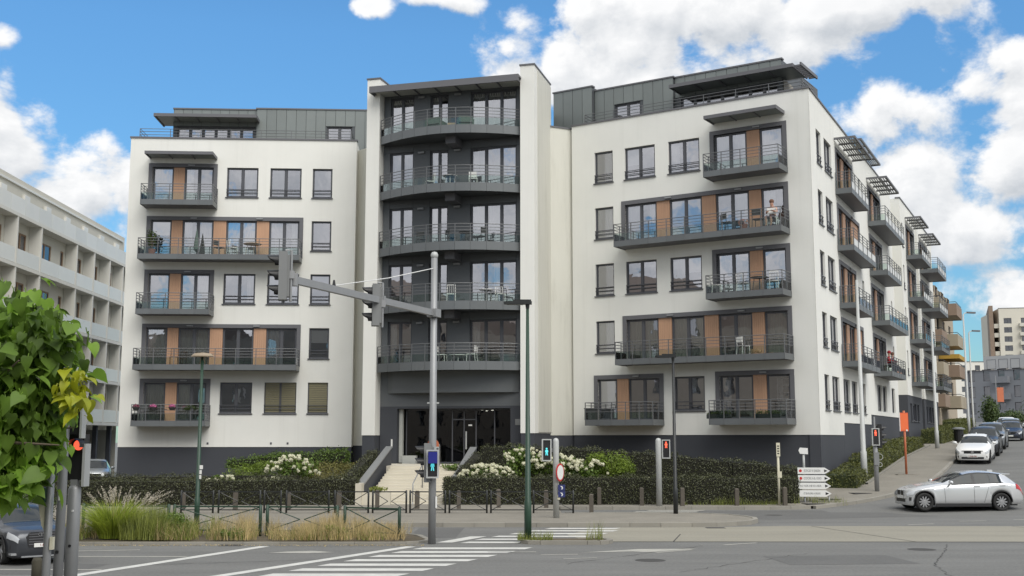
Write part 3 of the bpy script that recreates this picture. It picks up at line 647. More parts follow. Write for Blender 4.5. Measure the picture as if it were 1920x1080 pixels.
# farther sections, stepped towards the street
def section(u0, u1, y, bays, plz, ztop):
    hs_ = []
    for k in range(1, 6):
        z = zf(k)
        if k == 1: continue
        for a, c, bl, bd in bays:
            hs_.append(bay(AB, FS @ T(0, y, 0), a, c, z, [('d', a + .22, a + 2.0), ('w', a + 2.01, a + 2.7), ('s', a + 2.71, c - .22)], [' c', 'g', 'c ', 'c']))
            balcony(AB, FS, a - .2, bl, z, bd, 5, M_SIDEPAN if k > 3 else None, y0=y)
        hs_.append((u0 + .45, z + .75, u0 + 1.15, z + 2.43)); add_window(AB, FS, u0 + .45, z + .75, .7, 1.68, 1, y=y)
    b = MB(); wall_faces(b, u0, u1, plz, ztop, hs_, y=y)
    b.face([(u0, y, plz), (u0, y, ztop), (u0, y + 3, ztop), (u0, y + 3, plz)]); b.face([(u1, y, plz), (u1, y + 3, plz), (u1, y + 3, ztop), (u1, y, ztop)])
    b.face([(u0, y, ztop - .2), (u1, y, ztop - .2), (u1, y + 6, ztop - .2), (u0, y + 6, ztop - .2)], 1)
    w_ = b.build('wall', [M_WHITE, M_ROOM], AB, FS); MB().box(u0 - .04, u1 + .04, y - .05, y + .3, ztop, ztop + .09).build('coping', M_SURR, w_, FS)
    p = MB(); hp = [(u0 + 1.2, 4.0, u0 + 2.1, 5.2), (u0 + 2.6, 4.0, u0 + 4.4, 5.2), (u0 + 4.8, 4.0, u0 + 6.0, 5.2)]
    wall_faces(p, u0 + .01, u1 - .01, -.3, plz, hp, y=y + .03); p.face([(u0 + .01, y + .03, -.3), (u0 + .01, y + .03, plz), (u0 + .01, y + 3, plz), (u0 + .01, y + 3, -.3)])
    p.build('plinth', [M_PLINTH, M_ROOM], AB, FS)
    for h in hp: add_window(AB, FS, h[0], h[1], h[2] - h[0], h[3] - h[1], 1, True, False, y=y + .03)
    for a, c, bl, bd in bays: louvre(AB, FS, a, bl - .3, 18.4, 1.1, y)
section(28.4, 36.2, -.3, [(30.8, 35.4, 35.9, 1.1)], 5.75, 19.45)
section(37.6, 47.0, -.3, [(38.5, 43.4, 44.2, 1.35)], 5.75, 19.45)
MB().box(26, 28.39, .6, 3, -.3, 19.3).build('wall', M_STAINED, AB, FS); MB().box(36.21, 37.59, .6, 3, -.3, 19.3).build('wall', M_STAINED, AB, FS)

# ------------------------------------------------ set-back zinc storeys
def penthouse(F, y, u0, u1, z0, z1, wins, depth=7, closeleft=True):
    b = MB(); hl = [(a, z0 + .15, c, zt) for a, c, zt in wins]; wall_faces(b, u0, u1, z0, z1, hl, .12, 1.5, y=y)
    b.face([(u0, y, z0), (u0, y, z1), (u0, y + depth, z1), (u0, y + depth, z0)]); b.face([(u1, y, z0), (u1, y + depth, z0), (u1, y + depth, z1), (u1, y, z1)])
    b.face([(u0, y, z1), (u1, y, z1), (u1, y + depth, z1), (u0, y + depth, z1)])
    w_ = b.build('roof_storey', [M_ZINCD, M_ROOM], AB, F)
    MB().box(u0 - .06, u1 + .06, y - .07, y + .25, z1 + .001, z1 + .08).build('coping', M_SURR, w_, F)
    # standing-seam sheets
    n = max(1, round((u1 - u0) / .56)); s = (u1 - u0) / n
    for i in range(n):
        a, c = u0 + i * s + .012, u0 + (i + 1) * s - .012; cuts = [(wa, wc, zt) for wa, wc, zt in wins if wa < c and wc > a]
        zlo = z0 + .05 if not cuts else max(q[2] for q in cuts) + .03
        if z1 - zlo > .1: inst('cladding_panel', proto(('cp', round(c - a, 3), round(z1 - zlo, 2)), lambda: MB().box(0, c - a, -.03, -.001, 0, z1 - zlo - .01).mesh('cladding_panel', M_ZINC)), w_, F @ T(a, y, zlo))
    ns = int(depth / .6)
    for i in range(ns): inst('cladding_panel', proto(('cps', round(z1 - z0, 2)), lambda: MB().box(-.03, -.001, .012, .588, 0, z1 - z0 - .06).mesh('cladding_panel', M_ZINC)), w_, F @ T(u0, y + i * .6, z0 + .05))
    for a, c, zt in wins: 
        add_window(AB, F, a, z0 + .15, c - a, zt - z0 - .15, max(2, round((c - a) / .75)), False, False, '', 'window', y=y - .02)
def roof_rail(F, u0, u1, y, z):
    b = MB(); 
    for zz in (.28, .46, .62): b.tube([(u0, y, z + zz), (u1, y, z + zz)], .017, 6); b.tube([(u0, y, z + zz), (u0, y + 1.6, z + zz)], .017, 6); b.tube([(u1, y, z + zz), (u1, y + 1.6, z + zz)], .017, 6)
    n = int((u1 - u0) / 1.6)
    for i in range(n + 1): x = u0 + (u1 - u0) * i / n; b.box(x - .016, x + .016, y - .016, y + .016, z, z + .62)
    b.build('roof_railing', M_RAIL, AB, F)
def roof_canopy(F, u0, u1, y0, y1, z, n):
    b = MB(); W_ = u1 - u0
    b.box(u0, u1, y0, y0 + .07, z, z + .18); b.box(u0, u0 + .07, y0 + .07, y1, z, z + .18); b.box(u1 - .07, u1, y0 + .07, y1, z, z + .18); b.box(u0 + .07, u1 - .07, y0 + .07, y1, z + .12, z + .17)
    for i in range(1, n): x = u0 + W_ * i / n; b.box(x - .03, x + .03, y0 + .07, y1, z + .01, z + .119)
    c = b.build('roof_canopy', M_SURR, AB, F)
    for i in range(n): inst('canopy_panel', proto(('rcp', round(W_ / n, 3), round(y1 - y0, 2)), lambda: MB().box(.04, W_ / n - .04, .08, y1 - y0 - .02, 0, .02).mesh('canopy_panel', M_ZINC)), c, F @ T(u0 + i * W_ / n, y0, z + .06))
penthouse(FL, 2.2, 1.78, 6.55, 19.2, 21.78, [(2.0, 6.4, 20.78)]); penthouse(FL, 2.0, 6.58, 13.4, 19.2, 21.80, [(10.64, 12.1, 20.82)])
roof_canopy(FL, .95, 6.75, .85, 3.2, 20.98, 5); roof_rail(FL, .35, 12.2, .45, 19.5)
penthouse(FRt, 1.9, -2.2, .25, 19.0, 22.15, [], 6); penthouse(FRt, 2.2, .27, 5.0, 19.2, 21.95, [(1.51, 3.05, 20.98)], 6); penthouse(FRt, 2.4, 5.02, 10.9, 19.2, 21.95, [(5.35, 10.7, 20.82)], 6)
roof_canopy(FRt, 5.3, 11.95, .95, 3.3, 20.98, 5); roof_rail(FRt, .6, 12.6, .4, 19.5)
lc = MB(); 
for i in range(9): lc.box(11.97, 12.35, 1.15 + i * .28, 1.21 + i * .28, 21.0, 21.10)
lc.box(12.3, 12.38, .95, 3.6, 20.98, 21.14); lc.build('roof_canopy', M_SURR, AB, FRt)
b = MB()
for zz in (.3, .46, .62): b.tube([(.4, .45, 19.5 + zz), (25, .45, 19.5 + zz)], .017, 6)
for i in range(14): b.box(.4 + i * 1.85 - .015, .4 + i * 1.85 + .015, .435, .465, 19.5, 20.12)
b.build('roof_railing', M_RAIL, AB, FS)
# ------------------------------------------------ curved balcony tower
YW = .6; TU0, TU1 = -.38, 7.28
def tz(k): return 6.15 + 3.0 * (k - 2)               # underside of the curved balconies, storeys 2 to 6
TW = [(-.02, 1.30, 2), (2.22, 3.23, 2), (4.45, 6.93, 3)]
holesT = []
tcv = {2: ['h ', '  ', 'h  '], 3: ['  ', '  ', ' h '], 4: ['c ', 'c ', 'cc '], 5: ['cc', 'c ', 'ccc'], 6: ['cc', 'c ', 'ccc']}
for k in range(2, 7):
    z = tz(k)
    for (a, c, n), cv in zip(TW, tcv[k]):
        holesT.append((a, z + .42, c, z + 2.64)); add_window(AB, FT, a, z + .42, c - a, 2.22, n, False, False, cv, 'french_window', y=YW)
b = MB(); wall_faces(b, TU0, TU1, 4.42, 21.15, holesT, .22, 2.2, y=YW); tw = b.build('wall', [M_TOWER, M_ROOM], AB, FT)
def clad(a, c, z0, z1):
    if c - a < .06 or z1 - z0 < .06: return
    inst('cladding_panel', proto(('tp', round(c - a, 2), round(z1 - z0, 2)), lambda: MB().box(.008, c - a - .008, -.025, -.001, .008, z1 - z0 - .008).mesh('cladding_panel', M_TOWER)), tw, FT @ T(a, YW, z0))
edges = [TU0, -.02, 1.30, 2.22, 3.23, 4.45, 6.93, TU1]
for k in range(2, 7):
    z = tz(k); zt = z + 2.64
    for a, c in ((TU0, -.02), (1.30, 2.22), (3.23, 4.45), (6.93, TU1)): clad(a, c, z + .40, zt)
    for a, c in zip(edges[:-1], edges[1:]): clad(a, c, zt + .01, min(z + 3.0, 21.1))
    for uu in (1.75, 3.75): MB().box(uu - .17, uu + .17, YW - .15, YW - .03, z + 2.50, z + 2.60).build('wall_lamp', M_STEEL, AB, FT)
# curved balconies
NS = 10
def curve(s, bulge): return (TU0 + .02 + (TU1 - TU0 - .04) * s, .05 - bulge * math.sin(math.pi * min(1, max(0, s))) ** .9)
def arcpts(bulge, n=NS, sub=3): return [curve(i / (n * sub), bulge) for i in range(n * sub + 1)]
BU = 1.35
def arc_rail(P, Wt, parent, z):
    b = MB()
    for j, zz in enumerate((.84, 1.00, 1.16, 1.32)): b.tube([(p[0], p[1] + .03, zz) for p in P], .021 if j == 3 else .015, 6)
    for i in range(0, len(P), 3): b.box(P[i][0] - .018, P[i][0] + .018, P[i][1] + .01, P[i][1] + .05, .42, 1.33)
    inst('railing', proto('trail', lambda: b.mesh('railing', M_RAIL)), parent, Wt)
    # inner return of the rail
for k in range(2, 7):
    z = tz(k); Wt = FT @ T(0, 0, z); P = arcpts(BU)
    bo = inst('balcony', proto('tbal', lambda: MB().prism([(p[0], p[1] + .05) for p in P] + [(TU1 - .01, YW - .03), (TU0 + .01, YW - .03)], .05, .40).mesh('balcony', M_ZINCD)), AB, Wt)
    for i in range(NS):
        q = P[3 * i:3 * i + 4]
        def mk(q=q):
            m = MB(); sh = .008 / max(.1, abs(q[-1][0] - q[0][0]))
            a = [(q[0][0] + .006, q[0][1]), q[1], q[2], (q[3][0] - .006, q[3][1])]
            m.prism([(x, y + .045) for x, y in a][::-1] + [(x, y) for x, y in a], 0, .43); return m.mesh('fascia_panel', M_FASC)
        inst('fascia_panel', proto(('tfp', i), mk), bo, Wt)
        def mg(q=q):
            m = MB(); m.prism([(x, y + .036) for x, y in q][::-1] + [(x, y + .028) for x, y in q], .44, .80); return m.mesh('glass_panel', M_RGLASS)
        inst('glass_panel', proto(('tgp', i), mg), bo, Wt)
    arc_rail(P, Wt, bo, z)
    if k > 2: MB().box(3.45, 3.98, -.55, YW - .03, -.34, .045).build('beam', M_SURR, bo, Wt)
# bowed band above the entrance
P = [(.05 + 7.0 * i / 24, .56 - .62 * math.sin(math.pi * i / 24) ** .8) for i in range(25)]
MB().prism(P[::-1] + [], 5.09, 6.14).build('bowed_wall', M_TOWER, AB, FT) if False else MB().prism(P + [(7.05, .57), (.05, .57)], 5.09, 6.19).build('bowed_wall', M_FASC, AB, FT)
# tower roof canopy
b = MB(); b.box(TU0 - .35, TU1 + .1, -.75, -.67, 20.78, 21.12); b.box(TU0 - .35, TU1 + .1, -.67, 4.0, 21.02, 21.12); b.box(TU0 - .35, TU0 - .29, -.67, .1, 20.78, 21.019)
for i in range(8): x = TU0 - .25 + (TU1 - TU0 + .25) * i / 7; b.box(x - .03, x + .03, -.67, YW - .03, 20.84, 21.019)
tc_ = b.build('roof_canopy', M_SURR, AB, FT)
for i in range(7):
    s = (TU1 - TU0 + .25) / 7; inst('canopy_panel', proto('tcp', lambda: MB().box(.04, s - .04, -.66, YW - .04, 20.90, 20.93).mesh('canopy_panel', M_SOFFIT)), tc_, FT @ T(TU0 - .25 + i * s, 0, 0))
MB().box(TU0 - .3, TU1 + .2, .9, 6, 20.6, 21.0).build('roof', M_ZINCD, AB, FT)
# white fins
for a, c, ya, yb, zb_ in ((-1.12, -.40, -.05, 4.6, 2.95), (7.32, 8.06, -.15, 3.4, 3.05)):
    w_ = MB().box(a, c, ya, yb, zb_, 21.72).build('fin_wall', M_WHITE, AB, FT); MB().box(a - .04, c + .04, ya - .04, yb + .04, 21.72, 21.80).build('coping', M_SURR, w_, FT)
    MB().box(a + .02, c - .02, ya + .03, yb - .02, -.3, zb_).build('plinth', M_PLINTH, AB, FT)
# stained walls closing the gaps beside the fins
pa = FT @ Vector((8.06, 3.2, 0)); pb = FRt @ Vector((.0, .35, 0)); d_ = pb - pa
Wg = T(pa.x, pa.y, 0) @ Matrix.Rotation(math.atan2(d_.y, d_.x), 4, 'Z')
MB().box(-.6, d_.length + .3, 0, .4, 2.95, 19.35).build('wall', M_STAINED, AB, Wg); MB().box(-.6, d_.length + .3, .02, .42, -.3, 2.95).build('plinth', M_PLINTH, AB, Wg); MB().box(-.6, d_.length + .3, -.04, .45, 19.35, 19.43).build('coping', M_SURR, AB, Wg)
MB().box(8.065, 8.09, .5, 3.4, 3.1, 21.6).build('wall', M_STAINED, AB, FT)
pa = FL @ Vector((12.5, .9, 0)); pb = FT @ Vector((-.9, 2.6, 0)); d_ = pb - pa; Wg = T(pa.x, pa.y, 0) @ Matrix.Rotation(math.atan2(d_.y, d_.x), 4, 'Z')
MB().box(-.3, d_.length + .3, 0, .4, 2.4, 19.1).build('wall', M_STAINED, AB, Wg); MB().box(-.3, d_.length + .3, .02, .42, -.3, 2.4).build('plinth', M_PLINTH, AB, Wg)
# entrance
b = MB(); wall_faces(b, TU0, TU1, 1.0, 4.42, [(.55, 1.5, 6.6, 4.40)], .7, .01, m=0, mr=0, y=YW)
b2 = MB()
for a, c, z0, z1 in ((TU0, .55, 0, 4.42), (6.6, TU1, 0, 4.42)): b2.box(a, c, YW, YW + .9, z0, z1)
b2.box(.55, 6.6, YW, YW + .9, 4.30, 4.42); ent = b2.build('entrance_wall', M_PLINTH, AB, FT)
b = MB(); b.box(.5, 6.7, 6.5, 6.6, 1.5, 4.4); b.box(.4, .5, YW + .9, 6.6, 1.5, 4.4); b.box(6.7, 6.8, YW + .9, 6.6, 1.5, 4.4); b.box(.4, 6.8, YW + .9, 6.6, 4.3, 4.4); b.box(.4, 6.8, YW + .9, 6.6, 1.36, 1.5)
b.build('lobby', M_PLINTH, AB, FT)
MB().box(.56, .74, YW + .30, YW + .50, 1.56, 4.29).build('pale_column', M_SOFFIT, AB, FT)
dr = MB()
for x in (.85, 2.1, 3.35, 3.98, 4.62, 5.6, 6.55): dr.box(x - .03, x + .03, YW + .6, YW + .68, 1.55, 4.28)
dr.box(.85, 6.55, YW + .6, YW + .68, 1.52, 1.60); dr.box(.85, 6.55, YW + .6, YW + .68, 4.22, 4.29); dr.box(3.35, 4.62, YW + .6, YW + .68, 3.72, 3.78)
do = dr.build('entrance_door', M_FRAME, AB, FT)
for a, c in ((.88, 2.07), (2.13, 3.32), (3.38, 3.95), (4.01, 4.59), (4.65, 5.57), (5.63, 6.52)): MB().face([(a, YW + .64, 1.6), (c, YW + .64, 1.6), (c, YW + .64, 4.22), (a, YW + .64, 4.22)]).build('pane', M_GLASSD, do, FT)
MB().box(4.08, 4.15, YW + .52, YW + .56, 2.25, 3.15).build('door_handle', M_STEELP, do, FT)
for x, y, z in ((4.5, 2.6, 4.28), (4.9, 3.2, 4.28), (5.1, 2.2, 4.28), (4.2, 4.5, 4.28)): MB().lathe([(.001, 0), (.06, 0), (.07, .02)], 10, T(x, y, z - .03)).build('ceiling_spot', L_SPOT, AB, FT)
text_part('house_number', '133', .16, M_WSIGN, do, FT @ T(4.32, YW + .62, 3.45) @ RX(90)) if False else MB().box(4.2, 4.4, YW + .625, YW + .632, 3.42, 3.50).build('door_sticker', M_WSIGN, do, FT)
MB().box(6.85, 7.14, YW - .03, YW, 3.45, 3.75).build('name_plate', M_SIGGREY, AB, FT)
MB().box(.25, .33, YW - .05, YW, 2.3, 2.75).build('intercom', M_WSIGN, AB, FT)
# small cream plinth beside the door
MB().box(.76, 1.5, YW + .25, YW + .5, 1.5, 1.92).build('planter_wall', M_SOFFIT, AB, FT)

# ------------------------------------------------ entrance stairs
ST = thing('staircase', 'wide pale stone staircase climbing to the dark glass entrance', 'stairs', T(-4.3, 47.4, 0))
n = 14; y0, y1, zt_ = 47.4, 54.0, 1.5; rn = (y1 - y0) / n; rs = zt_ / n
sm = MB().box(-1.85, 1.85, 0, rn + .35, -.35, 0).mesh('step', M_STEP)
for i in range(n): inst('step', sm, ST, T(-4.25 + .035 * i, y0 + i * rn, .03 + (i + 1) * rs))
lb = MB(); lb.prism([(-6.1, 54.0), (-1.85, 54.0), (-1.2, 57.6), (-7.0, 59.3)], .3, 1.52); lb.build('landing', M_STEP, ST)
def slope_wall(x0, ya, za, x1, yb, zb_, w, mat, name='side_wall'):
    b = MB()
    for (xa, yA, zA), (xb, yB, zB) in (((x0, ya, za), (x1, yb, zb_)),):
        P = [(xa, yA, -.2), (xa + w, yA, -.2), (xb + w, yB, -.2), (xb, yB, -.2), (xa, yA, zA), (xa + w, yA, zA), (xb + w, yB, zB), (xb, yB, zB)]
        nn = len(b.v); b.v += P
        for q in ((0, 3, 2, 1), (4, 5, 6, 7), (0, 1, 5, 4), (1, 2, 6, 5), (2, 3, 7, 6), (3, 0, 4, 7)): b.f.append(tuple(nn + i for i in q)); b.m.append(0)
    s = b.build(name, mat, ST)
    c = MB(); c.v += [(x0 - .05, ya - .04, za + .002), (x0 + w + .05, ya - .04, za + .002), (x1 + w + .05, yb, zb_ + .002), (x1 - .05, yb, zb_ + .002), (x0 - .05, ya - .04, za + .07), (x0 + w + .05, ya - .04, za + .07), (x1 + w + .05, yb, zb_ + .07), (x1 - .05, yb, zb_ + .07)]
    for q in ((0, 3, 2, 1), (4, 5, 6, 7), (0, 1, 5, 4), (1, 2, 6, 5), (2, 3, 7, 6), (3, 0, 4, 7)): c.f.append(q); c.m.append(0)
    c.build('coping', M_SIGGREY, s)
slope_wall(-6.42, 47.6, .78, -6.02, 55.5, 2.35, .22, M_PLINTH); slope_wall(-2.62, 49.6, .92, -1.95, 55.0, 2.32, .22, M_PLINTH)
MB().box(-6.35, -4.95, 47.05, 47.39, -.1, .62).build('low_wall', M_STEP, ST); MB().box(-6.35, -6.1, 46.9, 47.7, -.1, .98).build('low_wall', M_STEP, ST)
for x, ya, yb in ((-4.05, 47.3, 50.2), (-3.55, 50.8, 54.0)):
    za, zb_ = .03 + max(0, (ya - y0) / rn * rs), .03 + (yb - y0) / rn * rs
    b = MB(); b.tube([(x, ya, za + .1), (x, ya, za + .92), (x + .02, ya + .1, za + .98), (x + .15, yb - .1, zb_ + .98), (x + .16, yb, zb_ + .92), (x + .16, yb, zb_ - .1)], .025, 8)
    b.tube([(x, ya, za - .2), (x, ya, za + .2)], .025, 8); b.build('handrail', M_STEEL, ST, smooth=True)
# ================================================================== neighbouring buildings
# ---- white building with access galleries, left
GB = thing('gallery_building', 'long pale concrete housing block with open access galleries and dark roof edge', 'building', T(-33, 72, 0))
FG = FR((-28.4, 63.0), 91.5)
GU0, GU1 = -10.0, 23.2
lev = [3.7 + 2.94 * k for k in range(5)]
divs = [-8, -3.6, 1.5, 5.1, 11.2, 14.6, 17.9, 20.9]
back = MB(); hg = []
for k, z in enumerate(lev[:4]):
    for i, d in enumerate(divs):
        nxt = divs[i + 1] if i + 1 < len(divs) else GU1
        if nxt - d > 4.5: hg.append((d + 1.5, z + 1.05, d + 3.5, z + 2.35)); hg.append((nxt - 1.0, z + .3, nxt - .45, z + 2.35))
        elif (i + k) % 3: hg.append((max(d + 1.0, nxt - 2.1), z + 1.05, nxt - .5, z + 2.35))
        else: hg.append((nxt - 1.0, z + .3, nxt - .4, z + 2.35))
YB = .66
wall_faces(back, GU0, GU1, 3.7, 18, hg, .10, 1.2, y=YB)
back.face([(GU1, YB, 0), (GU1, 12, 0), (GU1, 12, 17.2), (GU1, YB, 17.2)]); back.build('back_wall', [M_GALD, M_ROOM], GB, FG)
for h in hg: add_window(GB, FG, h[0], h[1], h[2] - h[0], h[3] - h[1], 2 if h[2] - h[0] > 1 else 1, False, False, ('c ' if (h[0] * 7 + h[1]) % 3 < 1.0 else '  '), 'window', y=YB - .08, fmat=M_WFRAME, gmat=M_GLASSF)
for k, z in enumerate(lev): MB().box(GU0, GU1, -.10, YB - .01, z, z + .20).build('gallery_slab', M_GAL, GB, FG)
for k, z in enumerate(lev[:4]):
    for d in divs + [GU1 - .15]: MB().box(d - .07, d + .11, -.08, YB - .01, z + .201, z + 2.939).build('dividing_wall', M_GAL, GB, FG)
    for i, d in enumerate(divs):
        nxt = divs[i + 1] if i + 1 < len(divs) else GU1
        n = max(1, round((nxt - d) / 2.6)); s = (nxt - d - .2) / n
        for j in range(n): MB().box(d + .12 + j * s + .01, d + .12 + (j + 1) * s - .01, -.05, -.01, z + .24, z + 1.10).build('parapet_panel', M_GALP, GB, FG)
z = lev[4]; n = 16; s = (GU1 - GU0) / n
for j in range(n): MB().box(GU0 + j * s + .015, GU0 + (j + 1) * s - .015, -.08, -.03, z + .02, z + 1.12).build('parapet_panel', M_GALP, GB, FG)
hp = []; pt = MB()
for j in range(9): a = GU0 + 1 + j * 3.4; hp.append((a, z + .5, a + 2.0, z + 1.75))
wall_faces(pt, GU0, GU1 - .6, z + .22, z + 2.1, hp, .1, 1.0, y=1.3); pt.face([(GU1 - .6, 1.3, z), (GU1 - .6, 8, z), (GU1 - .6, 8, z + 2.1), (GU1 - .6, 1.3, z + 2.1)]); pt.build('top_storey', [M_GALP, M_ROOM], GB, FG)
for h in hp: add_window(GB, FG, h[0], h[1], 2.0, 1.25, 3, False, False, '', y=1.3, fmat=M_WFRAME)
for j in range(9): a = GU0 + 3.5 + j * 3.4; MB().box(a, a + .8, .5, 1.29, z + .23, z + 1.72).build('dividing_wall', M_GALP, GB, FG)
rf = MB().box(GU0, GU1 - .45, .55, 9, z + 2.101, z + 2.22).build('roof', M_GALP, GB, FG)
MB().box(GU0, GU1 - .9, .9, 8.5, z + 2.23, z + 2.42).build('roof_edge', M_BLACK, rf, FG)
gg = MB(); gg.box(GU0, GU1, 5.5, 5.7, -.2, 3.69)
for d in divs: gg.box(d - .15, d + .15, .3, .6, -.2, 3.69)
gg.build('ground_storey', M_PLINTH, GB, FG)
MB().box(GU0, GU1, 5.8, 11.8, -.2, 3.69).build('ground_storey', M_PLINTH, GB, FG); MB().box(GU0, GU1 - .01, .87, 12, 3.40, 3.69).build('gallery_slab', M_GALD, GB, FG)

# ---- brown balcony building up the side street
BB = thing('balcony_block', 'tan apartment block up the side street with stacked brown balconies', 'building', T(*up2xy(58, -2), 3))
M_TAN = pm('tan_render', (.40, .34, .26), .85, var=.12, scale=.5); M_BRN = pm('brown_fascia', (.26, .19, .14), .8, var=.2, scale=1.0); M_BEI = pm('beige_fascia', (.36, .31, .23), .8, var=.15, scale=1.0); M_AWN = pm('ochre_awning', (.45, .28, .05), .8, var=.1)
hb = []; F2 = FS @ T(0, .7, 0)
for k in range(4):
    for a in (52.6, 58.2, 63.5, 69): hb.append((a, 6.2 + 2.85 * k, a + 2.2, 8.4 + 2.85 * k))
b = MB(); wall_faces(b, 52, 74, 2.0, 16.2, hb); b.face([(52, 0, 2), (52, 0, 16.2), (52, 12, 16.2), (52, 12, 2)]); b.face([(52, 0, 16.2), (74, 0, 16.2), (74, 12, 16.2), (52, 12, 16.2)]); b.build('wall', [M_TAN, M_ROOM], BB, F2)
for h in hb: add_window(BB, F2, h[0], h[1], 2.2, 2.2, 2, False, False, '', gmat=M_GLASSF)
for k in range(4):
    z = 5.6 + 2.85 * k
    for j, (a, c, dp) in enumerate(((53, 57.2, .9), (58.6, 64, 1.7))):
        if j == 1 and k == 9: continue
        m_ = [M_BRN, M_BEI][(k + j) % 2]; o = MB().box(a, c, -dp, -.001, z, z + .25).build('balcony', M_BEI, BB, F2)
        MB().box(a, c, -dp - .06, -dp, z - .05, z + 1.05).build('parapet', m_, o, F2); MB().box(a - .06, a, -dp, -.001, z - .05, z + 1.05).build('parapet', m_, o, F2); MB().box(c, c + .06, -dp, -.001, z - .05, z + 1.05).build('parapet', m_, o, F2)
        r = MB(); r.tube([(a, -dp, z + 1.2), (c, -dp, z + 1.2)], .03, 6); r.tube([(a, -dp, z + 1.2), (a, -.02, z + 1.2)], .03, 6); r.build('railing', M_BLACK, o, F2)
MB().box(58.6, 64.0, -1.8, -.01, 10.1, 10.5).build('awning', M_AWN, BB, F2)
MB().box(54, 72, 1.2, 8, 16.21, 18.0).build('roof_storey', M_GALD, BB, F2)

# ---- grey modern block where the street bends
def simple_block(name, label, F, w, d, z0, z1, rows, cols, mat, ww, wh, zw0, dz, covers=(' ',), ncol=1, group=None, skip=()):
    o = thing(name, label, 'building', F @ T(w / 2, d / 2, z0), group); hs_ = []
    for r in range(rows):
        for c in range(cols):
            if (r, c) in skip: continue
            a = w * (c + .5) / cols - ww / 2; hs_.append((a, zw0 + r * dz, a + ww, zw0 + r * dz + wh))
    b = MB(); wall_faces(b, 0, w, z0 - 2, z1, hs_, .18, 1.0)
    b.face([(0, 0, z0 - 2), (0, 0, z1), (0, d, z1), (0, d, z0 - 2)]); b.face([(w, 0, z0 - 2), (w, d, z0 - 2), (w, d, z1), (w, 0, z1)]); b.face([(0, 0, z1), (w, 0, z1), (w, d, z1), (0, d, z1)])
    b.build('wall', [mat, M_ROOM], o, F)
    for i, h in enumerate(hs_): add_window(o, F, h[0], h[1], ww, wh, ncol, False, False, covers[i % len(covers)], gmat=M_GLASSF)
    MB().box(-.1, w + .1, -.1, .3, z1, z1 + .15).build('coping', M_SURR, o, F)
    return o
M_GREYB = pm('slate_grey_brick', (.22, .23, .25), .8, var=.12, scale=.6); M_GREYL = pm('mid_grey_render', (.42, .425, .43), .85, var=.08, scale=.5); M_BEIGE = pm('beige_concrete', (.62, .585, .50), .85, var=.06, scale=.3); M_CREAM = pm('cream_render', (.70, .68, .62), .85, var=.05, scale=.3)
F3 = FR((81.5, 206), -52)
o = simple_block('grey_block', 'slate grey modern apartment block with recessed dark balconies at the street bend', F3, 14, 14, 5.5, 14.6, 3, 5, M_GREYB, 1.2, 2.0, 7.0, 2.9)
for k in range(3):
    q = MB().box(5.6, 8.6, -.9, -.001, 6.6 + 2.9 * k, 7.7 + 2.9 * k).build('balcony', M_GREYB, o, F3)
MB().box(3, 13, 1.5, 12, 14.7, 17.3).build('roof_storey', M_GREYL, o, F3)
for i in range(3): add_window(o, F3, 3.6 + i * 2.2, 15.0, 1.7, 1.7, 1, False, False, 'c', y=1.38)
F4 = FR((90.5, 193.5), -52)
simple_block('grey_block', 'taller mid grey apartment block with narrow windows beside the slate block', F4, 14, 14, 5.5, 18.2, 4, 6, M_GREYL, 1.0, 2.0, 7.0, 2.85)
F4b = FR((96.2, 181), -58)
simple_block('grey_block', 'dark grey apartment block at the right edge of the photo', F4b, 16, 14, 5.5, 19, 4, 6, M_GREYB, 1.0, 2.0, 7.0, 2.85)
F5 = FR((159.5, 372), -12)
o = simple_block('beige_tower', 'tall beige concrete apartment tower rising beyond the street bend', F5, 42, 30, 8, 45, 11, 8, M_BEIGE, 2.4, 1.8, 10, 3.0, ('  ',), 2)
for k in range(11): MB().box(6, 15.5, -1.4, -.001, 8.9 + 3 * k, 10.0 + 3 * k).build('balcony', M_GALD, o, F5)
F5s = T(159.5, 372, 0) @ RZ(69)
for k in range(11): MB().box(.5, 34, .0, 1.6, 8.6 + 3 * k, 10.0 + 3 * k).build('balcony', M_BEIGE, o, F5s)
MB().box(0, 36, 1.7, 3, 8, 46).build('wall', M_BRN, o, F5s); MB().box(34, 41, -1, 4, 8, 44).build('stair_tower', M_BEIGE, o, F5s)
MB().box(14, 26, 4, 14, 45.2, 51).build('roof_storey', M_BEIGE, o, F5)
F6 = FR((113, 300), 0)
simple_block('cream_block', 'cream rendered block closing the far end of the side street', F6, 26, 10, 7, 22.7, 5, 7, M_CREAM, 1.3, 1.4, 9.2, 2.8, (' ',), 1)

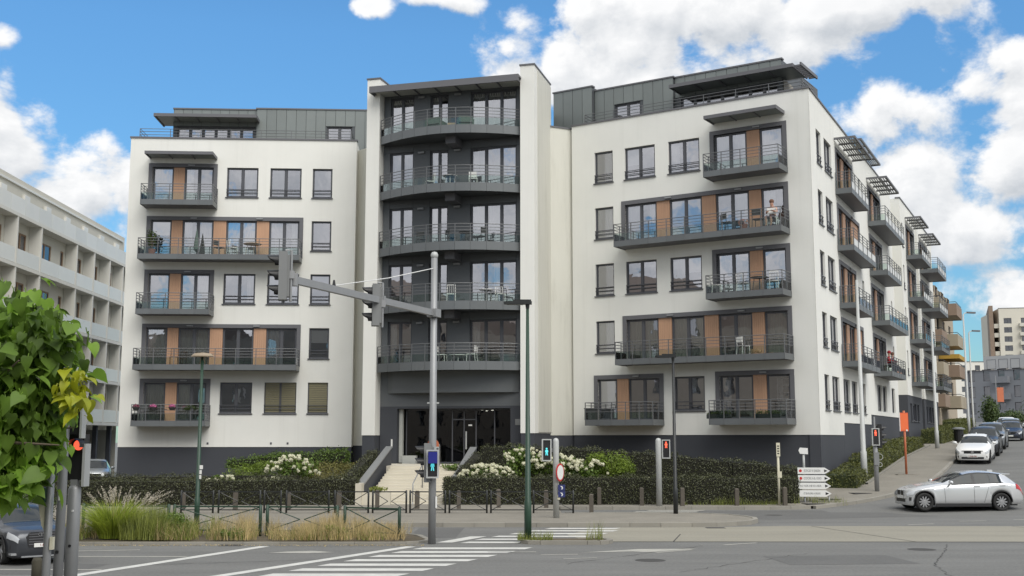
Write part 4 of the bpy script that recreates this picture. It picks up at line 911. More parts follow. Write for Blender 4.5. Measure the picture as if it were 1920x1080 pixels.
# ---- brick houses across the junction (outside the picture; they show as reflections in the lower windows)
NUM = ['one', 'two', 'three', 'four', 'five', 'six', 'seven', 'eight', 'nine', 'ten', 'eleven', 'twelve', 'thirteen', 'fourteen', 'fifteen']
def row_house(i, F7, w, h):
    o = thing('brick_house', 'dark brick row house outside the picture, number %s of the row' % NUM[i], 'house', F7 @ T(w / 2, 5, 0), 'row houses opposite')
    hs_ = [(w * (c + .5) / 3 - .6, 1.0 + 3.2 * r, w * (c + .5) / 3 + .6, 2.9 + 3.2 * r) for r in range(int(h / 3.3)) for c in range(3)]
    b = MB(); wall_faces(b, 0, w, -.2, h, hs_); b.face([(0, 0, 0), (0, 0, h), (0, 9, h), (0, 9, 0)]); b.face([(w, 0, 0), (w, 9, 0), (w, 9, h), (w, 0, h)]); b.build('wall', [M_BRICK, M_ROOM], o, F7)
    for h_ in hs_: add_window(o, F7, h_[0], h_[1], 1.2, 1.9, 1, False, False, 'c')
    r = MB()
    if i % 2: r.v += [(0, 0, h), (w, 0, h), (w, 9, h), (0, 9, h), (w / 2, 0, h + 4), (w / 2, 9, h + 4)]; r.f += [(0, 1, 4), (2, 3, 5), (0, 4, 5, 3), (1, 2, 5, 4)]; r.m += [0] * 4
    else: r.v += [(0, 0, h), (w, 0, h), (w, 9, h), (0, 9, h), (0, 4.5, h + 3.2), (w, 4.5, h + 3.2)]; r.f += [(0, 1, 5, 4), (2, 3, 4, 5), (1, 2, 5), (3, 0, 4)]; r.m += [0] * 4
    r.build('roof', M_ROOFT, o, F7)
x = -76; i = 0
for w, h in ((14, 15), (13, 17), (12, 13.5), (13, 16), (12, 17.5), (10, 13), (12, 15.5), (14, 18), (12, 13)):
    row_house(i, T(x + w, -28, 0) @ RZ(180), w, h); x += w; i += 1
y = -22
for w, h in ((13, 16), (12, 18), (13, 15), (14, 17.5), (9, 14)):
    row_house(i, T(-46, y, 0) @ RZ(90), w, h); y += w; i += 1
# ================================================================== street furniture
ORD = ['first', 'second', 'third', 'fourth', 'fifth', 'sixth', 'seventh', 'eighth', 'ninth', 'tenth', 'eleventh', 'twelfth', 'thirteenth', 'fourteenth', 'fifteenth', 'sixteenth']
def pole(h, r0, r1, n=12): return MB().tube([(0, 0, -.1), (0, 0, h * .3), (0, 0, h)], [r0, r0 + (r1 - r0) * .3, r1], n)

# ---- signal heads (built facing local -y)
def vehicle_head(parent, W, n=3, lit=None, body=None):
    h = .32 * n + .06; hw = .15
    b = MB(); b.box(-hw, hw, 0, .16, -h / 2, h / 2); b.box(-hw + .03, hw - .03, .16, .22, -h / 2 + .06, h / 2 - .06); b.box(-hw - .015, -hw, -.01, .17, -h / 2 - .01, h / 2 + .01); b.box(hw, hw + .015, -.01, .17, -h / 2 - .01, h / 2 + .01)
    o = inst('signal_head', proto(('vh', n, body), lambda: b.mesh('signal_head', M_SIGBLK if body else M_SIGGREY)), parent, W)
    def vis():
        m = MB(); K = 14
        for i in range(K):
            a0, a1 = rad(-35 + 250 * i / K), rad(-35 + 250 * (i + 1) / K)
            p = lambda a, r, y: (r * math.cos(a), y, r * math.sin(a))
            f0 = -.24 if True else 0
            e = lambda a: -.10 - .16 * max(0, math.sin(a)) ** .5
            m.face([p(a0, .13, 0), p(a1, .13, 0), p(a1, .12, e(a1)), p(a0, .12, e(a0))])
            m.face([p(a0, .122, 0), p(a0, .112, e(a0)), p(a1, .112, e(a1)), p(a1, .122, 0)])
        return m.mesh('visor', M_SIGBLK)
    for i in range(n):
        z = h / 2 - .19 - .32 * i
        inst('visor', proto('visor', vis), o, W @ T(0, 0, z))
        inst('lens', proto(('lens', i == lit), lambda: MB().disc(.11, 16, T(0, -.008, 0) @ RX(90)).mesh('lens', L_RED if i == lit else M_SIGBLK)), o, W @ T(0, 0, z))
    return o
def man(lit):
    m = MB(); X = RX(90)
    m.disc(.028, 10, T(0, -.012, .085) @ X)
    for q in ([(-.035, .05), (.035, .05), (.028, -.02), (-.028, -.02)], [(-.028, -.02), (0, -.02), (-.012, -.11), (-.036, -.11)], [(0, -.02), (.028, -.02), (.040, -.11), (.016, -.11)], [(-.035, .05), (-.05, -.015), (-.04, -.02), (-.024, .03)], [(.035, .05), (.05, -.015), (.04, -.02), (.024, .03)]):
        m.face([(x, -.012, z) for x, z in q])
    return m.mesh('lit_figure', lit)
def ped_head(parent, W, colour):
    b = MB(); b.box(-.15, .15, .02, .2, -.36, .36); o = inst('signal_head', proto('ph', lambda: b.mesh('signal_head', M_SIGGREY)), parent, W)
    f = MB()
    for q in ((-.165, -.125, -.375, .375), (.125, .165, -.375, .375), (-.125, .125, .335, .375), (-.125, .125, -.375, -.335)): f.box(q[0], q[1], -.035, .02, q[2], q[3])
    inst('bezel', proto('phb', lambda: f.mesh('bezel', M_STEELP)), o, W)
    inst('face_plate', proto('phf', lambda: MB().box(-.125, .125, 0, .018, -.335, .335).mesh('face_plate', M_SIGBLK)), o, W)
    z = .17 if colour == 'red' else -.05
    inst('lit_figure', proto(('man', colour), lambda: man(L_RED if colour == 'red' else L_CYAN)), o, W @ T(0, 0, z) @ Matrix.Scale(1.15, 4))
    return o
def clampm(parent, W, ln=.18): inst('bracket', proto(('br', ln), lambda: MB().box(-.04, .04, 0, ln, -.05, .05).mesh('bracket', M_STEEL)), parent, W)

# ---- mast arm signal
MA = thing('signal_mast', 'tall grey traffic signal mast with a long arm reaching over the road', 'traffic light', T(-2.14, 31.11, 0))
W0 = WM[MA.name]
inst('pole', pole(7.75, .105, .085).mesh('pole', M_STEEL, True), MA, W0); MB().lathe([(.001, .13), (.07, .11), (.105, .04), (.10, -.02), (.088, -.04)], 14, T(0, 0, 7.78)).build('pole_cap', M_STEELP, MA, W0, True)
Aarm = math.atan2(-6.81, -2.66); WA = W0 @ T(0, 0, 6.2) @ Matrix.Rotation(Aarm, 4, 'Z')
b = MB(); b.box(-.3, 7.1, -.06, .06, -.08, .08); b.box(-.16, .16, -.14, .14, -.11, .11); b.tube([(7.1, 0, -.13), (7.1, 0, .14)], .09, 10); b.box(3.0, 3.12, -.09, .09, -.12, .12); arm = b.build('arm', M_STEEL, MA, WA)
b = MB(); p0 = Vector((0, 0, 7.45)); p1 = WA.inverted() @ (W0 @ p0); q1 = Vector((5.4, 0, .09)); b.tube([p1, p1.lerp(q1, .5) - Vector((0, 0, .05)), q1], .012, 6); b.build('stay_wire', M_WSIGN, arm, WA)
MB().tube([(5.4, 0, .06), (5.4, 0, .22)], [.05, .02], 8).build('wire_anchor', M_SIGBLK, arm, WA)
hd = -84 - 0
for t, z in ((7.35, .05), (3.15, -.12)):
    P = WA @ Vector((t, 0, 0)); Wh = T(P.x - .18, P.y - .02, P.z + z) @ RZ(-80)
    vehicle_head(MA, Wh); 
    b = MB(); b.tube([(0, .25, -.55), (0, .25, .56), (0, .12, .56)], .03, 8); b.box(-.05, .05, .14, .32, -.05, .12); b.build('hanger', M_STEEL, MA, Wh)
vehicle_head(MA, W0 @ T(-.22, -.05, 2.15) @ RZ(-85)); ped_head(MA, W0 @ T(.02, -.32, 2.12) @ RZ(6), 'green'); ped_head(MA, W0 @ T(.10, -.02, 2.2) @ RZ(80), 'green')
b = MB(); b.box(-.12, .12, -.22, -.04, .02, .32); b.build('blue_cover', pm('blue_plastic', (.02, .025, .20), .35, var=.15), MA, W0 @ T(.02, -.32, 2.12) @ RZ(6))
for s in (-.16, .16): clampm(MA, W0 @ T(0, -.2, 2.12 + s), .2)
MB().disc(.16, 24, T(0, .14, 2.62) @ RX(90)).lathe([(.16, 0), (.16, -.02)], 24, T(0, .14, 2.62) @ RX(90)).disc(.16, 24, T(0, .16, 2.62) @ RX(-90)).build('round_sign', M_ORANGEP, MA, W0)
MB().box(.09, .13, -.08, .0, .95, 1.25).build('push_button', M_WSIGN, MA, W0); MB().box(-.16, .16, -.012, .012, 3.73, 3.77).build('bracket', M_STEELP, MA, W0)
# ---- pedestrian signal posts
PS = thing('pedestrian_signal', 'pale grey post with green pedestrian light, round sign and blue arrow plates', 'traffic light', T(1.50, 39.38, .12)); W0 = WM[PS.name]
inst('pole', MB().tube([(0, 0, -.1), (0, 0, 2.58), (0, 0, 2.66), (0, 0, 2.69)], [.105, .105, .08, .02], 14).mesh('pole', M_STEELP, True), PS, W0)
ped_head(PS, W0 @ T(-.32, -.06, 2.28) @ RZ(6), 'green'); MB().box(-.3, 0, .02, .08, 2.22, 2.34).build('bracket', M_STEEL, PS, W0)
Wd = W0 @ T(.14, -.12, 1.53) @ RZ(62); MB().disc(.30, 24, RX(90)).disc(.30, 24, T(0, .02, 0) @ RX(-90)).lathe([(.30, 0), (.30, -.02)], 24, RX(90)).build('round_sign', M_RED, PS, Wd); MB().disc(.245, 24, T(0, -.005, 0) @ RX(90)).build('sign_face', M_WSIGN, PS, Wd)
for i in range(2):
    zz = 1.02 - .22 * i; q = MB().box(.06, .30, -.15, -.135, zz - .1, zz + .1).build('arrow_plate', M_BLUE, PS, W0)
    MB().face([(.13, -.153, zz + .06), (.2, -.153, zz + .05), (.23, -.153, zz - .01), (.2, -.153, zz - .06), (.17, -.153, zz - .06), (.19, -.153, zz), (.17, -.153, zz + .02)][::-1]).build('arrow', M_WSIGN, q, W0)
MB().box(.04, .13, -.13, -.06, .62, .78).build('push_button', M_YPOLE, PS, W0)
PS2 = thing('pedestrian_signal', 'pale grey post with red pedestrian light before the hedge, left of black lamp', 'traffic light', T(5.87, 46.2, .12)); W0 = WM[PS2.name]
inst('pole', MB().tube([(0, 0, -.1), (0, 0, 2.58), (0, 0, 2.66), (0, 0, 2.69)], [.115, .115, .09, .02], 14).mesh('pole', M_STEELP, True), PS2, W0)
ped_head(PS2, W0 @ T(.30, -.06, 2.25) @ RZ(-8), 'red'); MB().box(0, .3, .02, .08, 2.22, 2.34).build('bracket', M_STEEL, PS2, W0)
xs_, ys_ = 15.9, 50.43; SG = thing('pedestrian_signal', 'grey signal post with red pedestrian light on the side street corner', 'traffic light', T(xs_, ys_, .44)); W0 = WM[SG.name]
inst('pole', MB().tube([(0, 0, -.1), (0, 0, 2.5), (0, 0, 2.55)], [.10, .10, .02], 14).mesh('pole', M_STEEL, True), SG, W0)
ped_head(SG, W0 @ T(-.02, -.16, 2.42), 'red'); vehicle_head(SG, W0 @ T(.28, .05, 2.45) @ RZ(85), 3, None, 'k'); MB().box(-.03, .03, -.03, .03, 2.5, 3.3).build('antenna_post', M_STEEL, SG, W0)
MB().box(-.11, .11, -.135, -.10, 1.2, 1.75).build('sticker_plate', M_SIGGREY, SG, W0)
for zz, r in ((1.55, .14), (1.22, .10)): MB().lathe([(r - .02, -.01), (r, -.01), (r, .01), (r - .02, .01), (r - .02, -.01)], 18, T(.18, 0, zz) @ RX(90)).build('ring_clip', M_STEELP, SG, W0)
# ---- foreground signal cluster at the left edge
FGp = thing('signal_post', 'thick grey foreground post carrying a red traffic light behind the leafy tree', 'traffic light', T(-6.42, 17.0, 0)); W0 = WM[FGp.name]
inst('pole', MB().tube([(0, 0, -.1), (0, 0, 2.06), (0, 0, 2.12)], [.097, .092, .06], 16).mesh('pole', M_STEEL, True), FGp, W0); MB().box(-.05, .05, -.05, .05, 2.08, 2.20).build('bracket', M_STEEL, FGp, W0)
MB().box(-.10, .12, -.04, .18, 2.19, 2.86).build('signal_head', M_SIGBLK, FGp, W0)
MB().box(.125, .165, -.10, .12, 2.10, 2.72).build('back_plate', M_STEELP, FGp, W0)
MB().disc(.075, 18, T(.045, -.055, 2.70) @ RX(90)).build('lens', L_RED, FGp, W0)
b = MB(); K = 14
for i in range(K):
    a0, a1 = rad(-20 + 220 * i / K), rad(-20 + 220 * (i + 1) / K); b.face([(.10 * math.cos(a0) + .045, -.05, 2.70 + .10 * math.sin(a0)), (.10 * math.cos(a1) + .045, -.05, 2.70 + .10 * math.sin(a1)), (.09 * math.cos(a1) + .045, -.26, 2.70 + .09 * math.sin(a1)), (.09 * math.cos(a0) + .045, -.26, 2.70 + .09 * math.sin(a0))])
b.build('visor', M_SIGBLK, FGp, W0)
MB().tube([(0, -.10, 1.25), (0, -.085, 1.25)], .022, 10).build('bolt', M_SIGBLK, FGp, W0); MB().tube([(.02, -.10, 1.75), (.02, -.085, 1.75)], .016, 10).build('bolt', M_WSIGN, FGp, W0)
FG2 = thing('signal_post', 'middle of three grey foreground posts at the left edge, with dark signal head', 'post', T(-6.45, 16.6, 0)); W0 = WM[FG2.name]
inst('pole', MB().tube([(0, 0, -.1), (0, 0, 3.38), (0, 0, 3.42)], [.072, .060, .03], 14).mesh('pole', M_STEEL, True), FG2, W0); MB().box(.0, .19, .065, .25, 2.86, 3.34).build('signal_head', M_SIGBLK, FG2, W0); MB().box(.195, .225, .03, .2, 2.8, 3.38).build('back_plate', M_STEELP, FG2, W0)
MB().box(-.015, .025, -.080, -.070, 1.92, 2.0).build('sticker', M_WSIGN, FG2, W0); MB().tube([(0, -.085, 1.2), (0, -.07, 1.2)], .025, 10).build('bolt', M_SIGBLK, FG2, W0)
FG3 = thing('sign_post', 'slim grey foreground pole, leftmost of three, with a green box hung on it', 'post', T(-6.42, 16.1, 0)); W0 = WM[FG3.name]
inst('pole', MB().tube([(0, 0, -.1), (0, 0, 2.6)], [.058, .052], 12).mesh('pole', M_STEEL, True), FG3, W0); MB().prism([(-.13, -.1), (-.03, -.1), (-.03, .06), (-.13, .06)], 1.92, 2.12).build('hanging_box', M_GREEN, FG3, W0)
b = MB(); b.prism([(-.17, .25), (-.05, .27), (-.05, -.20), (-.10, -.12)], 0, .02, X=T(0, .02, 1.72) @ RX(90)); b.build('sign_back', M_YPOLE, FG3, W0); MB().box(.055, .10, -.07, .0, 1.28, 1.45).build('push_button', M_YPOLE, FG3, W0)
wb = thing('wooden_bollard', 'dark weathered timber bollard at the bottom left edge beside grey posts', 'bollard', T(-9.15, 22.5, 0)); MB().tube([(0, 0, -.1), (0, 0, .46), (0, 0, .52)], [.10, .10, .07], 12).build('post', pm('dark_timber', (.05, .045, .03), .8, var=.3, scale=6), wb, WM[wb.name], True)

# ---- lamps
def street_lamp(name, label, x, y, z, h, mat, r0, r1, head, rot, lean=0):
    o = thing(name, label, 'street lamp', T(x, y, z)); W = T(x, y, z) @ RY(lean)
    inst('pole', MB().tube([(0, 0, -.1), (0, 0, h * .16), (0, 0, h * .165), (0, 0, h)], [r0, r0, r0 * .8, r1], 12).mesh('pole', mat, True), o, W)
    Wh = W @ T(0, 0, h) @ RZ(rot)
    if head == 'led':
        b = MB(); b.prism([(-.12, -.09), (.55, -.14), (.66, 0), (.55, .14), (-.12, .09)], .0, .08); b.prism([(-.1, -.06), (.4, -.09), (.4, .09), (-.1, .06)], .08, .13); b.tube([(0, 0, -.12), (0, 0, .05)], [.05, .07], 10); b.build('lamp_head', M_BLACK, o, Wh)
        MB().box(.12, .52, -.09, .09, -.012, -.001).build('lamp_glass', M_SIGGREY, o, Wh)
    if head == 'bowl':
        b = MB(); b.lathe([(.02, .10), (.25, .08), (.34, .02), (.34, 0), (.02, -.01)], 18); b.tube([(0, 0, -.1), (0, 0, .02)], .05, 8); b.build('lamp_head', pm('tan_luminaire', (.30, .24, .17), .6, var=.1), o, Wh @ Matrix.Diagonal((1.05, .6, 1.3, 1)))
    if head == 'arm':
        b = MB(); b.tube([(0, 0, -.05), (.15, 0, .12), (.5, 0, .18)], .04, 8); b.build('arm', mat, o, Wh); b = MB(); b.prism([(.4, -.09), (1.25, -.14), (1.32, 0), (1.25, .14), (.4, .09)], .12, .26); b.build('lamp_head', M_SURR, o, Wh)
    return o
street_lamp('street_lamp', 'dark green lamp post with tan lamp head before the left wing', -9.76, 35.96, .1, 5.25, M_GREEN, .085, .045, 'bowl', 0, 0)
street_lamp('street_lamp', 'dark green lamp post with flat black head standing at the crosswalk', .43, 31.43, .08, 6.40, M_GREEN, .098, .04, 'led', 180)
street_lamp('street_lamp', 'slim black lamp post on the tip of the traffic island', 5.87, 41.6, .12, 5.6, M_BLACK, .085, .045, 'led', 170)
street_lamp('street_lamp', 'tall pale grey lamp post at the corner of the side street', 16.52, 54.2, .62, 9.7, M_STEELP, .15, .06, '', 0)
x, y = up2xy(23, 2.6); street_lamp('street_lamp', 'tall pale grey lamp post halfway up the side street beside low hedges', x, y, prof(23), 7.6, M_STEELP, .13, .06, '', 0)
x, y = up2xy(52, 2.15); street_lamp('street_lamp', 'far grey lamp post with curved arm, nearer of two by the balcony block', x, y, prof(52), 10.6, M_STEELP, .12, .06, 'arm', 20)
x, y = up2xy(62, 1.75); street_lamp('street_lamp', 'far grey lamp post with curved arm, farther of two by the balcony block', x, y, prof(62), 9.6, M_STEELP, .11, .06, 'arm', 20)
# stickers on the green post
l0 = D.objects['street_lamp']
for zz, s in ((1.75, .10), (1.6, .07), (1.45, .06)): MB().box(.02, .02 + s, -.10, -.085, zz, zz + .12).build('sticker', M_WSIGN, l0, T(-9.72, 35.96, .1))

# ---- bus stop style orange board
x, y = up2xy(5.4, 3.0); OB = thing('orange_sign', 'orange red rectangular board on an orange post beside the side street', 'sign', T(x, y, prof(5.4) + .12)); W0 = WM[OB.name]
inst('pole', MB().tube([(0, 0, -.1), (0, 0, 3.1)], .055, 10).mesh('pole', M_ORANGEP, True), OB, W0)
MB().box(-.24, .18, -.07, -.02, 2.10, 3.0).build('board', M_ORANGE, OB, W0); MB().box(-.20, .14, -.076, -.071, 2.16, 2.94).build('board_face', pm('orange_face', (.80, .16, .05), .5, var=.1), OB, W0); MB().box(.05, .13, -.082, -.077, 2.1, 2.18).build('sticker', M_WSIGN, OB, W0)
MB().box(-.25, -.22, -.075, -.015, 2.09, 3.01).build('board_edge', M_WSIGN, OB, W0); MB().box(-.5, .6, -.25, .25, -.05, .015).build('foot_slab', M_PAVE, OB, W0)
x, y = up2xy(100, 13.8); OB2 = thing('orange_sign', 'small far orange red banner hanging on the right of the street', 'sign', T(74, 175, 5.3)); W0 = WM[OB2.name]; MB().tube([(0, 0, 0), (0, 0, 7)], .07, 8).build('pole', M_STEEL, OB2, W0); MB().box(.1, 1.1, -.05, .05, 3.0, 5.2).build('board', M_ORANGEP, OB2, W0)

# ---- direction signs
DS = thing('direction_sign', 'stack of four white arrow direction signs at the hedge end', 'sign', T(12.32, 47.3, .12)); W0 = WM[DS.name] @ RZ(-6)
for x in (-.35, .62): inst('pole', MB().tube([(x, .05, -.1), (x, .05, .35)], .035, 8).mesh('pole', M_STEEL, True), DS, W0)
MB().tube([(-.35, .05, 1.2), (-.35, .05, 2.1)], .05, 8).build('pole', M_STEELP, DS, W0, True)
TX = ['ECFCSE VI EAKEN', 'CCFCKE A B. OOO', 'IL VOOR A BR VE A NEUR', 'ST BI-FLORIS A MEURS']
for i in range(4):
    zz = 1.36 - .305 * i; x0 = -.62 + .01 * i
    q = MB().prism([(x0, -.13), (x0 + 1.08, -.13), (x0 + 1.30, 0), (x0 + 1.08, .13), (x0, .13)], 0, .035, X=T(0, 0, zz) @ RX(90)).build('arrow_board', M_WSIGN, DS, W0)
    text_part('lettering', TX[i], .135 if i < 2 else .11, M_SIGNTXT, q, W0 @ T(x0 + (.58 if i < 2 else .52), -.038, zz) @ RX(90) @ Matrix.Diagonal((.62, 1, 1, 1)))
    MB().face([(x0 + 1.06, -.038, zz - .06), (x0 + 1.20, -.038, zz), (x0 + 1.06, -.038, zz + .06)]).build('arrow_mark', M_SIGBLK, q, W0)
    if i < 2: MB().disc(.06, 14, T(x0 + .11, -.038, zz) @ RX(90)).build('red_emblem', M_RED, q, W0)
MB().prism([(-.50, -.13), (-.18, -.15), (-.18, .10), (-.50, .12), (-.56, 0)], 0, .03, X=T(0, 0, 2.18) @ RX(90)).build('small_board', M_WSIGN, DS, W0)
YP = thing('marker_pole', 'old cream painted pole with small plates standing in front of the hedge', 'post', T(10.79, 48.0 - 1.2, .12)); W0 = WM[YP.name]
inst('pole', MB().tube([(0, 0, -.1), (0, 0, 2.5)], .05, 10).mesh('pole', M_YPOLE, True), YP, W0); MB().box(-.075, .075, -.075, -.05, 1.95, 2.5).build('plate', M_YPOLE, YP, W0)
for i in range(4): MB().box(-.04, .04, -.079, -.0755, 2.04 + i * .1, 2.09 + i * .1).build('plate_mark', M_SIGBLK, YP, W0)
MB().box(-.05, .12, -.07, -.05, 1.1, 1.35).build('plate', M_YPOLE, YP, W0)
x, y = up2xy(33, 3.0); LB = thing('litter_bin', 'dark litter bin with pale lid on the side street footpath', 'bin', T(x, y, prof(33) + .12)); W0 = WM[LB.name] @ Matrix.Scale(.72, 4); MB().lathe([(.001, 0), (.42, 0), (.46, 1.25), (.001, 1.26)], 12).build('body', M_SIGBLK, LB, W0); MB().lathe([(.001, 1.5), (.3, 1.48), (.62, 1.36), (.62, 1.28), (.001, 1.28)], 14).build('lid', M_SIGGREY, LB, W0)

# ---- bollards
BL = [(-12.3, 43.4), (-10.4, 43.6), (-8.4, 43.6), (-6.54, 43.83), (-5.13, 44.14), (-3.64, 44.46), (-2.04, 44.46), (-.52, 45.1), (1.33, 45.1), (3.02, 44.14), (3.54, 47.0), (5.22, 46.6), (6.78, 46.11), (9.04, 46.6), (10.97, 46.6)]
bm_ = MB(); bm_.prism([(-.10, -.10), (.10, -.10), (.10, .10), (-.10, .10)], -.2, .66); bm_.prism([(-.10, -.10), (.10, -.10), (.10, .10), (-.10, .10)], .66, .661)
nb = len(bm_.v); bm_.v += [(-.10, -.10, .661), (.10, -.10, .661), (.10, .10, .661), (-.10, .10, .661), (-.06, -.06, .70), (.06, -.06, .70), (.06, .06, .70), (-.06, .06, .70)]
for q in ((4, 5, 6, 7), (0, 1, 5, 4), (1, 2, 6, 5), (2, 3, 7, 6), (3, 0, 4, 7)): bm_.f.append(tuple(nb + i for i in q)); bm_.m.append(0)
bme = bm_.mesh('bollard', M_BOLL)
for i, (x, y) in enumerate(BL):
    zz = 0 if (x > 2.5 and y < 45) else .12
    tag(inst('bollard', bme, None, T(x, y, zz) @ RZ(random.uniform(-12, 12)) @ RX(random.uniform(-1.5, 1.5)) @ Matrix.Diagonal((.78, .78, random.uniform(.95, 1.06), 1))), 'weathered square brown bollard, %s from the left along the pavement' % ORD[i], 'bollard', 'brown bollards before the hedges')

# ---- cross-braced barriers
def barrier(x0, y0, x1, y1, z, mat, label, h=.80, grp=None, postr=.035):
    d = Vector((x1 - x0, y1 - y0, 0)); L = round(d.length, 2); W = T(x0, y0, z) @ Matrix.Rotation(math.atan2(d.y, d.x), 4, 'Z')
    o = thing('barrier', label, 'barrier', W, grp)
    pmh = proto(('bp', mat.name, h), lambda: MB().tube([(0, 0, -.1), (0, 0, h), (0, 0, h + .02)], [postr, postr, .015], 10).mesh('post', mat, True))
    inst('post', pmh, o, W); inst('post', pmh, o, W @ T(L, 0, 0))
    def rails():
        b = MB(); b.box(.02, L - .02, -.018, .018, h - .06, h - .02); b.box(.02, L - .02, -.014, .014, .10, .135)
        c = L / 2; zc = (h + .05) / 2
        for s in (-1, 1):
            xa = .03 if s < 0 else L - .03; xc = c + s * .06
            b.tube([(xa, 0, h - .06), (xc, 0, zc)], .015, 6); b.tube([(xa, 0, .12), (xc, 0, zc)], .015, 6)
        return b.mesh('rail', mat)
    inst('rail', proto(('brl', L, mat.name, h), rails), o, W)
bx = [(-11.95, -10.8), (-10.6, -9.1), (-8.95, -8.35), (-8.15, -6.62), (-6.40, -5.19), (-5.03, -3.82), (-3.68, -2.41), (-2.26, -.91), (-.76, .64), (.78, 2.21)]
for i, (a, c) in enumerate(bx): barrier(a, 41.9, c, 41.9, .12, M_BLACK, 'black cross braced pedestrian barrier, %s from the left in the back row' % ORD[i], .80, 'black barriers on the pavement')
for i, (a, ya, c, yc) in enumerate(((-12.4, 33.6, -9.85, 33.3), (-9.65, 33.2, -7.15, 33.0), (-6.95, 33.0, -4.92, 32.7), (-4.70, 32.65, -3.10, 31.95))): barrier(a, ya, c, yc, .09, M_GREEN, 'dark green cross braced barrier in the grassy verge, %s from the left' % ORD[i], .82, 'green barriers on the verge', .045)
barrier(-16.2, 37.5, -14.6, 37.5, .12, M_BLACK, 'black barrier seen between the tree and the grey posts', .85)
# ================================================================== vehicles
def carpaint(name, col, metal=.5, rough=.32):
    return pm(name, col, rough, metal, var=.03, scale=1.5, coat=.35)
P_SILVER = carpaint('silver_paint', (.68, .69, .70), .55, .26); P_WHITE = carpaint('white_paint', (.78, .78, .77), 0, .35); P_NAVY = carpaint('dark_navy_paint', (.035, .04, .06), .3); P_BLACKC = carpaint('black_car_paint', (.022, .023, .028), .2); P_GREYC = carpaint('grey_car_paint', (.22, .23, .245), .5); P_LGREY = carpaint('pale_car_paint', (.48, .50, .51), .5); P_CHAR = carpaint('charcoal_paint', (.07, .075, .085), .5)
C_GLASS = pm('car_glass', (.035, .04, .042), .04, 0, var=.05, spec=.25); C_TRIM = pm('black_trim', (.018, .018, .019), .5, var=.1); C_TYRE = pm('tyre_rubber', (.022, .022, .022), .85, var=.15, scale=10); C_RIM = pm('alloy_rim', (.42, .42, .43), .35, .7, var=.05); C_CHROME = pm('chrome', (.72, .72, .73), .12, 1.0, var=.02); C_LAMP = pm('lamp_lens', (.50, .52, .54), .08, 0, var=.10, coat=1, scale=14); C_RED = pm('tail_lens', (.42, .01, .012), .15, 0, var=.1, coat=1); C_PLATE = pm('plate_white', (.75, .75, .72), .5, var=.03); C_PTXT = pm('plate_text', (.30, .05, .05), .6); C_SILVERT = pm('silver_trim', (.42, .43, .44), .4, .6, var=.05)
SPECS = {
 'hatch': dict(L=4.2, fa=1.53, ra=-1.23, R=.325, W=.885,
   zt=[(2.10, .66), (2.07, .73), (1.98, .79), (1.63, .885), (1.23, .95), (.81, 1.01), (.48, 1.18), (.13, 1.325), (-.17, 1.39), (-.5, 1.42), (-.95, 1.405), (-1.3, 1.36), (-1.55, 1.30), (-1.63, 1.21), (-1.85, 1.02), (-2.0, .90), (-2.10, .60)],
   zs=[(2.10, .60), (2.03, .67), (1.73, .76), (1.33, .83), (.81, .90), (0, .935), (-1, .97), (-1.45, .985), (-1.85, .95), (-2.0, .80), (-2.10, .55)],
   w=[(2.10, .62), (2.05, .72), (1.91, .80), (1.53, .855), (1.13, .875), (0, .885), (-1.2, .885), (-1.6, .865), (-1.9, .81), (-2.05, .73), (-2.10, .64)],
   wt=[(2.10, .50), (1.83, .62), (1.13, .70), (.81, .70), (.13, .60), (0, .59), (-1, .57), (-1.5, .53), (-1.85, .57), (-2.10, .58)],
   win=(.55, -1.28), cowl=.81, roof=.05, hatch=(-1.57, -1.86), bp=-.27),
 'suv': dict(L=4.5, fa=1.42, ra=-1.26, R=.36, W=.925,
   zt=[(2.25, .78), (2.22, .90), (2.1, .97), (1.7, 1.05), (1.2, 1.10), (.95, 1.13), (.6, 1.32), (.25, 1.50), (0, 1.57), (-.5, 1.615), (-1.2, 1.60), (-1.7, 1.54), (-1.95, 1.44), (-2.1, 1.15), (-2.2, .95), (-2.25, .6)],
   zs=[(2.25, .72), (2.18, .84), (1.9, .92), (1.4, .98), (.9, 1.03), (0, 1.05), (-1, 1.08), (-1.8, 1.10), (-2.15, .95), (-2.25, .55)],
   w=[(2.25, .66), (2.18, .76), (2.0, .85), (1.7, .905), (1.2, .92), (0, .925), (-1.2, .925), (-1.8, .90), (-2.1, .83), (-2.25, .70)],
   wt=[(2.25, .60), (1.9, .70), (1.0, .74), (.25, .66), (0, .64), (-1, .62), (-1.9, .58), (-2.25, .6)],
   win=(.72, -1.7), cowl=1.0, roof=.15, hatch=(-1.95, -2.12), bp=-.2),
 'sedan': dict(L=4.6, fa=1.42, ra=-1.32, R=.33, W=.90,
   zt=[(2.3, .64), (2.26, .72), (2.1, .76), (1.7, .87), (1.2, .94), (.95, .99), (.5, 1.22), (.2, 1.38), (0, 1.43), (-.5, 1.47), (-1.0, 1.45), (-1.5, 1.32), (-1.85, 1.10), (-2.2, 1.02), (-2.28, .9), (-2.3, .55)],
   zs=[(2.3, .58), (2.2, .66), (1.8, .76), (1.4, .83), (.9, .90), (0, .94), (-1, .97), (-1.8, .99), (-2.2, .92), (-2.3, .5)],
   w=[(2.3, .62), (2.22, .74), (2.0, .83), (1.6, .885), (0, .90), (-1.3, .90), (-1.9, .87), (-2.2, .80), (-2.3, .68)],
   wt=[(2.3, .52), (1.9, .66), (.95, .72), (.2, .61), (-1, .58), (-1.5, .58), (-1.85, .64), (-2.3, .6)],
   win=(.66, -1.55), cowl=.95, roof=.15, hatch=(-1.15, -1.8), bp=-.2)}
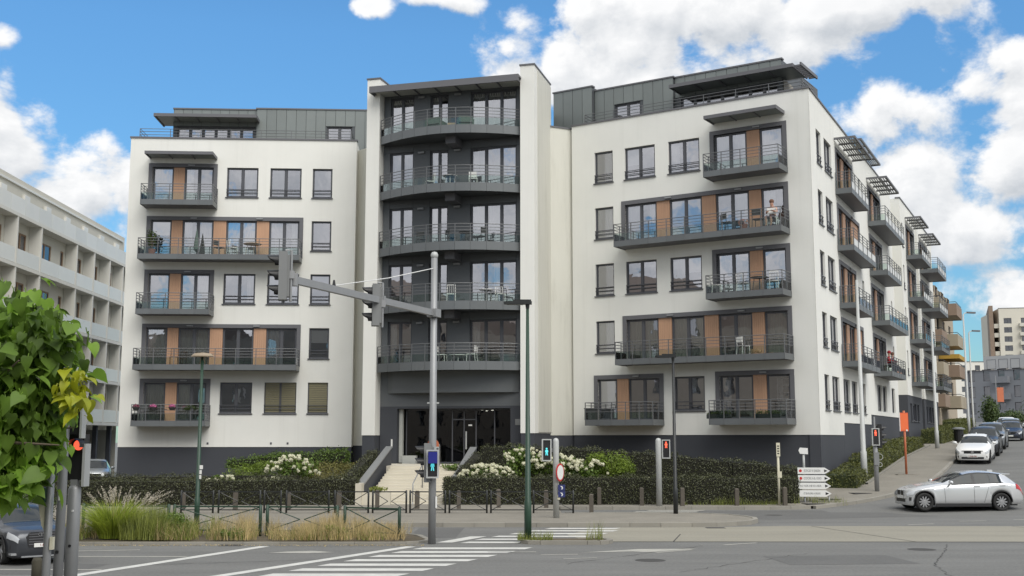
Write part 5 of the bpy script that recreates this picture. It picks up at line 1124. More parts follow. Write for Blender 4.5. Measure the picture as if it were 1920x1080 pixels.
def tyre_mesh(R, wd=.21):
    m = MB(); r = R * .70
    m.lathe([(r, -wd / 2), (R * .93, -wd / 2), (R * .985, -wd / 2 + .03), (R, -wd / 4), (R, wd / 4), (R * .985, wd / 2 - .03), (R * .93, wd / 2), (r, wd / 2), (r, -wd / 2)], 28, RX(90)); return m.mesh('wheel', C_TYRE, True)
def rim_mesh(R, n=10):
    m = MB(); r = R * .70
    m.lathe([(r, -.06), (r, .09), (r - .02, .095), (r - .03, .08), (r - .03, -.05), (.0, -.05)], 28, RX(90), 0)
    for i in range(n):
        a = 2 * math.pi * i / n; X = RX(90) @ Matrix.Rotation(a, 4, 'Z'); m.box(.03, r - .015, -.024, .024, .05, .078, 1, X)
    m.lathe([(.0, .085), (.05, .085), (.065, .07), (.065, .03)], 16, RX(90), 1); return m.mesh('rim', [C_TRIM, C_RIM])
def smoothed(pts, x, wn=.06):
    X = [p[0] for p in pts][::-1]; Z = [p[1] for p in pts][::-1]
    return float(np.mean([np.interp(x + d, X, Z) for d in np.linspace(-wn, wn, 7)]))
def make_car(name, label, kind, W, paint, group=None, clad=False, plate=None, grille='kidney', scale=1.0, detail=True, rims=10):
    S = SPECS[kind]; o = thing(name, label, 'car', W, group); W = W @ Matrix.Scale(scale, 4); L2 = S['L'] / 2; R_ = S['R']; AR = R_ + .06
    xs = set(np.round(np.linspace(L2, -L2, 66), 3))
    for xw in (S['fa'], S['ra']):
        for t in np.linspace(-1, 1, 13): xs.add(round(xw + AR * t, 3))
    for q in (S['win'][0], S['win'][1], S['cowl'], S['roof'], S['hatch'][0], S['hatch'][1], S['bp'] + .05, S['bp'] - .05): xs.add(round(q, 3))
    xs = sorted(xs, reverse=True); xs = [x for i, x in enumerate(xs) if i == 0 or xs[i - 1] - x > .012]
    rows = []
    for x in xs:
        zt, zs_, w, wt = (smoothed(S[k], x, .05) for k in ('zt', 'zs', 'w', 'wt')); zt = max(zt, zs_ + .02)
        zb_ = float(np.interp(x, [-L2, -L2 + .15, -1, 1, L2 - .2, L2], [.34, .25, .20, .19, .17, .20])) + (.05 if kind == 'suv' else 0)
        for xw in (S['fa'], S['ra']):
            if abs(x - xw) < AR: zb_ = max(zb_, R_ + math.sqrt(max(0, AR * AR - (x - xw) ** 2)) - .005)
        h = zs_ - zb_; gh = zt - zs_; kk = min(1, gh / .3)
        def lp(a, b_, t): return a + (b_ - a) * t
        p5 = (w * .955, zs_); p8 = (wt, zt - .045 * kk - .012)
        flare = 1.012 if any(abs(x - xw) < AR + .06 for xw in (S['fa'], S['ra'])) else 1
        ring = [(w * .90, zb_), (w * .965 * flare, zb_ + .05 * h), (w * 1.0 * flare, zb_ + .30 * h), (w * .992, zb_ + .55 * h), (w * 1.0, zb_ + .76 * h), (w * .985, zb_ + .92 * h), p5,
                (lp(p5[0], p8[0], .10), lp(p5[1], p8[1], .10)), (lp(p5[0], p8[0], .90) + .012 * kk, lp(p5[1], p8[1], .90)), p8, (wt * .72, zt - .012 * kk), (wt * .36, zt - .003), (0, zt)]
        rows.append(ring)
    NR = len(rows[0]); V = []; 
    for x, r in zip(xs, rows):
        for s in (1, -1):
            for (y, z) in r: V.append((x, s * y, z))
    idx = lambda i, s, j: i * 2 * NR + (0 if s > 0 else NR) + j
    sets = {'body': [], 'windshield': [], 'rear_window': [], 'side_window': [], 'pillar': []}
    for i in range(len(xs) - 1):
        xm = (xs[i] + xs[i + 1]) / 2; gh = (rows[i][-1][1] - rows[i][6][1] + rows[i + 1][-1][1] - rows[i + 1][6][1]) / 2
        for s in (1, -1):
            for j in range(NR - 1):
                q = (idx(i, s, j), idx(i + 1, s, j), idx(i + 1, s, j + 1), idx(i, s, j + 1)); q = q if s < 0 else q[::-1]
                key = 'body'
                if j == 7 and S['win'][1] < xm < S['win'][0] and gh > .12: key = 'pillar' if abs(xm - S['bp']) < .05 or abs(xm - (S['win'][1] + .42)) < .025 else 'side_window'
                elif j in (6, 8) and S['win'][1] - .03 < xm < S['win'][0] + .02 and gh > .12: key = 'pillar'
                elif j >= 9 and S['roof'] < xm < S['cowl']: key = 'windshield'
                elif j >= 9 and S['hatch'][1] < xm < S['hatch'][0]: key = 'rear_window'
                sets[key].append(q)
    for e in (0, len(xs) - 1):
        ringi = [idx(e, 1, j) for j in range(NR)] + [idx(e, -1, j) for j in range(NR - 2, -1, -1)]; sets['body'].append(tuple(ringi if e == 0 else ringi[::-1]))
    def sub(faces, nm, mat, sm=True, off=0):
        me = D.meshes.new(nm); used = sorted({v for f in faces for v in f}); mp = {v: k for k, v in enumerate(used)}
        me.from_pydata([V[v] for v in used], [], [tuple(mp[v] for v in f) for f in faces]); me.materials.append(mat)
        bm = bmesh.new(); bm.from_mesh(me); bmesh.ops.remove_doubles(bm, verts=bm.verts, dist=.0015); bmesh.ops.recalc_face_normals(bm, faces=bm.faces)
        if off:
            bm.normal_update()
            c = sum((v.co for v in bm.verts), Vector()) / len(bm.verts)
            for v in bm.verts: v.co += v.normal * off * (1 if v.normal.dot(v.co - Vector((c.x * .6, 0, .5))) > 0 else -1)
        for f in bm.faces: f.smooth = sm
        bm.to_mesh(me); bm.free(); return me
    bo = inst('body', sub(sets['body'], 'body', paint), o, W)
    inst('windshield', sub(sets['windshield'], 'windshield', C_GLASS), o, W); inst('rear_window', sub(sets['rear_window'], 'rear_window', C_GLASS), o, W)
    for s in (1, -1): 
        fs = [f for f in sets['side_window'] if V[f[0]][1] * s > 0]; inst('side_window', sub(fs, 'side_window', C_GLASS), o, W)
    for s in (1, -1): inst('pillar_trim', sub([f for f in sets['pillar'] if V[f[0]][1] * s > 0], 'pillar_trim', C_TRIM), o, W)
    # lamps cut from the body surface and set proud
    def patch(x0, x1, j0, j1, s):
        fs = []
        for i in range(len(xs) - 1):
            if x1 < (xs[i] + xs[i + 1]) / 2 < x0:
                for j in range(j0, j1): q = (idx(i, s, j), idx(i + 1, s, j), idx(i + 1, s, j + 1), idx(i, s, j + 1)); fs.append(q if s < 0 else q[::-1])
        return fs
    for s in (1, -1):
        inst('headlight', sub(patch(L2 - .02, L2 - .42, 4, 6, s), 'headlight', C_LAMP, True, .008), o, W)
        inst('tail_light', sub(patch(-L2 + .30, -L2 + .03, 4, 7, s), 'tail_light', C_RED, True, .008), o, W)
        ar = []
        for xw, nm in ((S['fa'], 'f'), (S['ra'], 'r')):
            b = MB(); K = 14; y_ = s * (smoothed(S['w'], xw, .05) * 1.012)
            for i in range(K):
                a0, a1 = math.pi * i / K, math.pi * (i + 1) / K; r0, r1 = AR - .012, AR + (.055 if clad else .012); yy = y_ + s * .004
                b.face([(xw + r0 * math.cos(a0), yy, R_ + r0 * math.sin(a0)), (xw + r1 * math.cos(a0), yy, R_ + r1 * math.sin(a0)), (xw + r1 * math.cos(a1), yy, R_ + r1 * math.sin(a1)), (xw + r0 * math.cos(a1), yy, R_ + r0 * math.sin(a1))])
                b.face([(xw + r0 * math.cos(a0), yy, R_ + r0 * math.sin(a0)), (xw + r0 * math.cos(a1), yy, R_ + r0 * math.sin(a1)), (xw + r0 * math.cos(a1), yy - s * .3, R_ + r0 * math.sin(a1)), (xw + r0 * math.cos(a0), yy - s * .3, R_ + r0 * math.sin(a0))])
            inst('wheel_arch', b.mesh('wheel_arch', C_TRIM), o, W)
            Ww = W @ T(xw, y_ - s * .115, R_) @ (RZ(0) if s < 0 else RZ(180)); wo = inst('wheel', proto(('ty', R_), lambda: tyre_mesh(R_)), o, Ww); inst('rim', proto(('rm', R_, rims), lambda: rim_mesh(R_, rims)), wo, Ww)
        sk = MB(); sk.box(S['ra'] + AR, S['fa'] - AR, -.03, .03, .16, .27 if not clad else .36, X=T(0, s * (S['W'] - .035), 0)); sk.build('sill_trim', C_TRIM, o, W)
        wl = smoothed(S['zs'], .55, .05); mr = MB(); mr.lathe([(.001, -.12), (.07, -.10), (.09, 0), (.075, .09), (.001, .11)], 12, T(.62, s * (S['W'] + .10), wl + .10) @ RX(90 * s) @ Matrix.Diagonal((.75, .85, 1, 1))); mr.box(.60, .66, s * (S['W'] - .06) if s > 0 else s * (S['W'] + .04), s * (S['W'] + .04) if s > 0 else s * (S['W'] - .06), wl + .01, wl + .05); me = mr.mesh('mirror', paint, True); inst('mirror', me, o, W)
        if detail:
            for xd in (-.36, -1.28): hd = MB(); zd = smoothed(S['zs'], xd, .05) - .07; hd.box(xd - .10, xd + .10, s * S['W'] - .02 if s > 0 else s * S['W'] - .012, s * S['W'] + .012 if s > 0 else s * S['W'] + .02, zd - .018, zd + .018); hd.build('door_handle', paint, o, W)
            for xd, lean in ((.82, -.03), (S['bp'] + .02, 0), (S['ra'] + AR + .03, .22)):
                ze = smoothed(S['zs'], xd, .05); sm = MB()
                for t in range(6):
                    za, zb2 = .30 + (ze - .31) * t / 6, .30 + (ze - .31) * (t + 1) / 6; wa = 1.0035
                    ya = s * S['W'] * wa
                    def sy(x, z):
                        h_ = (z - .2) / (ze - .2); return s * (float(np.interp(h_, [0, .05, .30, .55, .76, .92, 1], [.90, .965, 1, .992, 1, .985, .955])) * smoothed(S['w'], x, .05) + .0035)
                    xa, xb = xd + lean * (1 - t / 6), xd + lean * (1 - (t + 1) / 6)
                    sm.face([(xa - .006, sy(xa, za), za), (xa + .006, sy(xa, za), za), (xb + .006, sy(xb, zb2), zb2), (xb - .006, sy(xb, zb2), zb2)])
                sm.build('door_seam', C_TRIM, o, W)
    # front and rear furniture
    f = MB(); zg = smoothed(S['zs'], L2 - .05, .05)
    if grille == 'kidney':
        for s in (-1, 1): f.box(L2 - .10, L2 + .012, s * .17 - .12, s * .17 + .12, zg - .10, zg + .06)
        f.box(L2 - .12, L2 + .006, -.46, .46, .30, .42)
        for s in (-1, 1): f.box(L2 - .28, L2 - .05, s * .66 - .10, s * .66 + .10, .36, .48)
        f.build('grille', C_TRIM, o, W)
    elif grille == 'wide':
        f.box(L2 - .12, L2 + .010, -.42, .42, zg - .10, zg + .03); f.box(L2 - .12, L2 + .012, -.55, .55, .26, .36); f.build('grille', C_TRIM, o, W)
        c = MB(); c.box(L2 - .05, L2 + .018, -.52, .52, zg + .032, zg + .055); c.tube([(L2 + .005, 0, zg - .03), (L2 + .024, 0, zg - .03)], .075, 16); c.build('badge', C_CHROME, o, W)
        for s in (-1, 1): MB().box(L2 - .30, L2 - .03, s * .62 - .1, s * .62 + .1, .32, .42).build('fog_lamp', C_TRIM, o, W)
    else:
        pl = [(-.36, .92), (.36, .92), (.48, .80), (.40, .52), (-.40, .52), (-.48, .80)]
        f.prism([(y, z) for y, z in pl], 0, .16, X=T(L2 - .14, 0, 0) @ Matrix(((0, 0, 1, 0), (1, 0, 0, 0), (0, 1, 0, 0), (0, 0, 0, 1)))); g_ = f.build('grille', C_TRIM, o, W)
        for zz in (.58, .65, .72, .79, .86): MB().box(L2 + .02, L2 + .028, -.40, .40, zz, zz + .018).build('grille_bar', C_CHROME if zz > 2 else M_SURR, g_, W)
        for k in range(4): MB().lathe([(.044, 0), (.052, 0), (.052, .012), (.044, .012), (.044, 0)], 18, T(L2 + .03, -.105 + .07 * k, .855) @ RY(90)).build('badge_ring', C_CHROME, g_, W)
        lw = MB(); lw.box(L2 - .25, L2 - .02, -.62, .62, .26, .48); lw.build('lower_bumper', C_TRIM, o, W); MB().box(L2 - .22, L2 + .012, -.58, .58, .235, .27).build('skid_plate', C_SILVERT, o, W)
        for s in (-1, 1):
            MB().prism([(s * .52, .50), (s * .84, .46), (s * .80, .74), (s * .60, .66)][::s], 0, .10, X=T(L2 - .30, 0, 0) @ Matrix(((0, 0, 1, 0), (1, 0, 0, 0), (0, 1, 0, 0), (0, 0, 0, 1)))).build('air_intake', C_TRIM, o, W)
            MB().box(L2 - .30, L2 - .04, s * .72 - .12, s * .72 + .12, .30, .36).build('skid_plate', C_SILVERT, o, W)
    zp = {'kidney': .48, 'wide': .40, 'audi': .56}[grille]; pl = MB().box(L2 + .014 + (.02 if grille == 'audi' else 0), L2 + .03 + (.012 if grille == 'audi' else 0), -.26, .26, zp - .055, zp + .055).build('number_plate', C_PLATE, o, W)
    if plate: text_part('plate_text', plate, .095, C_PTXT, pl, W @ T(L2 + .045, 0, zp) @ RZ(90) @ RX(90))
    pr = MB().box(-L2 - .03, -L2 - .014, -.26, .26, .72, .83).build('number_plate', C_PLATE, o, W)
    un = MB(); un.box(-L2 + .25, L2 - .25, -.72, .72, .19, .32); un.build('underbody', C_TRIM, o, W)
    if kind == 'hatch' and detail:
        MB().prism([(-1.42, -.5), (-1.42, .5), (-1.74, .46), (-1.74, -.46)][::-1], 1.285, 1.315).build('roof_spoiler', paint, o, W); MB().prism([(-1.10, -.03), (-1.10, .03), (-1.30, .015), (-1.30, -.015)][::-1], 1.35, 1.44).build('roof_antenna', paint, o, W)
    return o
make_car('hatchback_car', 'silver five door hatchback crossing the junction at the right edge', 'hatch', T(17.30, 44.95, .06) @ RZ(180.5), P_SILVER, scale=1.06)
make_car('suv_car', 'dark blue grey SUV with silver bumper trim at the left edge', 'suv', T(-11.62, 27.4, 0) @ RZ(-50), P_CHAR, scale=.79, clad=True, plate='1-DEI', grille='audi', rims=5)
def on_street(u, p, back=False):
    x, y = up2xy(u, p); s = math.atan2(prof(u + 2) - prof(u - 2), 4); return T(x, y, prof(u) + .01) @ RZ(SA + 180) @ Matrix.Rotation(s, 4, 'Y')
for u_, p_, kind, paint, gr, lb, pl in ((13.8, 5.55, 'hatch', P_WHITE, 'wide', 'white hatchback parked nearest in the row up the side street', '1-FHB-706'), (19.2, 5.6, 'suv', P_BLACKC, 'wide', 'black car parked second in the row, behind the white hatchback', None),
     (25.6, 5.6, 'suv', P_GREYC, 'wide', 'grey car parked third in the row up the side street', None), (43, 5.9, 'sedan', P_NAVY, 'wide', 'dark navy car parked fourth in the row, after the gap', None), (51, 5.5, 'suv', P_LGREY, 'wide', 'pale grey car parked fifth in the row up the street', None), (62, 4.6, 'suv', P_WHITE, 'wide', 'white van like car parked farthest up the side street', None)):
    make_car('parked_car', lb, kind, on_street(u_, p_), paint, 'cars parked up the side street', plate=pl, grille=gr, detail=u_ < 20)
make_car('parked_car', 'pale SUV nose in the shadow under the gallery building', 'suv', T(-24.0, 66.3, 0) @ RZ(-72), P_LGREY, grille='wide', detail=False)
# ================================================================== vegetation
def quads(name, C, S, mat, parent=None, W=I4, up=.0, aspect=.6, fold=.25, kind=None, N0=None):
    """leaf-shaped four-corner faces at centres C (n,3) with sizes S; optional outward normals N0"""
    n = len(C); nrm = rng.normal(size=(n, 3)); nrm[:, 2] += up
    if N0 is not None: nrm = nrm * .75 + N0 * 1.0
    nrm /= np.linalg.norm(nrm, axis=1)[:, None]; t = rng.normal(size=(n, 3)); t -= nrm * np.sum(t * nrm, 1)[:, None]; t /= np.linalg.norm(t, axis=1)[:, None]; bt = np.cross(nrm, t)
    S = np.asarray(S)[:, None]; P = np.empty((n, 4, 3))
    P[:, 0] = C - t * S * .5; P[:, 2] = C + t * S * .5 - nrm * S * fold * .4; P[:, 1] = C + bt * S * aspect * .5 + nrm * S * fold * .2; P[:, 3] = C - bt * S * aspect * .5 + nrm * S * fold * .2
    me = D.meshes.new(name); me.vertices.add(4 * n); me.vertices.foreach_set('co', P.reshape(-1)); me.loops.add(4 * n); me.polygons.add(n)
    me.loops.foreach_set('vertex_index', np.arange(4 * n, dtype=np.int32)); me.polygons.foreach_set('loop_start', np.arange(0, 4 * n, 4, dtype=np.int32)); me.polygons.foreach_set('loop_total', np.full(n, 4, dtype=np.int32))
    me.materials.append(mat); me.update(calc_edges=True); me.validate()
    return inst(name, me, parent, W, kind)
def blades(name, B, H, lean, mat, parent=None, width=.02, seg=4, kind=None, curl=1.0):
    """grass blades: roots B (n,3), heights H, lean vectors (n,2)"""
    n = len(B); V = np.empty((n, (seg + 1) * 2, 3)); a = rng.uniform(0, 2 * np.pi, n); side = np.stack([np.cos(a), np.sin(a), np.zeros(n)], 1)
    for k in range(seg + 1):
        t = k / seg; c = B + np.stack([lean[:, 0] * t ** 1.8, lean[:, 1] * t ** 1.8, H * (t - .30 * curl * t ** 3 * np.minimum(1, np.linalg.norm(lean, axis=1) / np.maximum(H, .01)))], 1)
        w = width * (1 - t * .92)
        V[:, 2 * k] = c - side * (w / 2 if np.isscalar(w) else w[:, None] / 2); V[:, 2 * k + 1] = c + side * (w / 2 if np.isscalar(w) else w[:, None] / 2)
    nv = (seg + 1) * 2; F = []
    base = np.arange(n)[:, None] * nv
    fq = np.array([[2 * k, 2 * k + 1, 2 * k + 3, 2 * k + 2] for k in range(seg)]); idx = (base[:, :, None] + fq[None]).reshape(-1)
    me = D.meshes.new(name); me.vertices.add(n * nv); me.vertices.foreach_set('co', V.reshape(-1)); m = n * seg; me.loops.add(4 * m); me.polygons.add(m)
    me.loops.foreach_set('vertex_index', idx.astype(np.int32)); me.polygons.foreach_set('loop_start', np.arange(0, 4 * m, 4, dtype=np.int32)); me.polygons.foreach_set('loop_total', np.full(m, 4, dtype=np.int32))
    me.materials.append(mat); me.update(calc_edges=True); me.validate(); return inst(name, me, parent, I4, kind)
G_HEDGE = leafmat('dark_hedge_leaf', (.050, .060, .028), .60, .52, .12, 2.5, (2.2, 1.8, 1.5)); G_CORE = pm('hedge_core', (.018, .018, .011), .95, var=.4, scale=6)
G_GREENH = leafmat('ivy_leaf', (.095, .165, .032), .5, .5, .25, 2); G_BOX = leafmat('box_hedge_leaf', (.105, .125, .032), .45, .5, .2, 1.6); G_FEATH = leafmat('feathery_leaf', (.19, .29, .05), .5, .5, .35, 2.2)
G_HYD = leafmat('hydrangea_leaf', (.125, .21, .045), .5, .5, .3, 2.5); G_BLOOM = leafmat('white_petal', (.74, .73, .56), .12, .7, .2, 3, (.6, .6, .3)); G_BUSH = leafmat('shrub_leaf', (.055, .095, .025), .5, .5, .25, 2); G_SAGE = leafmat('dry_ground_cover', (.15, .155, .055), .45, .7, .25, 2)
G_CAT = leafmat('broad_leaf', (.185, .335, .048), .72, .55, .48, 1.4, (1.2, 1.0, .5)); G_YEL = leafmat('yellow_leaf', (.46, .50, .03), .35, .45, .40, 3, (.5, .4, .4)); G_GRASS = leafmat('green_blade', (.32, .43, .07), .5, .5, .35, 2); G_DRY = leafmat('straw_blade', (.56, .44, .22), .45, .7, .3, 3, (.9, .9, .9)); G_PLUME = leafmat('grass_plume', (.66, .60, .50), .3, .8, .3, 3, (.7, .7, .8)); G_WEED = leafmat('weed_blade', (.20, .25, .065), .5, .6, .3, 3)
G_BARK = pm('bark', (.11, .085, .06), .9, var=.3, scale=6, bump=.6, bscale=20)
def hedge(name, label, path, th, h, z0f, mat=G_HEDGE, dens=620, size=.062, topf=None, cat='hedge', group=None, core=G_CORE, rough=.045):
    """path: list of (x,y); thickness th; height h (or per-point list); ground z0f(x,y)"""
    P = [Vector((p[0], p[1])) for p in path]; hh = h if isinstance(h, (list, tuple)) else [h] * len(P)
    o = thing(name, label, cat, T((P[0].x + P[-1].x) / 2, (P[0].y + P[-1].y) / 2, z0f(P[0].x, P[0].y)), group); cm = MB(); C = []; NN = []
    for i in range(len(P) - 1):
        a, c = P[i], P[i + 1]; d = c - a; ln = d.length; d.normalize(); n = Vector((d.y, -d.x))       # n: towards the viewer for left-to-right paths
        za, zc = z0f(a.x, a.y), z0f(c.x, c.y); q = []
        for (pt, zz, hx) in ((a, za, hh[i]), (c, zc, hh[i + 1])):
            for s in (1, -1):
                for top in (0, 1): e = pt + n * s * (th / 2 - .05); q.append((e.x, e.y, zz + (hx - .05 if top else -.1)))
        nn = len(cm.v); cm.v += q
        for f_ in ((0, 4, 5, 1), (2, 3, 7, 6), (1, 5, 7, 3), (0, 1, 3, 2), (4, 6, 7, 5)): cm.f.append(tuple(nn + k for k in f_)); cm.m.append(0)
        for kind_, area in (('f', ln * max(hh[i], hh[i + 1])), ('t', ln * th), ('b', ln * .3), ('e0', th * hh[i] if i == 0 else 0), ('e1', th * hh[i + 1] if i == len(P) - 2 else 0)):
            m = int(area * dens)
            if m < 1: continue
            u = rng.random(m); v = rng.random(m); w = rng.normal(0, rough, m)
            if kind_ == 'e0': u = np.zeros(m) 
            if kind_ == 'e1': u = np.ones(m)
            x = a.x + d.x * ln * u; y = a.y + d.y * ln * u; zb_ = za + (zc - za) * u; hx = hh[i] + (hh[i + 1] - hh[i]) * u
            lump = .05 * np.sin(x * 2.1 + y) + .045 * np.sin(x * 5.3 + 1.3) + .03 * np.sin(x * 11.7 + 2 * y)
            if kind_ in 'f': C.append(np.stack([x + n.x * (th / 2 + w), y + n.y * (th / 2 + w), zb_ + v * hx + lump * v], 1)); NN.append(np.tile([n.x, n.y, .3], (m, 1)))
            elif kind_ == 't': s = (v - .5) * th; C.append(np.stack([x + n.x * s, y + n.y * s, zb_ + hx + w + lump], 1)); NN.append(np.tile([0, 0, 1.], (m, 1)))
            elif kind_ == 'b': C.append(np.stack([x - n.x * th / 2, y - n.y * th / 2, zb_ + hx * v], 1)); NN.append(np.tile([-n.x, -n.y, .3], (m, 1)))
            else:
                s = (rng.random(m) - .5) * th; e = -1 if kind_ == 'e0' else 1; C.append(np.stack([x + n.x * s + d.x * e * np.abs(w), y + n.y * s + d.y * e * np.abs(w), zb_ + v * hx], 1)); NN.append(np.tile([d.x * e, d.y * e, .2], (m, 1)))
    cm.build('core', core, o); C = np.concatenate(C); NN = np.concatenate(NN)
    quads('foliage', C, rng.uniform(.6, 1.3, len(C)) * size, mat, o, I4, kind='stuff', N0=NN, aspect=.62); return o
def shrub(name, label, c, r, n, size, mat, cat='shrub', group=None, shell=.55, stem=True, aspect=.55, up=.3, lobes=5):
    o = thing(name, label, cat, T(c[0], c[1], c[2]), group); L = [(np.zeros(3), 1.0)] + [(rng.normal(0, .42, 3) * [1, 1, .6], rng.uniform(.45, .7)) for _ in range(lobes)]; C = []; NN = []
    for q, k in L:
        m = int(n * k / sum(a[1] for a in L)); v = rng.normal(size=(m, 3)); v /= np.linalg.norm(v, axis=1)[:, None]; rr = (shell + (1 - shell) * rng.random(m)) * rng.uniform(.8, 1.1, m)
        C.append((q + v * rr[:, None] * k) * np.array(r) + np.array([c[0], c[1], c[2] + r[2] * .95])); NN.append(v)
    C = np.concatenate(C); NN = np.concatenate(NN); ok = C[:, 2] > c[2]; C = C[ok]; NN = NN[ok]
    quads('foliage', C, rng.uniform(.6, 1.3, len(C)) * size, mat, o, I4, kind='stuff', N0=NN, aspect=aspect, up=up)
    if stem:
        b = MB()
        for i in range(6): a = rng.uniform(0, 6.28); b.tube([(c[0], c[1], c[2] - .1), (c[0] + r[0] * .3 * math.cos(a), c[1] + r[1] * .3 * math.sin(a), c[2] + r[2] * .8), (c[0] + r[0] * .6 * math.cos(a), c[1] + r[1] * .6 * math.sin(a), c[2] + r[2] * 1.4)], [.03, .02, .008], 5)
        b.build('stem', G_BARK, o)
    return o
zero = lambda x, y: .10
hedge('hedge', 'long dark clipped hedge in front of the left wing', [(-19.5, 47.4), (-12, 47.4), (-6.35, 47.4)], .9, [.98, 1.0, 1.08], zero)
hedge('hedge', 'low dark hedge behind the long left hedge at the wing foot', [(-19, 51.5), (-13.4, 51.4)], .8, [1.05, 1.05], zero, dens=300)
hedge('hedge', 'dark hedge piece left of the white hydrangeas', [(-12.6, 51.2), (-9.4, 51.2)], .8, [1.1, 1.1], zero, dens=300)
hedge('hedge', 'long dark clipped hedge right of the staircase along the pavement', [(-2.75, 47.6), (3, 47.7), (9, 47.7), (11.7, 47.75)], .95, [1.12, 1.12, 1.10, 1.08], zero)
hedge('hedge', 'tall dark upper hedge behind the white flowers against the plinth', [(-1.3, 51.6), (1.6, 51.2), (5.5, 50.6), (9.5, 50.0), (12.4, 49.8)], .9, [2.35, 2.3, 2.1, 1.72, 1.45], zero, dens=380)
hedge('hedge', 'dark sloping hedge beside the right stair wall', [(-2.25, 50.4), (-1.5, 53.6)], .55, [1.25, 2.1], zero, dens=380)
hedge('hedge', 'dark sloping hedge beside the left stair wall', [(-6.85, 48.3), (-6.5, 54.0)], .45, [1.2, 2.15], zero, dens=380)
hedge('hedge', 'bright green ivy hedge topping the dark retaining wall left of stairs', [(-14.2, 58.3), (-12.2, 58.1), (-9.2, 57.9), (-8.3, 57.8)], 1.1, [.62, .85, 1.05, 1.1], lambda x, y: 1.05 + .0 * x, G_GREENH, 420, .09, rough=.08)
tag(MB().box(-14.5, -8.2, 57.2, 57.35, -.2, 1.32).build('retaining_wall', M_PLINTH), 'low dark retaining wall below the bright ivy hedge', 'wall')
# side street hedges, clipped box in steps
for i, (u0, u1, h, p) in enumerate(((-.6, 5.0, .62, 1.0), (5.1, 11.0, .78, .95), (11.1, 17, .78, .95), (17.1, 24, .62, 1.0), (30, 37, .9, 1.5), (38, 47, 1.0, 1.6), (50, 66, 1.3, .9))):
    a, c = up2xy(u0, p), up2xy(u1, p)
    hedge('hedge', 'clipped olive box hedge, %s up the side street from the corner' % ORD[i], [a, c], 1.35, h, lambda x, y: prof(xy2up(x, y)[0]) + .12, G_BOX, 260, .085, group='box hedges up the side street', core=pm('box_core%d' % i, (.03, .04, .012), .95, var=.4, scale=6))
strip_k = MB()
for u in np.arange(1, 26, 1.0):
    pa, pb = up2xy(u, 1.75), up2xy(u + 1, 1.75); pc, pd = up2xy(u + 1, 1.88), up2xy(u, 1.88); z0, z1 = prof(u) + .2, prof(u + 1) + .2; strip_k.face([(*pa, z0), (*pd, z0), (*pc, z1), (*pb, z1)]); strip_k.face([(*pd, z0), (*pd, z0 - .2), (*pc, z1 - .2), (*pc, z1)])
strip_k.build('bed_kerb', M_KERB, kind='structure')
# garden soil behind the hedges
gs = MB(); gs.face([(-22, 47.9, .2), (-6.6, 47.9, .2), (-6.3, 57.0, 1.35), (-8.2, 59, 1.35), (-14, 57.2, .35), (-22, 61.5, .3)]); gs.face([(-2.3, 48.0, .2), (12.5, 48.2, .2), (12.6, 54.0, .3), (2.2, 59.0, .9), (-1.2, 56.0, 1.2)]); gs.build('garden_soil', M_SOIL, kind='structure')
# hydrangeas with white heads
def bloom_mesh():
    n = 46; v = rng.normal(size=(n, 3)); v /= np.linalg.norm(v, axis=1)[:, None]; C = v * .085; o = quads('bloom', C, np.full(n, .062), G_BLOOM, None, I4, N0=v, aspect=.9); me = o.data; D.objects.remove(o)
    b = MB(); b.lathe([(.0, -.07), (.055, -.045), (.078, 0), (.055, .05), (.0, .075)], 8); me2 = b.mesh('bc', G_BLOOM)
    bm = bmesh.new(); bm.from_mesh(me); bm.from_mesh(me2); bm.to_mesh(me); bm.free(); return me
BLM = bloom_mesh()
def hydrangea(label, c, r, nl, nb, spread=(1, 1)):
    o = shrub('hydrangea', label, c, r, nl, .13, G_HYD, 'shrub', 'white hydrangeas', aspect=.7)
    for i in range(nb):
        a = rng.uniform(0, 2 * math.pi); e = rng.uniform(.0, 1.35); v = Vector((math.cos(a) * math.cos(e), -abs(math.sin(a)) * math.cos(e) * (1 if rng.random() < .8 else -1), math.sin(e)))
        p = Vector((c[0] + v.x * r[0] * 1.25, c[1] + v.y * r[1] * 1.2, c[2] + r[2] * .85 + v.z * r[2] * 1.05)); s = rng.uniform(.55, 1.15)
        inst('bloom', BLM, o, T(*p) @ RZ(rng.uniform(0, 360)) @ Matrix.Scale(s, 4))
    return o
hydrangea('low white hydrangea at the left end of the right hand bed', (-1.05, 49.0, .75), (.95, .45, .50), 1200, 60)
hydrangea('tallest white hydrangea right of the staircase', (.6, 49.5, .85), (.95, .55, .80), 1800, 42)
hydrangea('white hydrangea behind the pedestrian signal post', (2.05, 49.2, .85), (.85, .5, .68), 1500, 48)
hydrangea('white hydrangea beside the feathery green shrub', (3.2, 48.9, .8), (.7, .45, .58), 1000, 26)
hydrangea('small white hydrangea behind the red pedestrian signal', (5.9, 48.8, .75), (.55, .35, .20), 450, 12)
hydrangea('tiny white hydrangea left of the black lamp post', (7.0, 48.7, .75), (.35, .3, .16), 250, 6)
hydrangea('white hydrangea with scattered heads under the ivy hedge', (-9.9, 52.0, .6), (1.0, .55, .75), 1300, 40)
hydrangea('low white hydrangea left of the feathery garden shrub', (-12.6, 50.6, .6), (.6, .4, .30), 600, 14)
hydrangea('low spreading white hydrangea along the left hedge top', (-10.6, 50.4, .55), (.9, .35, .28), 700, 18)
hydrangea('tiny white hydrangea on the bank left of the stairs', (-7.3, 49.9, .7), (.32, .25, .20), 220, 6)
shrub('feathery_shrub', 'bright green feathery shrub right of the white hydrangeas', (4.3, 49.3, .8), (1.05, .6, .80), 4200, .15, G_FEATH, aspect=.22)
shrub('feathery_shrub', 'bright green feathery shrub in the bed before the left wing', (-12.2, 53.0, .5), (1.25, .8, .62), 3600, .16, G_FEATH, aspect=.22)
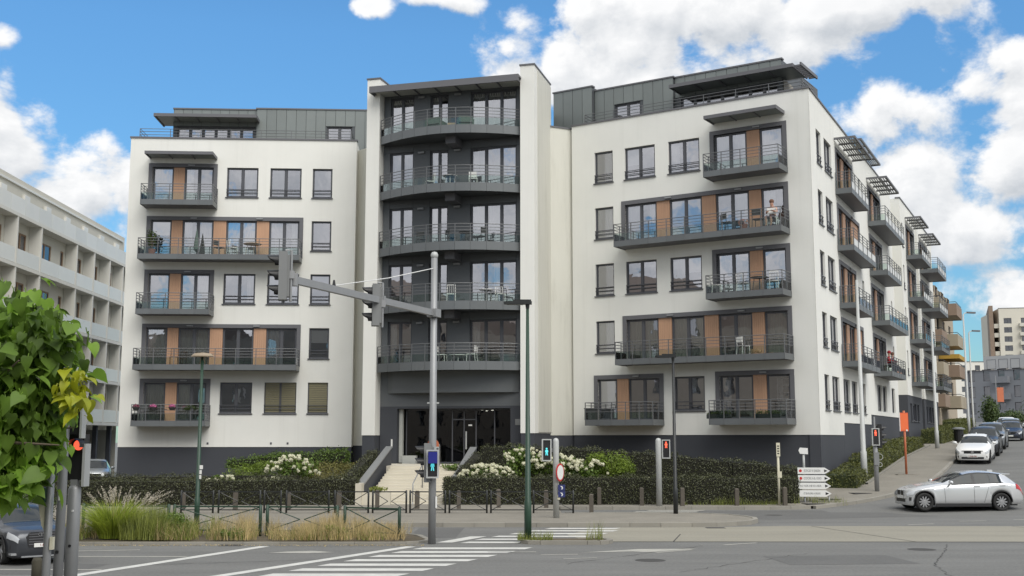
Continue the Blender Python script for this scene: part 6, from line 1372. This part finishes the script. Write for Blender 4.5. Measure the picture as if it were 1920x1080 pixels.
def bank(name, label, x0, x1, y0, y1, n, size, mat, zf_):
    C = np.stack([rng.uniform(x0, x1, n), rng.uniform(y0, y1, n), np.zeros(n)], 1); C[:, 2] = [zf_(x, y) + abs(rng.normal(0, .10)) for x, y in C[:, :2]]
    o = quads(name, C, rng.uniform(.6, 1.4, n) * size, mat, None, I4, kind='stuff', up=.8, aspect=.35); return tag(o, label, 'plants')
bank('ground_cover', 'dry olive ground cover on the bank left of the stairs', -10.8, -6.9, 49.5, 56.5, 5000, .14, G_SAGE, lambda x, y: .45 + (y - 48) * .125)
bank('ground_cover', 'dark leafy ground cover in the bed right of the stairs', -2, 12, 48.2, 50.5, 3500, .12, G_HYD, lambda x, y: .45)
shrub('step_plant', 'small tuft growing on the low stair wall', (-5.6, 47.2, .6), (.35, .2, .14), 260, .10, G_WEED, 'plant', stem=False); shrub('step_plant', 'small green plant beside the entrance landing', (-2.75, 53.0, 1.3), (.42, .3, .2), 320, .11, G_HYD, 'plant', stem=False)
# left background shrubs
shrub('round_shrub', 'dense green shrub behind the dark SUV at the left edge', (-14.7, 34.2, .1), (1.15, .9, .78), 4200, .085, G_BUSH, lobes=6)
shrub('round_shrub', 'dark green shrub beyond the SUV at the far left', (-17.0, 36.2, .1), (1.7, 1.2, 1.2), 4200, .10, G_BUSH, lobes=6)
# far street greenery
for i, (u, p, r, lb) in enumerate(((86, 1.5, (1.0, 1.0, 2.0), 'dark narrow conifer beside the far lamp posts'), (112, 12, (3.2, 3, 2.2), 'green bush below the grey blocks at the street bend'), (104, 8.5, (2.0, 2, 1.0), 'low shrub left of the orange banner'), (96, 17, (3.0, 3, 2.6), 'green bush at the right edge up the street'))):
    x, y = up2xy(u, p); shrub('street_shrub', lb, (x - (0 if i == 0 else 6), y, gz(x, y)), r, 2200, .28, G_BUSH, stem=False)
# ---- verge: ornamental grass, weeds and straw
OG = thing('ornamental_grass', 'big arching clump of bright green fountain grass with pale plumes', 'grass clump', T(-11.0, 32.1, .1))
n = 1500; a = rng.uniform(0, 2 * np.pi, n); r = np.sqrt(rng.random(n)) * .38; B = np.stack([-11.0 + r * np.cos(a), 32.1 + r * np.sin(a), np.full(n, .08)], 1); H = rng.uniform(.75, 1.25, n); k = rng.uniform(.35, 1.45, n) * (r / .38 * .6 + .4); lean = np.stack([np.cos(a) * k, np.sin(a) * k], 1)
blades('blades', B, H, lean, G_GRASS, OG, .026, 6, 'stuff', 1.2)
n = 55; a = rng.uniform(0, 2 * np.pi, n); B = np.stack([-10.8 + .25 * np.cos(a), 32.1 + .25 * np.sin(a), np.full(n, .1)], 1); H = rng.uniform(1.15, 1.5, n); k = rng.uniform(.2, .95, n); lean = np.stack([np.cos(a) * k + .22, np.sin(a) * k], 1)
blades('stalks', B, H, lean, G_DRY, OG, .010, 6, 'stuff', .7)
C = []
for i in range(n):
    for t in np.linspace(.80, 1.0, 12): C.append([B[i, 0] + lean[i, 0] * t ** 1.8, B[i, 1] + lean[i, 1] * t ** 1.8, B[i, 2] + H[i] * (t - .30 * .7 * t ** 3 * min(1, np.hypot(*lean[i]) / H[i]))])
C = np.array(C); quads('plumes', np.repeat(C, 3, 0) + rng.normal(0, .012, (len(C) * 3, 3)), np.full(len(C) * 3, .045), G_PLUME, OG, I4, kind='stuff', aspect=.3)
def tufts(name, label, x0, x1, y0, y1, n, h, lean, mat, width=.012, seg=3, mask=None):
    B = np.stack([rng.uniform(x0, x1, n), rng.uniform(y0, y1, n), np.full(n, .085)], 1); cl = np.sin(B[:, 0] * 3.1) + np.sin(B[:, 0] * 7.7 + B[:, 1] * 2) + np.sin(B[:, 0] * 1.3 + 2); B = B[rng.random(n) < .42 + .2 * cl]; n = len(B)
    H = rng.uniform(h[0], h[1], n) * (1 + .25 * np.sin(B[:, 0] * 2.3)); o = blades(name, B, H, rng.normal(0, lean, (n, 2)), mat, None, width, seg, 'stuff', .8); return tag(o, label, 'grass')
tufts('dry_grass', 'dry straw coloured grass along the fenced verge', -9.6, -2.9, 31.2, 33.9, 15000, (.22, .66), .18, G_DRY)
tufts('green_grass', 'green weedy grass mixed in the middle of the verge', -9.8, -3.4, 31.2, 33.6, 4500, (.15, .45), .14, G_WEED, .016)
tufts('green_grass', 'thick green weeds right of the fountain grass clump', -10.6, -8.2, 31.3, 33.2, 5200, (.35, .85), .20, G_WEED, .018)
tufts('dry_grass', 'dry grass on the verge left of the fountain grass', -19, -11.3, 31.8, 35, 6000, (.2, .7), .18, G_DRY)
tufts('green_grass', 'tall green weeds by the grey foreground posts', -13.5, -11.6, 31.3, 33, 2200, (.3, .6), .18, G_WEED, .018)
shrub('weed_plant', 'leafy green weed right of the fountain grass', (-9.35, 32.2, .1), (.55, .4, .36), 900, .08, G_HYD, 'weed', stem=False); shrub('weed_plant', 'small leafy weed in the dry grass near the verge end', (-4.9, 31.7, .1), (.35, .25, .2), 400, .06, G_WEED, 'weed', stem=False)
shrub('weed_plant', 'low green weed at the front of the verge middle', (-7.6, 31.5, .1), (.5, .25, .16), 500, .06, G_HYD, 'weed', stem=False)
tufts('kerb_weeds', 'thin weeds at the foot of the green crosswalk lamp', .15, 1.1, 31.1, 31.7, 700, (.06, .25), .08, G_WEED, .012); tufts('kerb_weeds', 'tall dry weeds at the right end of the small islet', 2.0, 2.45, 31.2, 31.8, 420, (.25, .75), .08, G_WEED, .012)
tufts('kerb_weeds', 'weeds around the feet of the direction signs', 11.2, 13.6, 46.9, 48.9, 2600, (.15, .5), .10, G_WEED, .016); tufts('kerb_weeds', 'sparse weeds along the foot of the right hedge', 7.0, 11.5, 46.8, 47.25, 1400, (.1, .4), .08, G_WEED, .014)
# litter of dry leaves and chips at the verge kerb
n = 900; C = np.stack([rng.uniform(-12, -2.3, n), 30.75 - np.abs(rng.normal(0, .13, n)), np.full(n, .012)], 1); tag(quads('leaf_litter', C, rng.uniform(.02, .06, n), G_DRY, None, I4, kind='stuff', up=4), 'dry leaf litter along the verge kerb', 'litter')
# ---- broad-leaved tree at the left edge
TR = thing('broad_leaf_tree', 'broad leaved tree with big green leaves filling the left foreground', 'tree', T(-8.1, 15.6, 0))
b = MB(); b.tube([(-8.1, 15.6, -.1), (-8.0, 15.6, 1.4), (-7.85, 15.65, 2.6), (-7.6, 15.7, 3.6)], [.16, .13, .10, .06], 12); b.build('trunk', G_BARK, TR, I4, True)
CR = [((-8.2, 15.7, 3.9), (1.75, 1.2, 1.15)), ((-7.35, 15.5, 3.55), (.95, .8, .85)), ((-7.7, 15.5, 2.75), (1.25, .9, .85)), ((-7.05, 15.45, 2.85), (.5, .45, .42)), ((-7.0, 15.45, 4.2), (.62, .6, .42)), ((-8.4, 15.5, 2.2), (1.3, .8, .7)), ((-7.35, 15.4, 2.25), (.5, .4, .33))]
br = MB()
for c, r in CR:
    for k in range(6):
        e = Vector(c) + Vector((.5 + rng.normal(0, r[0] * .5), rng.normal(0, r[1] * .5), rng.normal(0, r[2] * .5))); br.tube([(-7.9, 15.63, 2.3), tuple(Vector((-7.9, 15.63, 2.5)).lerp(e, .5) + Vector((0, 0, .15))), tuple(e)], [.05, .03, .010], 6)
br.build('branch', G_BARK, TR)
def leaf_mesh(s, droop, mat):
    out = [(0, 0), (.16, -.10), (.36, -.08), (.50, .12), (.46, .38), (.32, .66), (.14, .90), (0, 1.12)]; b = MB()
    for sg in (1, -1):
        for i in range(len(out) - 1):
            (x0, y0), (x1, y1) = out[i], out[i + 1]; f = lambda x, y: (sg * x * s, y * s, s * (.22 * abs(x) - droop * y * y + .03 * math.sin(9 * y + x * 6)))
            m0, m1 = max(0, y0), max(0, y1); q = [f(0, m0), f(x0, y0), f(x1, y1), f(0, m1)]
            if m0 == m1: q = q[:3]
            if i == len(out) - 2: q = [f(0, m0), f(x0, y0), f(x1, y1)]
            b.face(q if sg > 0 else q[::-1])
    b.tube([(0, 0, 0), (0, -.35 * s, -.05 * s)], .006, 4); me = b.mesh('leaf', mat); smooth_by_angle(me, 80); return me
LV = [leaf_mesh(.19, .25, G_CAT), leaf_mesh(.16, .45, G_CAT), leaf_mesh(.22, .15, G_CAT), leaf_mesh(.12, .35, G_CAT)]; LY = [leaf_mesh(.17, .45, G_YEL), leaf_mesh(.12, .3, G_YEL)]
spots = []
for c, r in CR:
    c = (c[0] + .5, c[1], c[2])
    m = int(720 * r[0] * r[2])
    for i in range(m):
        v = rng.normal(size=3); v /= np.linalg.norm(v); k = rng.uniform(.3, 1.0) ** .6 * (1.22 if rng.random() < .18 else 1); p = np.array(c) + v * k * np.array(r); 
        if p[2] < 1.95: continue
        spots.append((p, v, k, False))
for i in range(46):
    v = rng.normal(size=3); v /= np.linalg.norm(v); p = np.array((-5.80, 15.2, 3.40)) + v * np.array((.24, .22, .36)) * rng.uniform(.3, 1.25); spots.append((p, v, 1.2, True))
# nearest to the viewer first: those are single leaves, the rest one mass
spots.sort(key=lambda s: (s[0][1] - 3 * s[3]) + .35 * abs(s[0][0] + 6.1)); mass = []
for i, (p, v, k, yel) in enumerate(spots):
    out_ = Vector((v[0], v[1] - .35, 0)); out_ = out_.normalized() if out_.length > .05 else Vector((0, -1, 0))
    az = math.degrees(math.atan2(out_.y, out_.x)) - 90 + rng.normal(0, 35); W = T(*p) @ RZ(az) @ RX(-rng.uniform(-5, 95)) @ RY(rng.normal(0, 34)) @ Matrix.Scale(rng.uniform(.75, 1.2), 4); me = (LY if yel else LV)[int(rng.integers(0, 2 if yel else 4))]
    if i < 300: inst('leaf', me, TR, W)
    else: mass.append((me, W))
bm = bmesh.new()
for me, W in mass:
    n0 = len(bm.verts); bm.from_mesh(me); bm.verts.ensure_lookup_table(); bmesh.ops.transform(bm, matrix=W, verts=bm.verts[n0:])
me = D.meshes.new('foliage'); bm.to_mesh(me); bm.free(); me.materials.append(G_CAT); inst('foliage', me, TR, I4, 'stuff')
# ================================================================== things on the balconies
F_WHITE = pm('white_furniture', (.74, .74, .71), .5, var=.05); F_DARK = pm('dark_furniture', (.05, .055, .055), .6, var=.1); F_GREEN = pm('green_cushion', (.09, .13, .11), .8, var=.15); F_TAN = pm('tan_cushion', (.38, .28, .18), .85, var=.15); F_WOODF = pm('brown_furniture', (.22, .12, .06), .6, var=.2); F_POT = pm('terracotta', (.30, .13, .08), .8, var=.15)
G_PINK = leafmat('pink_petal', (.62, .16, .36), .4, .6, .2, 8, (.6, .8, .6)); SKIN = pm('skin', (.52, .29, .21), .55, var=.06)
def chair_mesh(mat, kind=0):
    b = MB()
    b.box(-.22, .22, -.22, .22, .42, .46)
    for x in (-.2, .2):
        b.tube([(x * 1.05, -.22, 0), (x, -.2, .44)], .017, 6); b.tube([(x * 1.05, .25, 0), (x, .2, .44), (x * .95, .27, .86)], .017, 6)
    if kind == 0: b.box(-.2, .2, .22, .25, .58, .86, X=T(0, -.035, .01))
    else:
        for i in range(5): b.tube([(-.18 + .09 * i, .21, .48), (-.18 + .09 * i, .265, .86)], .010, 5)
        b.tube([(-.2, .265, .86), (.2, .265, .86)], .018, 6)
    return b.mesh('garden_chair', mat)
def table_mesh(mat, r=.38, h=.70):
    b = MB(); b.lathe([(.001, h), (r, h), (r, h - .03), (.001, h - .03)], 18)
    for i in range(4): a = i * math.pi / 2 + .4; b.tube([(r * .75 * math.cos(a), r * .75 * math.sin(a), 0), (r * .55 * math.cos(a), r * .55 * math.sin(a), h - .03)], .016, 6)
    return b.mesh('garden_table', mat)
def put(name, me, F, u, y, z, rz, label, cat, s=1.0): return tag(inst(name, me, None, F @ T(u, y, z) @ RZ(rz) @ Matrix.Scale(s, 4)), label, cat)
CW, CD, CWr, CB = chair_mesh(F_WHITE), chair_mesh(F_DARK), chair_mesh(F_WHITE, 1), chair_mesh(F_WOODF, 1); TWm, TDm, TB_ = table_mesh(F_WHITE), table_mesh(F_DARK), table_mesh(F_WOODF, .30, .5)
fl = .325; ft = .40
# tower balconies (u, y in tower frame)
put('garden_chair', CW, FT, 3.15, .0, tz(2) + ft, 90, 'white chair left of the low table on the lowest tower balcony', 'chair'); put('garden_chair', CW, FT, 4.75, .0, tz(2) + ft, -90, 'white chair right of the low table on the lowest tower balcony', 'chair'); put('garden_table', table_mesh(F_WHITE, .45, .42), FT, 4.0, .0, tz(2) + ft, 0, 'low white table between chairs on the lowest tower balcony', 'table')
put('garden_chair', CWr, FT, 3.75, -.35, tz(3) + ft, 200, 'white folding chair on the second tower balcony from the bottom', 'chair', 1.05)
put('garden_chair', CWr, FT, 6.2, .1, tz(3) + ft, 30, 'white openwork chair at the right of the second tower balcony', 'chair'); put('garden_table', TWm, FT, 5.5, .0, tz(3) + ft, 0, 'white round table on the second tower balcony', 'table')
for i, (u, l) in enumerate(((2.0, 'left'), (3.6, 'middle'), (5.2, 'right'))): put('garden_chair', CD, FT, u, .05, tz(4) + ft, 40 + 100 * i, 'dark chair at the %s of the third tower balcony' % l, 'chair')
put('garden_table', TDm, FT, 4.4, .05, tz(4) + ft, 0, 'dark round table on the third tower balcony', 'table')
put('garden_chair', CW, FT, 4.75, .05, tz(5) + ft, 20, 'white chair, right of two on the fourth tower balcony', 'chair'); put('garden_chair', CW, FT, 2.4, .05, tz(5) + ft, -60, 'white chair at the left of the fourth tower balcony', 'chair'); put('garden_table', TWm, FT, 3.5, .05, tz(5) + ft, 0, 'white table on the fourth tower balcony', 'table')
def sofa(mat):
    b = MB(); b.box(-.42, .42, -.36, .36, .10, .42); b.box(-.42, .42, .26, .42, .42, .78); b.box(-.48, -.38, -.36, .40, .12, .60); b.box(.38, .48, -.36, .40, .12, .60); me = b.mesh('lounge_chair', mat); return me
put('lounge_chair', sofa(F_GREEN), FT, 2.75, .0, tz(6) + ft, 170, 'dark green lounge chair on the top tower balcony', 'chair', .95); put('lounge_chair', sofa(F_GREEN), FT, 4.35, .0, tz(6) + ft, 200, 'green lounge chair with tan cushion on the top tower balcony', 'chair', .9); put('cushion', MB().box(-.22, .22, -.08, .08, 0, .4).mesh('cushion', F_TAN), FT, 3.7, -.25, tz(6) + ft, 10, 'tan cushion between the green lounge chairs on top balcony', 'cushion')
# left wing
put('garden_chair', CB, FL, 3.0, -.7, zf(2) + fl, 200, 'brown wooden chair on the wide second floor left balcony', 'chair'); put('garden_table', TB_, FL, 4.6, -.7, zf(2) + fl, 0, 'small brown table on the wide second floor left balcony', 'table')
put('garden_chair', CW, FL, 5.9, -.65, zf(4) + fl, 120, 'white chair on the wide fourth floor left balcony', 'chair'); put('garden_table', table_mesh(F_TAN, .5, .68), FL, 7.0, -.65, zf(4) + fl, 0, 'tan table on the wide fourth floor left balcony', 'table'); put('garden_chair', CD, FL, 5.2, -.65, zf(4) + fl, 60, 'dark chair left of the tan table on the fourth floor', 'chair')
put('parasol', MB().tube([(0, 0, 0), (0, 0, 1.5)], .02, 6).lathe([(.02, 1.45), (.13, .75), (.16, .35), (.03, .2)], 10).mesh('parasol', F_GREEN), FL, 3.95, -.6, zf(4) + fl, 0, 'folded green parasol on the wide fourth floor left balcony', 'parasol')
o = shrub('balcony_plant', 'tall dark potted plant at the left of the fourth floor balcony', tuple((FL @ Vector((1.55, -.6, zf(4) + fl + .3)))), (.26, .22, .62), 420, .12, G_BUSH, 'plant'); MB().lathe([(.001, 0), (.16, 0), (.21, .34), (.001, .34)], 12).build('pot', F_POT, o, FL @ T(1.55, -.6, zf(4) + fl))
# pink flower baskets on the lowest left balcony rail
for i, u in enumerate((1.25, 2.15, 3.15)):
    P = FL @ Vector((u, -1.32, zf(1) + .98)); o = thing('flower_basket', 'basket of pink flowers on the lowest left balcony rail, %s' % ('leftmost', 'middle', 'rightmost')[i], 'flowers', T(*P), 'pink flower baskets'); MB().lathe([(.001, -.10), (.13, -.09), (.21, .06), (.001, .05)], 12).build('basket', F_DARK, o, T(*P))
    v = rng.normal(size=(130, 3)); v /= np.linalg.norm(v, axis=1)[:, None]; v[:, 2] = np.abs(v[:, 2]); quads('petals', np.array(P) + [0, 0, .06] + v * [.20, .16, .17] * rng.uniform(.6, 1, (130, 1)), rng.uniform(.05, .08, 130), G_PINK if i else leafmat('dusky_petal', (.30, .09, .16), .4), o, I4, kind='stuff', N0=v, aspect=.8)
P = FL @ Vector((4.1, -1.3, zf(1) + .95)); shrub('balcony_plant', 'round green plant on the lowest left balcony rail', (P.x, P.y, P.z - .1), (.34, .2, .17), 420, .07, G_BUSH, 'plant', stem=False)
put('garden_chair', CD, FL, 1.5, -.7, zf(1) + fl, 200, 'dark chair on the lowest left balcony', 'chair'); put('garden_table', TDm, FL, 2.4, -.75, zf(1) + fl, 0, 'dark table on the lowest left balcony', 'table', .9)
b = MB(); 
for x in (-.5, .45): b.lathe([(.30, -.02), (.33, -.02), (.33, .02), (.30, .02), (.30, -.02)], 20, T(x, 0, .33) @ RX(90))
b.tube([(-.5, 0, .33), (-.15, 0, .72), (.35, 0, .74), (.45, 0, .33)], .02, 6); b.tube([(-.15, 0, .72), (-.05, 0, .32), (.35, 0, .72)], .02, 6); b.tube([(-.5, 0, .33), (-.05, 0, .32)], .015, 6); b.box(-.28, -.05, -.06, .06, .84, .88); b.tube([(-.16, 0, .7), (-.18, 0, .86)], .015, 6); b.tube([(.35, 0, .72), (.38, 0, .95), (.32, .2, .97)], .016, 6); b.tube([(.38, 0, .95), (.32, -.2, .97)], .016, 6)
put('bicycle', b.mesh('bicycle', F_DARK), FL, 4.05, -.55, zf(1) + fl, 12, 'dark bicycle parked on the lowest left balcony', 'bicycle')
# right wing
put('garden_chair', CWr, FRt, 9.7, -.7, zf(3) + fl, 160, 'white openwork chair, left of two on the third floor right balcony', 'chair'); put('garden_chair', CWr, FRt, 11.2, -.7, zf(3) + fl, 210, 'white openwork chair, right of two on the third floor right balcony', 'chair'); put('garden_table', table_mesh(F_DARK, .45, .68), FRt, 10.5, -.6, zf(3) + fl, 0, 'dark table between white chairs on the third floor right balcony', 'table')
put('garden_chair', CWr, FRt, 8.35, -.7, zf(3) + fl, 120, 'white chair at the left end of the third floor right balcony', 'chair')
put('garden_chair', CD, FRt, 9.0, -.75, zf(4) + fl, 150, 'dark chair left of the flower pot on the fourth floor right balcony', 'chair'); put('garden_chair', CD, FRt, 10.55, -.7, zf(4) + fl, 180, 'dark chair beside the seated person on the fourth floor', 'chair', 1.05)
o = thing('flower_pot', 'pot of pinkish flowers on the fourth floor right balcony', 'flowers', FRt @ T(9.85, -.75, zf(4) + fl)); W0 = WM[o.name]; MB().lathe([(.001, 0), (.15, 0), (.2, .26), (.001, .26)], 12).build('pot', F_POT, o, W0); c = W0 @ Vector((0, 0, .36)); v = rng.normal(size=(160, 3)); v /= np.linalg.norm(v, axis=1)[:, None]; quads('petals', np.array(c) + v * [.26, .22, .17], rng.uniform(.05, .09, 160), leafmat('salmon_petal', (.60, .30, .24), .4), o, I4, kind='stuff', N0=v)
put('garden_chair', CW, FRt, 11.25, -.62, zf(4) + fl, 180 + 8, 'white chair under the seated person on the fourth floor', 'chair', 1.05)
put('storage_box', MB().box(-.3, .3, -.2, .2, 0, .55).box(-.32, .32, -.22, .22, .551, .60).mesh('storage_box', F_DARK), FRt, 1.45, -.75, zf(1) + fl, 6, 'dark bag like box at the left end of the lowest right balcony', 'box')
for u, l in ((8.5, 'left'), (10.9, 'right')):
    o = thing('window_box', 'dark planter trough at the %s of the lowest corner balcony' % l, 'planter', FRt @ T(u, -1.1, zf(1) + fl)); W0 = WM[o.name]; MB().box(-.6, .6, -.1, .1, 0, .2).build('trough', F_DARK, o, W0); c = W0 @ Vector((0, 0, .25)); n = 260; C = np.array([tuple(W0 @ Vector((rng.uniform(-.58, .58), rng.uniform(-.1, .1), .2 + abs(rng.normal(0, .09))))) for _ in range(n)]); quads('leaves', C, rng.uniform(.05, .09, n), G_BUSH, o, I4, kind='stuff')
put('bookcase', MB().box(-.35, .35, -.14, -.10, 0, 1.9).box(-.35, -.31, -.1, .14, 0, 1.9).box(.31, .35, -.1, .14, 0, 1.9).box(-.31, .31, -.1, .14, 0, .9).box(-.31, .31, -.1, .14, 1.2, 1.24).box(-.31, .31, -.1, .14, 1.55, 1.59).box(-.31, .31, -.1, .14, 1.86, 1.9).mesh('bookcase', F_WHITE), FRt, 11.05, 1.0, zf(1) + .35, 180, 'white shelf unit behind the glass on the lowest corner balcony', 'shelf')
put('garden_chair', CW, FRt, 9.6, -.6, zf(2) + fl, 150, 'white chair on the wide second floor right balcony', 'chair'); o = shrub('balcony_plant', 'pale flowering pot plant on the second floor right balcony', tuple(FRt @ Vector((10.3, -.9, zf(2) + fl))), (.3, .2, .14), 260, .07, leafmat('peach_petal', (.62, .45, .30), .3), 'plant', stem=False)
# ---- people
def figure(name, label, W, joints, edges, radii, cloth, group=None):
    """one continuous skinned body; cloth: list of (test, material index) by height in local space"""
    me = D.meshes.new(name); me.from_pydata(joints, edges, []); ob = D.objects.new(name, me); COL.objects.link(ob)
    sk = ob.modifiers.new('s', 'SKIN'); sk.use_smooth_shade = True
    for i, v in enumerate(me.skin_vertices[0].data): v.radius = (radii[i], radii[i] * (.8 if i < 3 else 1)); v.use_root = i == 0
    ss = ob.modifiers.new('u', 'SUBSURF'); ss.levels = 2; ss.render_levels = 2
    nm = D.meshes.new_from_object(ob.evaluated_get(bpy.context.evaluated_depsgraph_get())); D.objects.remove(ob)
    nm.materials.clear(); 
    for _, m in cloth: nm.materials.append(m)
    for p in nm.polygons:
        for k, (t, m) in enumerate(cloth):
            if t(p.center): p.material_index = k; break
        p.use_smooth = True
    return tag(inst(name, nm, None, W), label, 'person', group)
J = [(0, 0, .52), (0, .02, .72), (0, .03, .95), (0, .02, 1.06), (0, -.01, 1.13), (0, -.03, 1.26), (.10, 0, .50), (.13, -.38, .50), (.13, -.40, .10), (.13, -.52, .05), (-.10, 0, .50), (-.14, -.38, .52), (-.13, -.40, .10), (-.13, -.52, .05), (.19, .03, .98), (.27, -.05, .74), (.12, -.24, .80), (.05, -.27, .80), (-.19, .03, .98), (-.27, -.05, .74), (-.12, -.25, .76), (-.05, -.28, .76)]
E_ = [(0, 1), (1, 2), (2, 3), (3, 4), (4, 5), (0, 6), (6, 7), (7, 8), (8, 9), (0, 10), (10, 11), (11, 12), (12, 13), (2, 14), (14, 15), (15, 16), (16, 17), (2, 18), (18, 19), (19, 20), (20, 21)]
RR = [.15, .15, .15, .06, .09, .095, .09, .07, .045, .035, .09, .07, .045, .035, .06, .045, .035, .03, .06, .045, .035, .03]
F_SHORT = pm('dark_shorts', (.07, .06, .07), .85, var=.1); F_HAIR = pm('brown_hair', (.16, .08, .05), .8, var=.2); F_REDC = pm('red_cloth', (.30, .012, .02), .8, var=.15)
Wp = FRt @ T(11.25, -.70, zf(4) + fl - .03) @ RZ(-6)
pr = figure('person', 'bare chested person in dark shorts seated on the fourth floor right balcony', Wp, J, E_, RR, [(lambda c: c.z < .62 and c.z > .36 and c.y > -.42, F_SHORT), (lambda c: True, SKIN)])
hm = MB(); hm.lathe([(.001, .125), (.07, .11), (.11, .06), (.115, 0), (.10, -.05)], 14, T(0, -.01, 1.27)); inst('hair', hm.mesh('hair', F_HAIR, True), pr, Wp)
JS = [(0, 0, .92), (0, .0, 1.12), (0, -.06, 1.36), (0, -.08, 1.46), (0, -.11, 1.53), (0, -.13, 1.66), (.10, 0, .88), (.11, -.02, .50), (.11, 0, .10), (.11, -.12, .05), (-.10, 0, .88), (-.11, .02, .50), (-.11, .03, .10), (-.11, -.1, .05), (.19, -.06, 1.40), (.30, -.16, 1.20), (.24, -.36, 1.12), (.18, -.40, 1.12), (-.19, -.06, 1.40), (-.30, -.16, 1.20), (-.24, -.36, 1.12), (-.18, -.40, 1.12)]
for i, (u, l, col) in enumerate(((18.6, 'person in bright red sitting behind the railing of a side street balcony', F_REDC), (20.0, 'person in dark red beside the red clad one on the side street balcony', pm('wine_cloth', (.14, .012, .03), .8, var=.15)))):
    Wp = FS @ T(u, -.55, zf(2) + fl - .02); pr = figure('person', l, Wp, J, E_, RR, [(lambda c: 1.04 > c.z > .62, col), (lambda c: .62 >= c.z > .1, F_SHORT), (lambda c: True, SKIN)]); put('garden_chair', CD, FS, u, -.5, zf(2) + fl, 180, 'dark chair under the person in %s on the side street balcony' % ('bright red', 'dark red')[i], 'chair'); hm = MB(); hm.lathe([(.001, .125), (.07, .11), (.11, .06), (.115, 0), (.10, -.05)], 14, T(0, -.01, 1.27)); inst('hair', hm.mesh('hair', F_REDC if i == 0 else F_HAIR, True), pr, Wp)
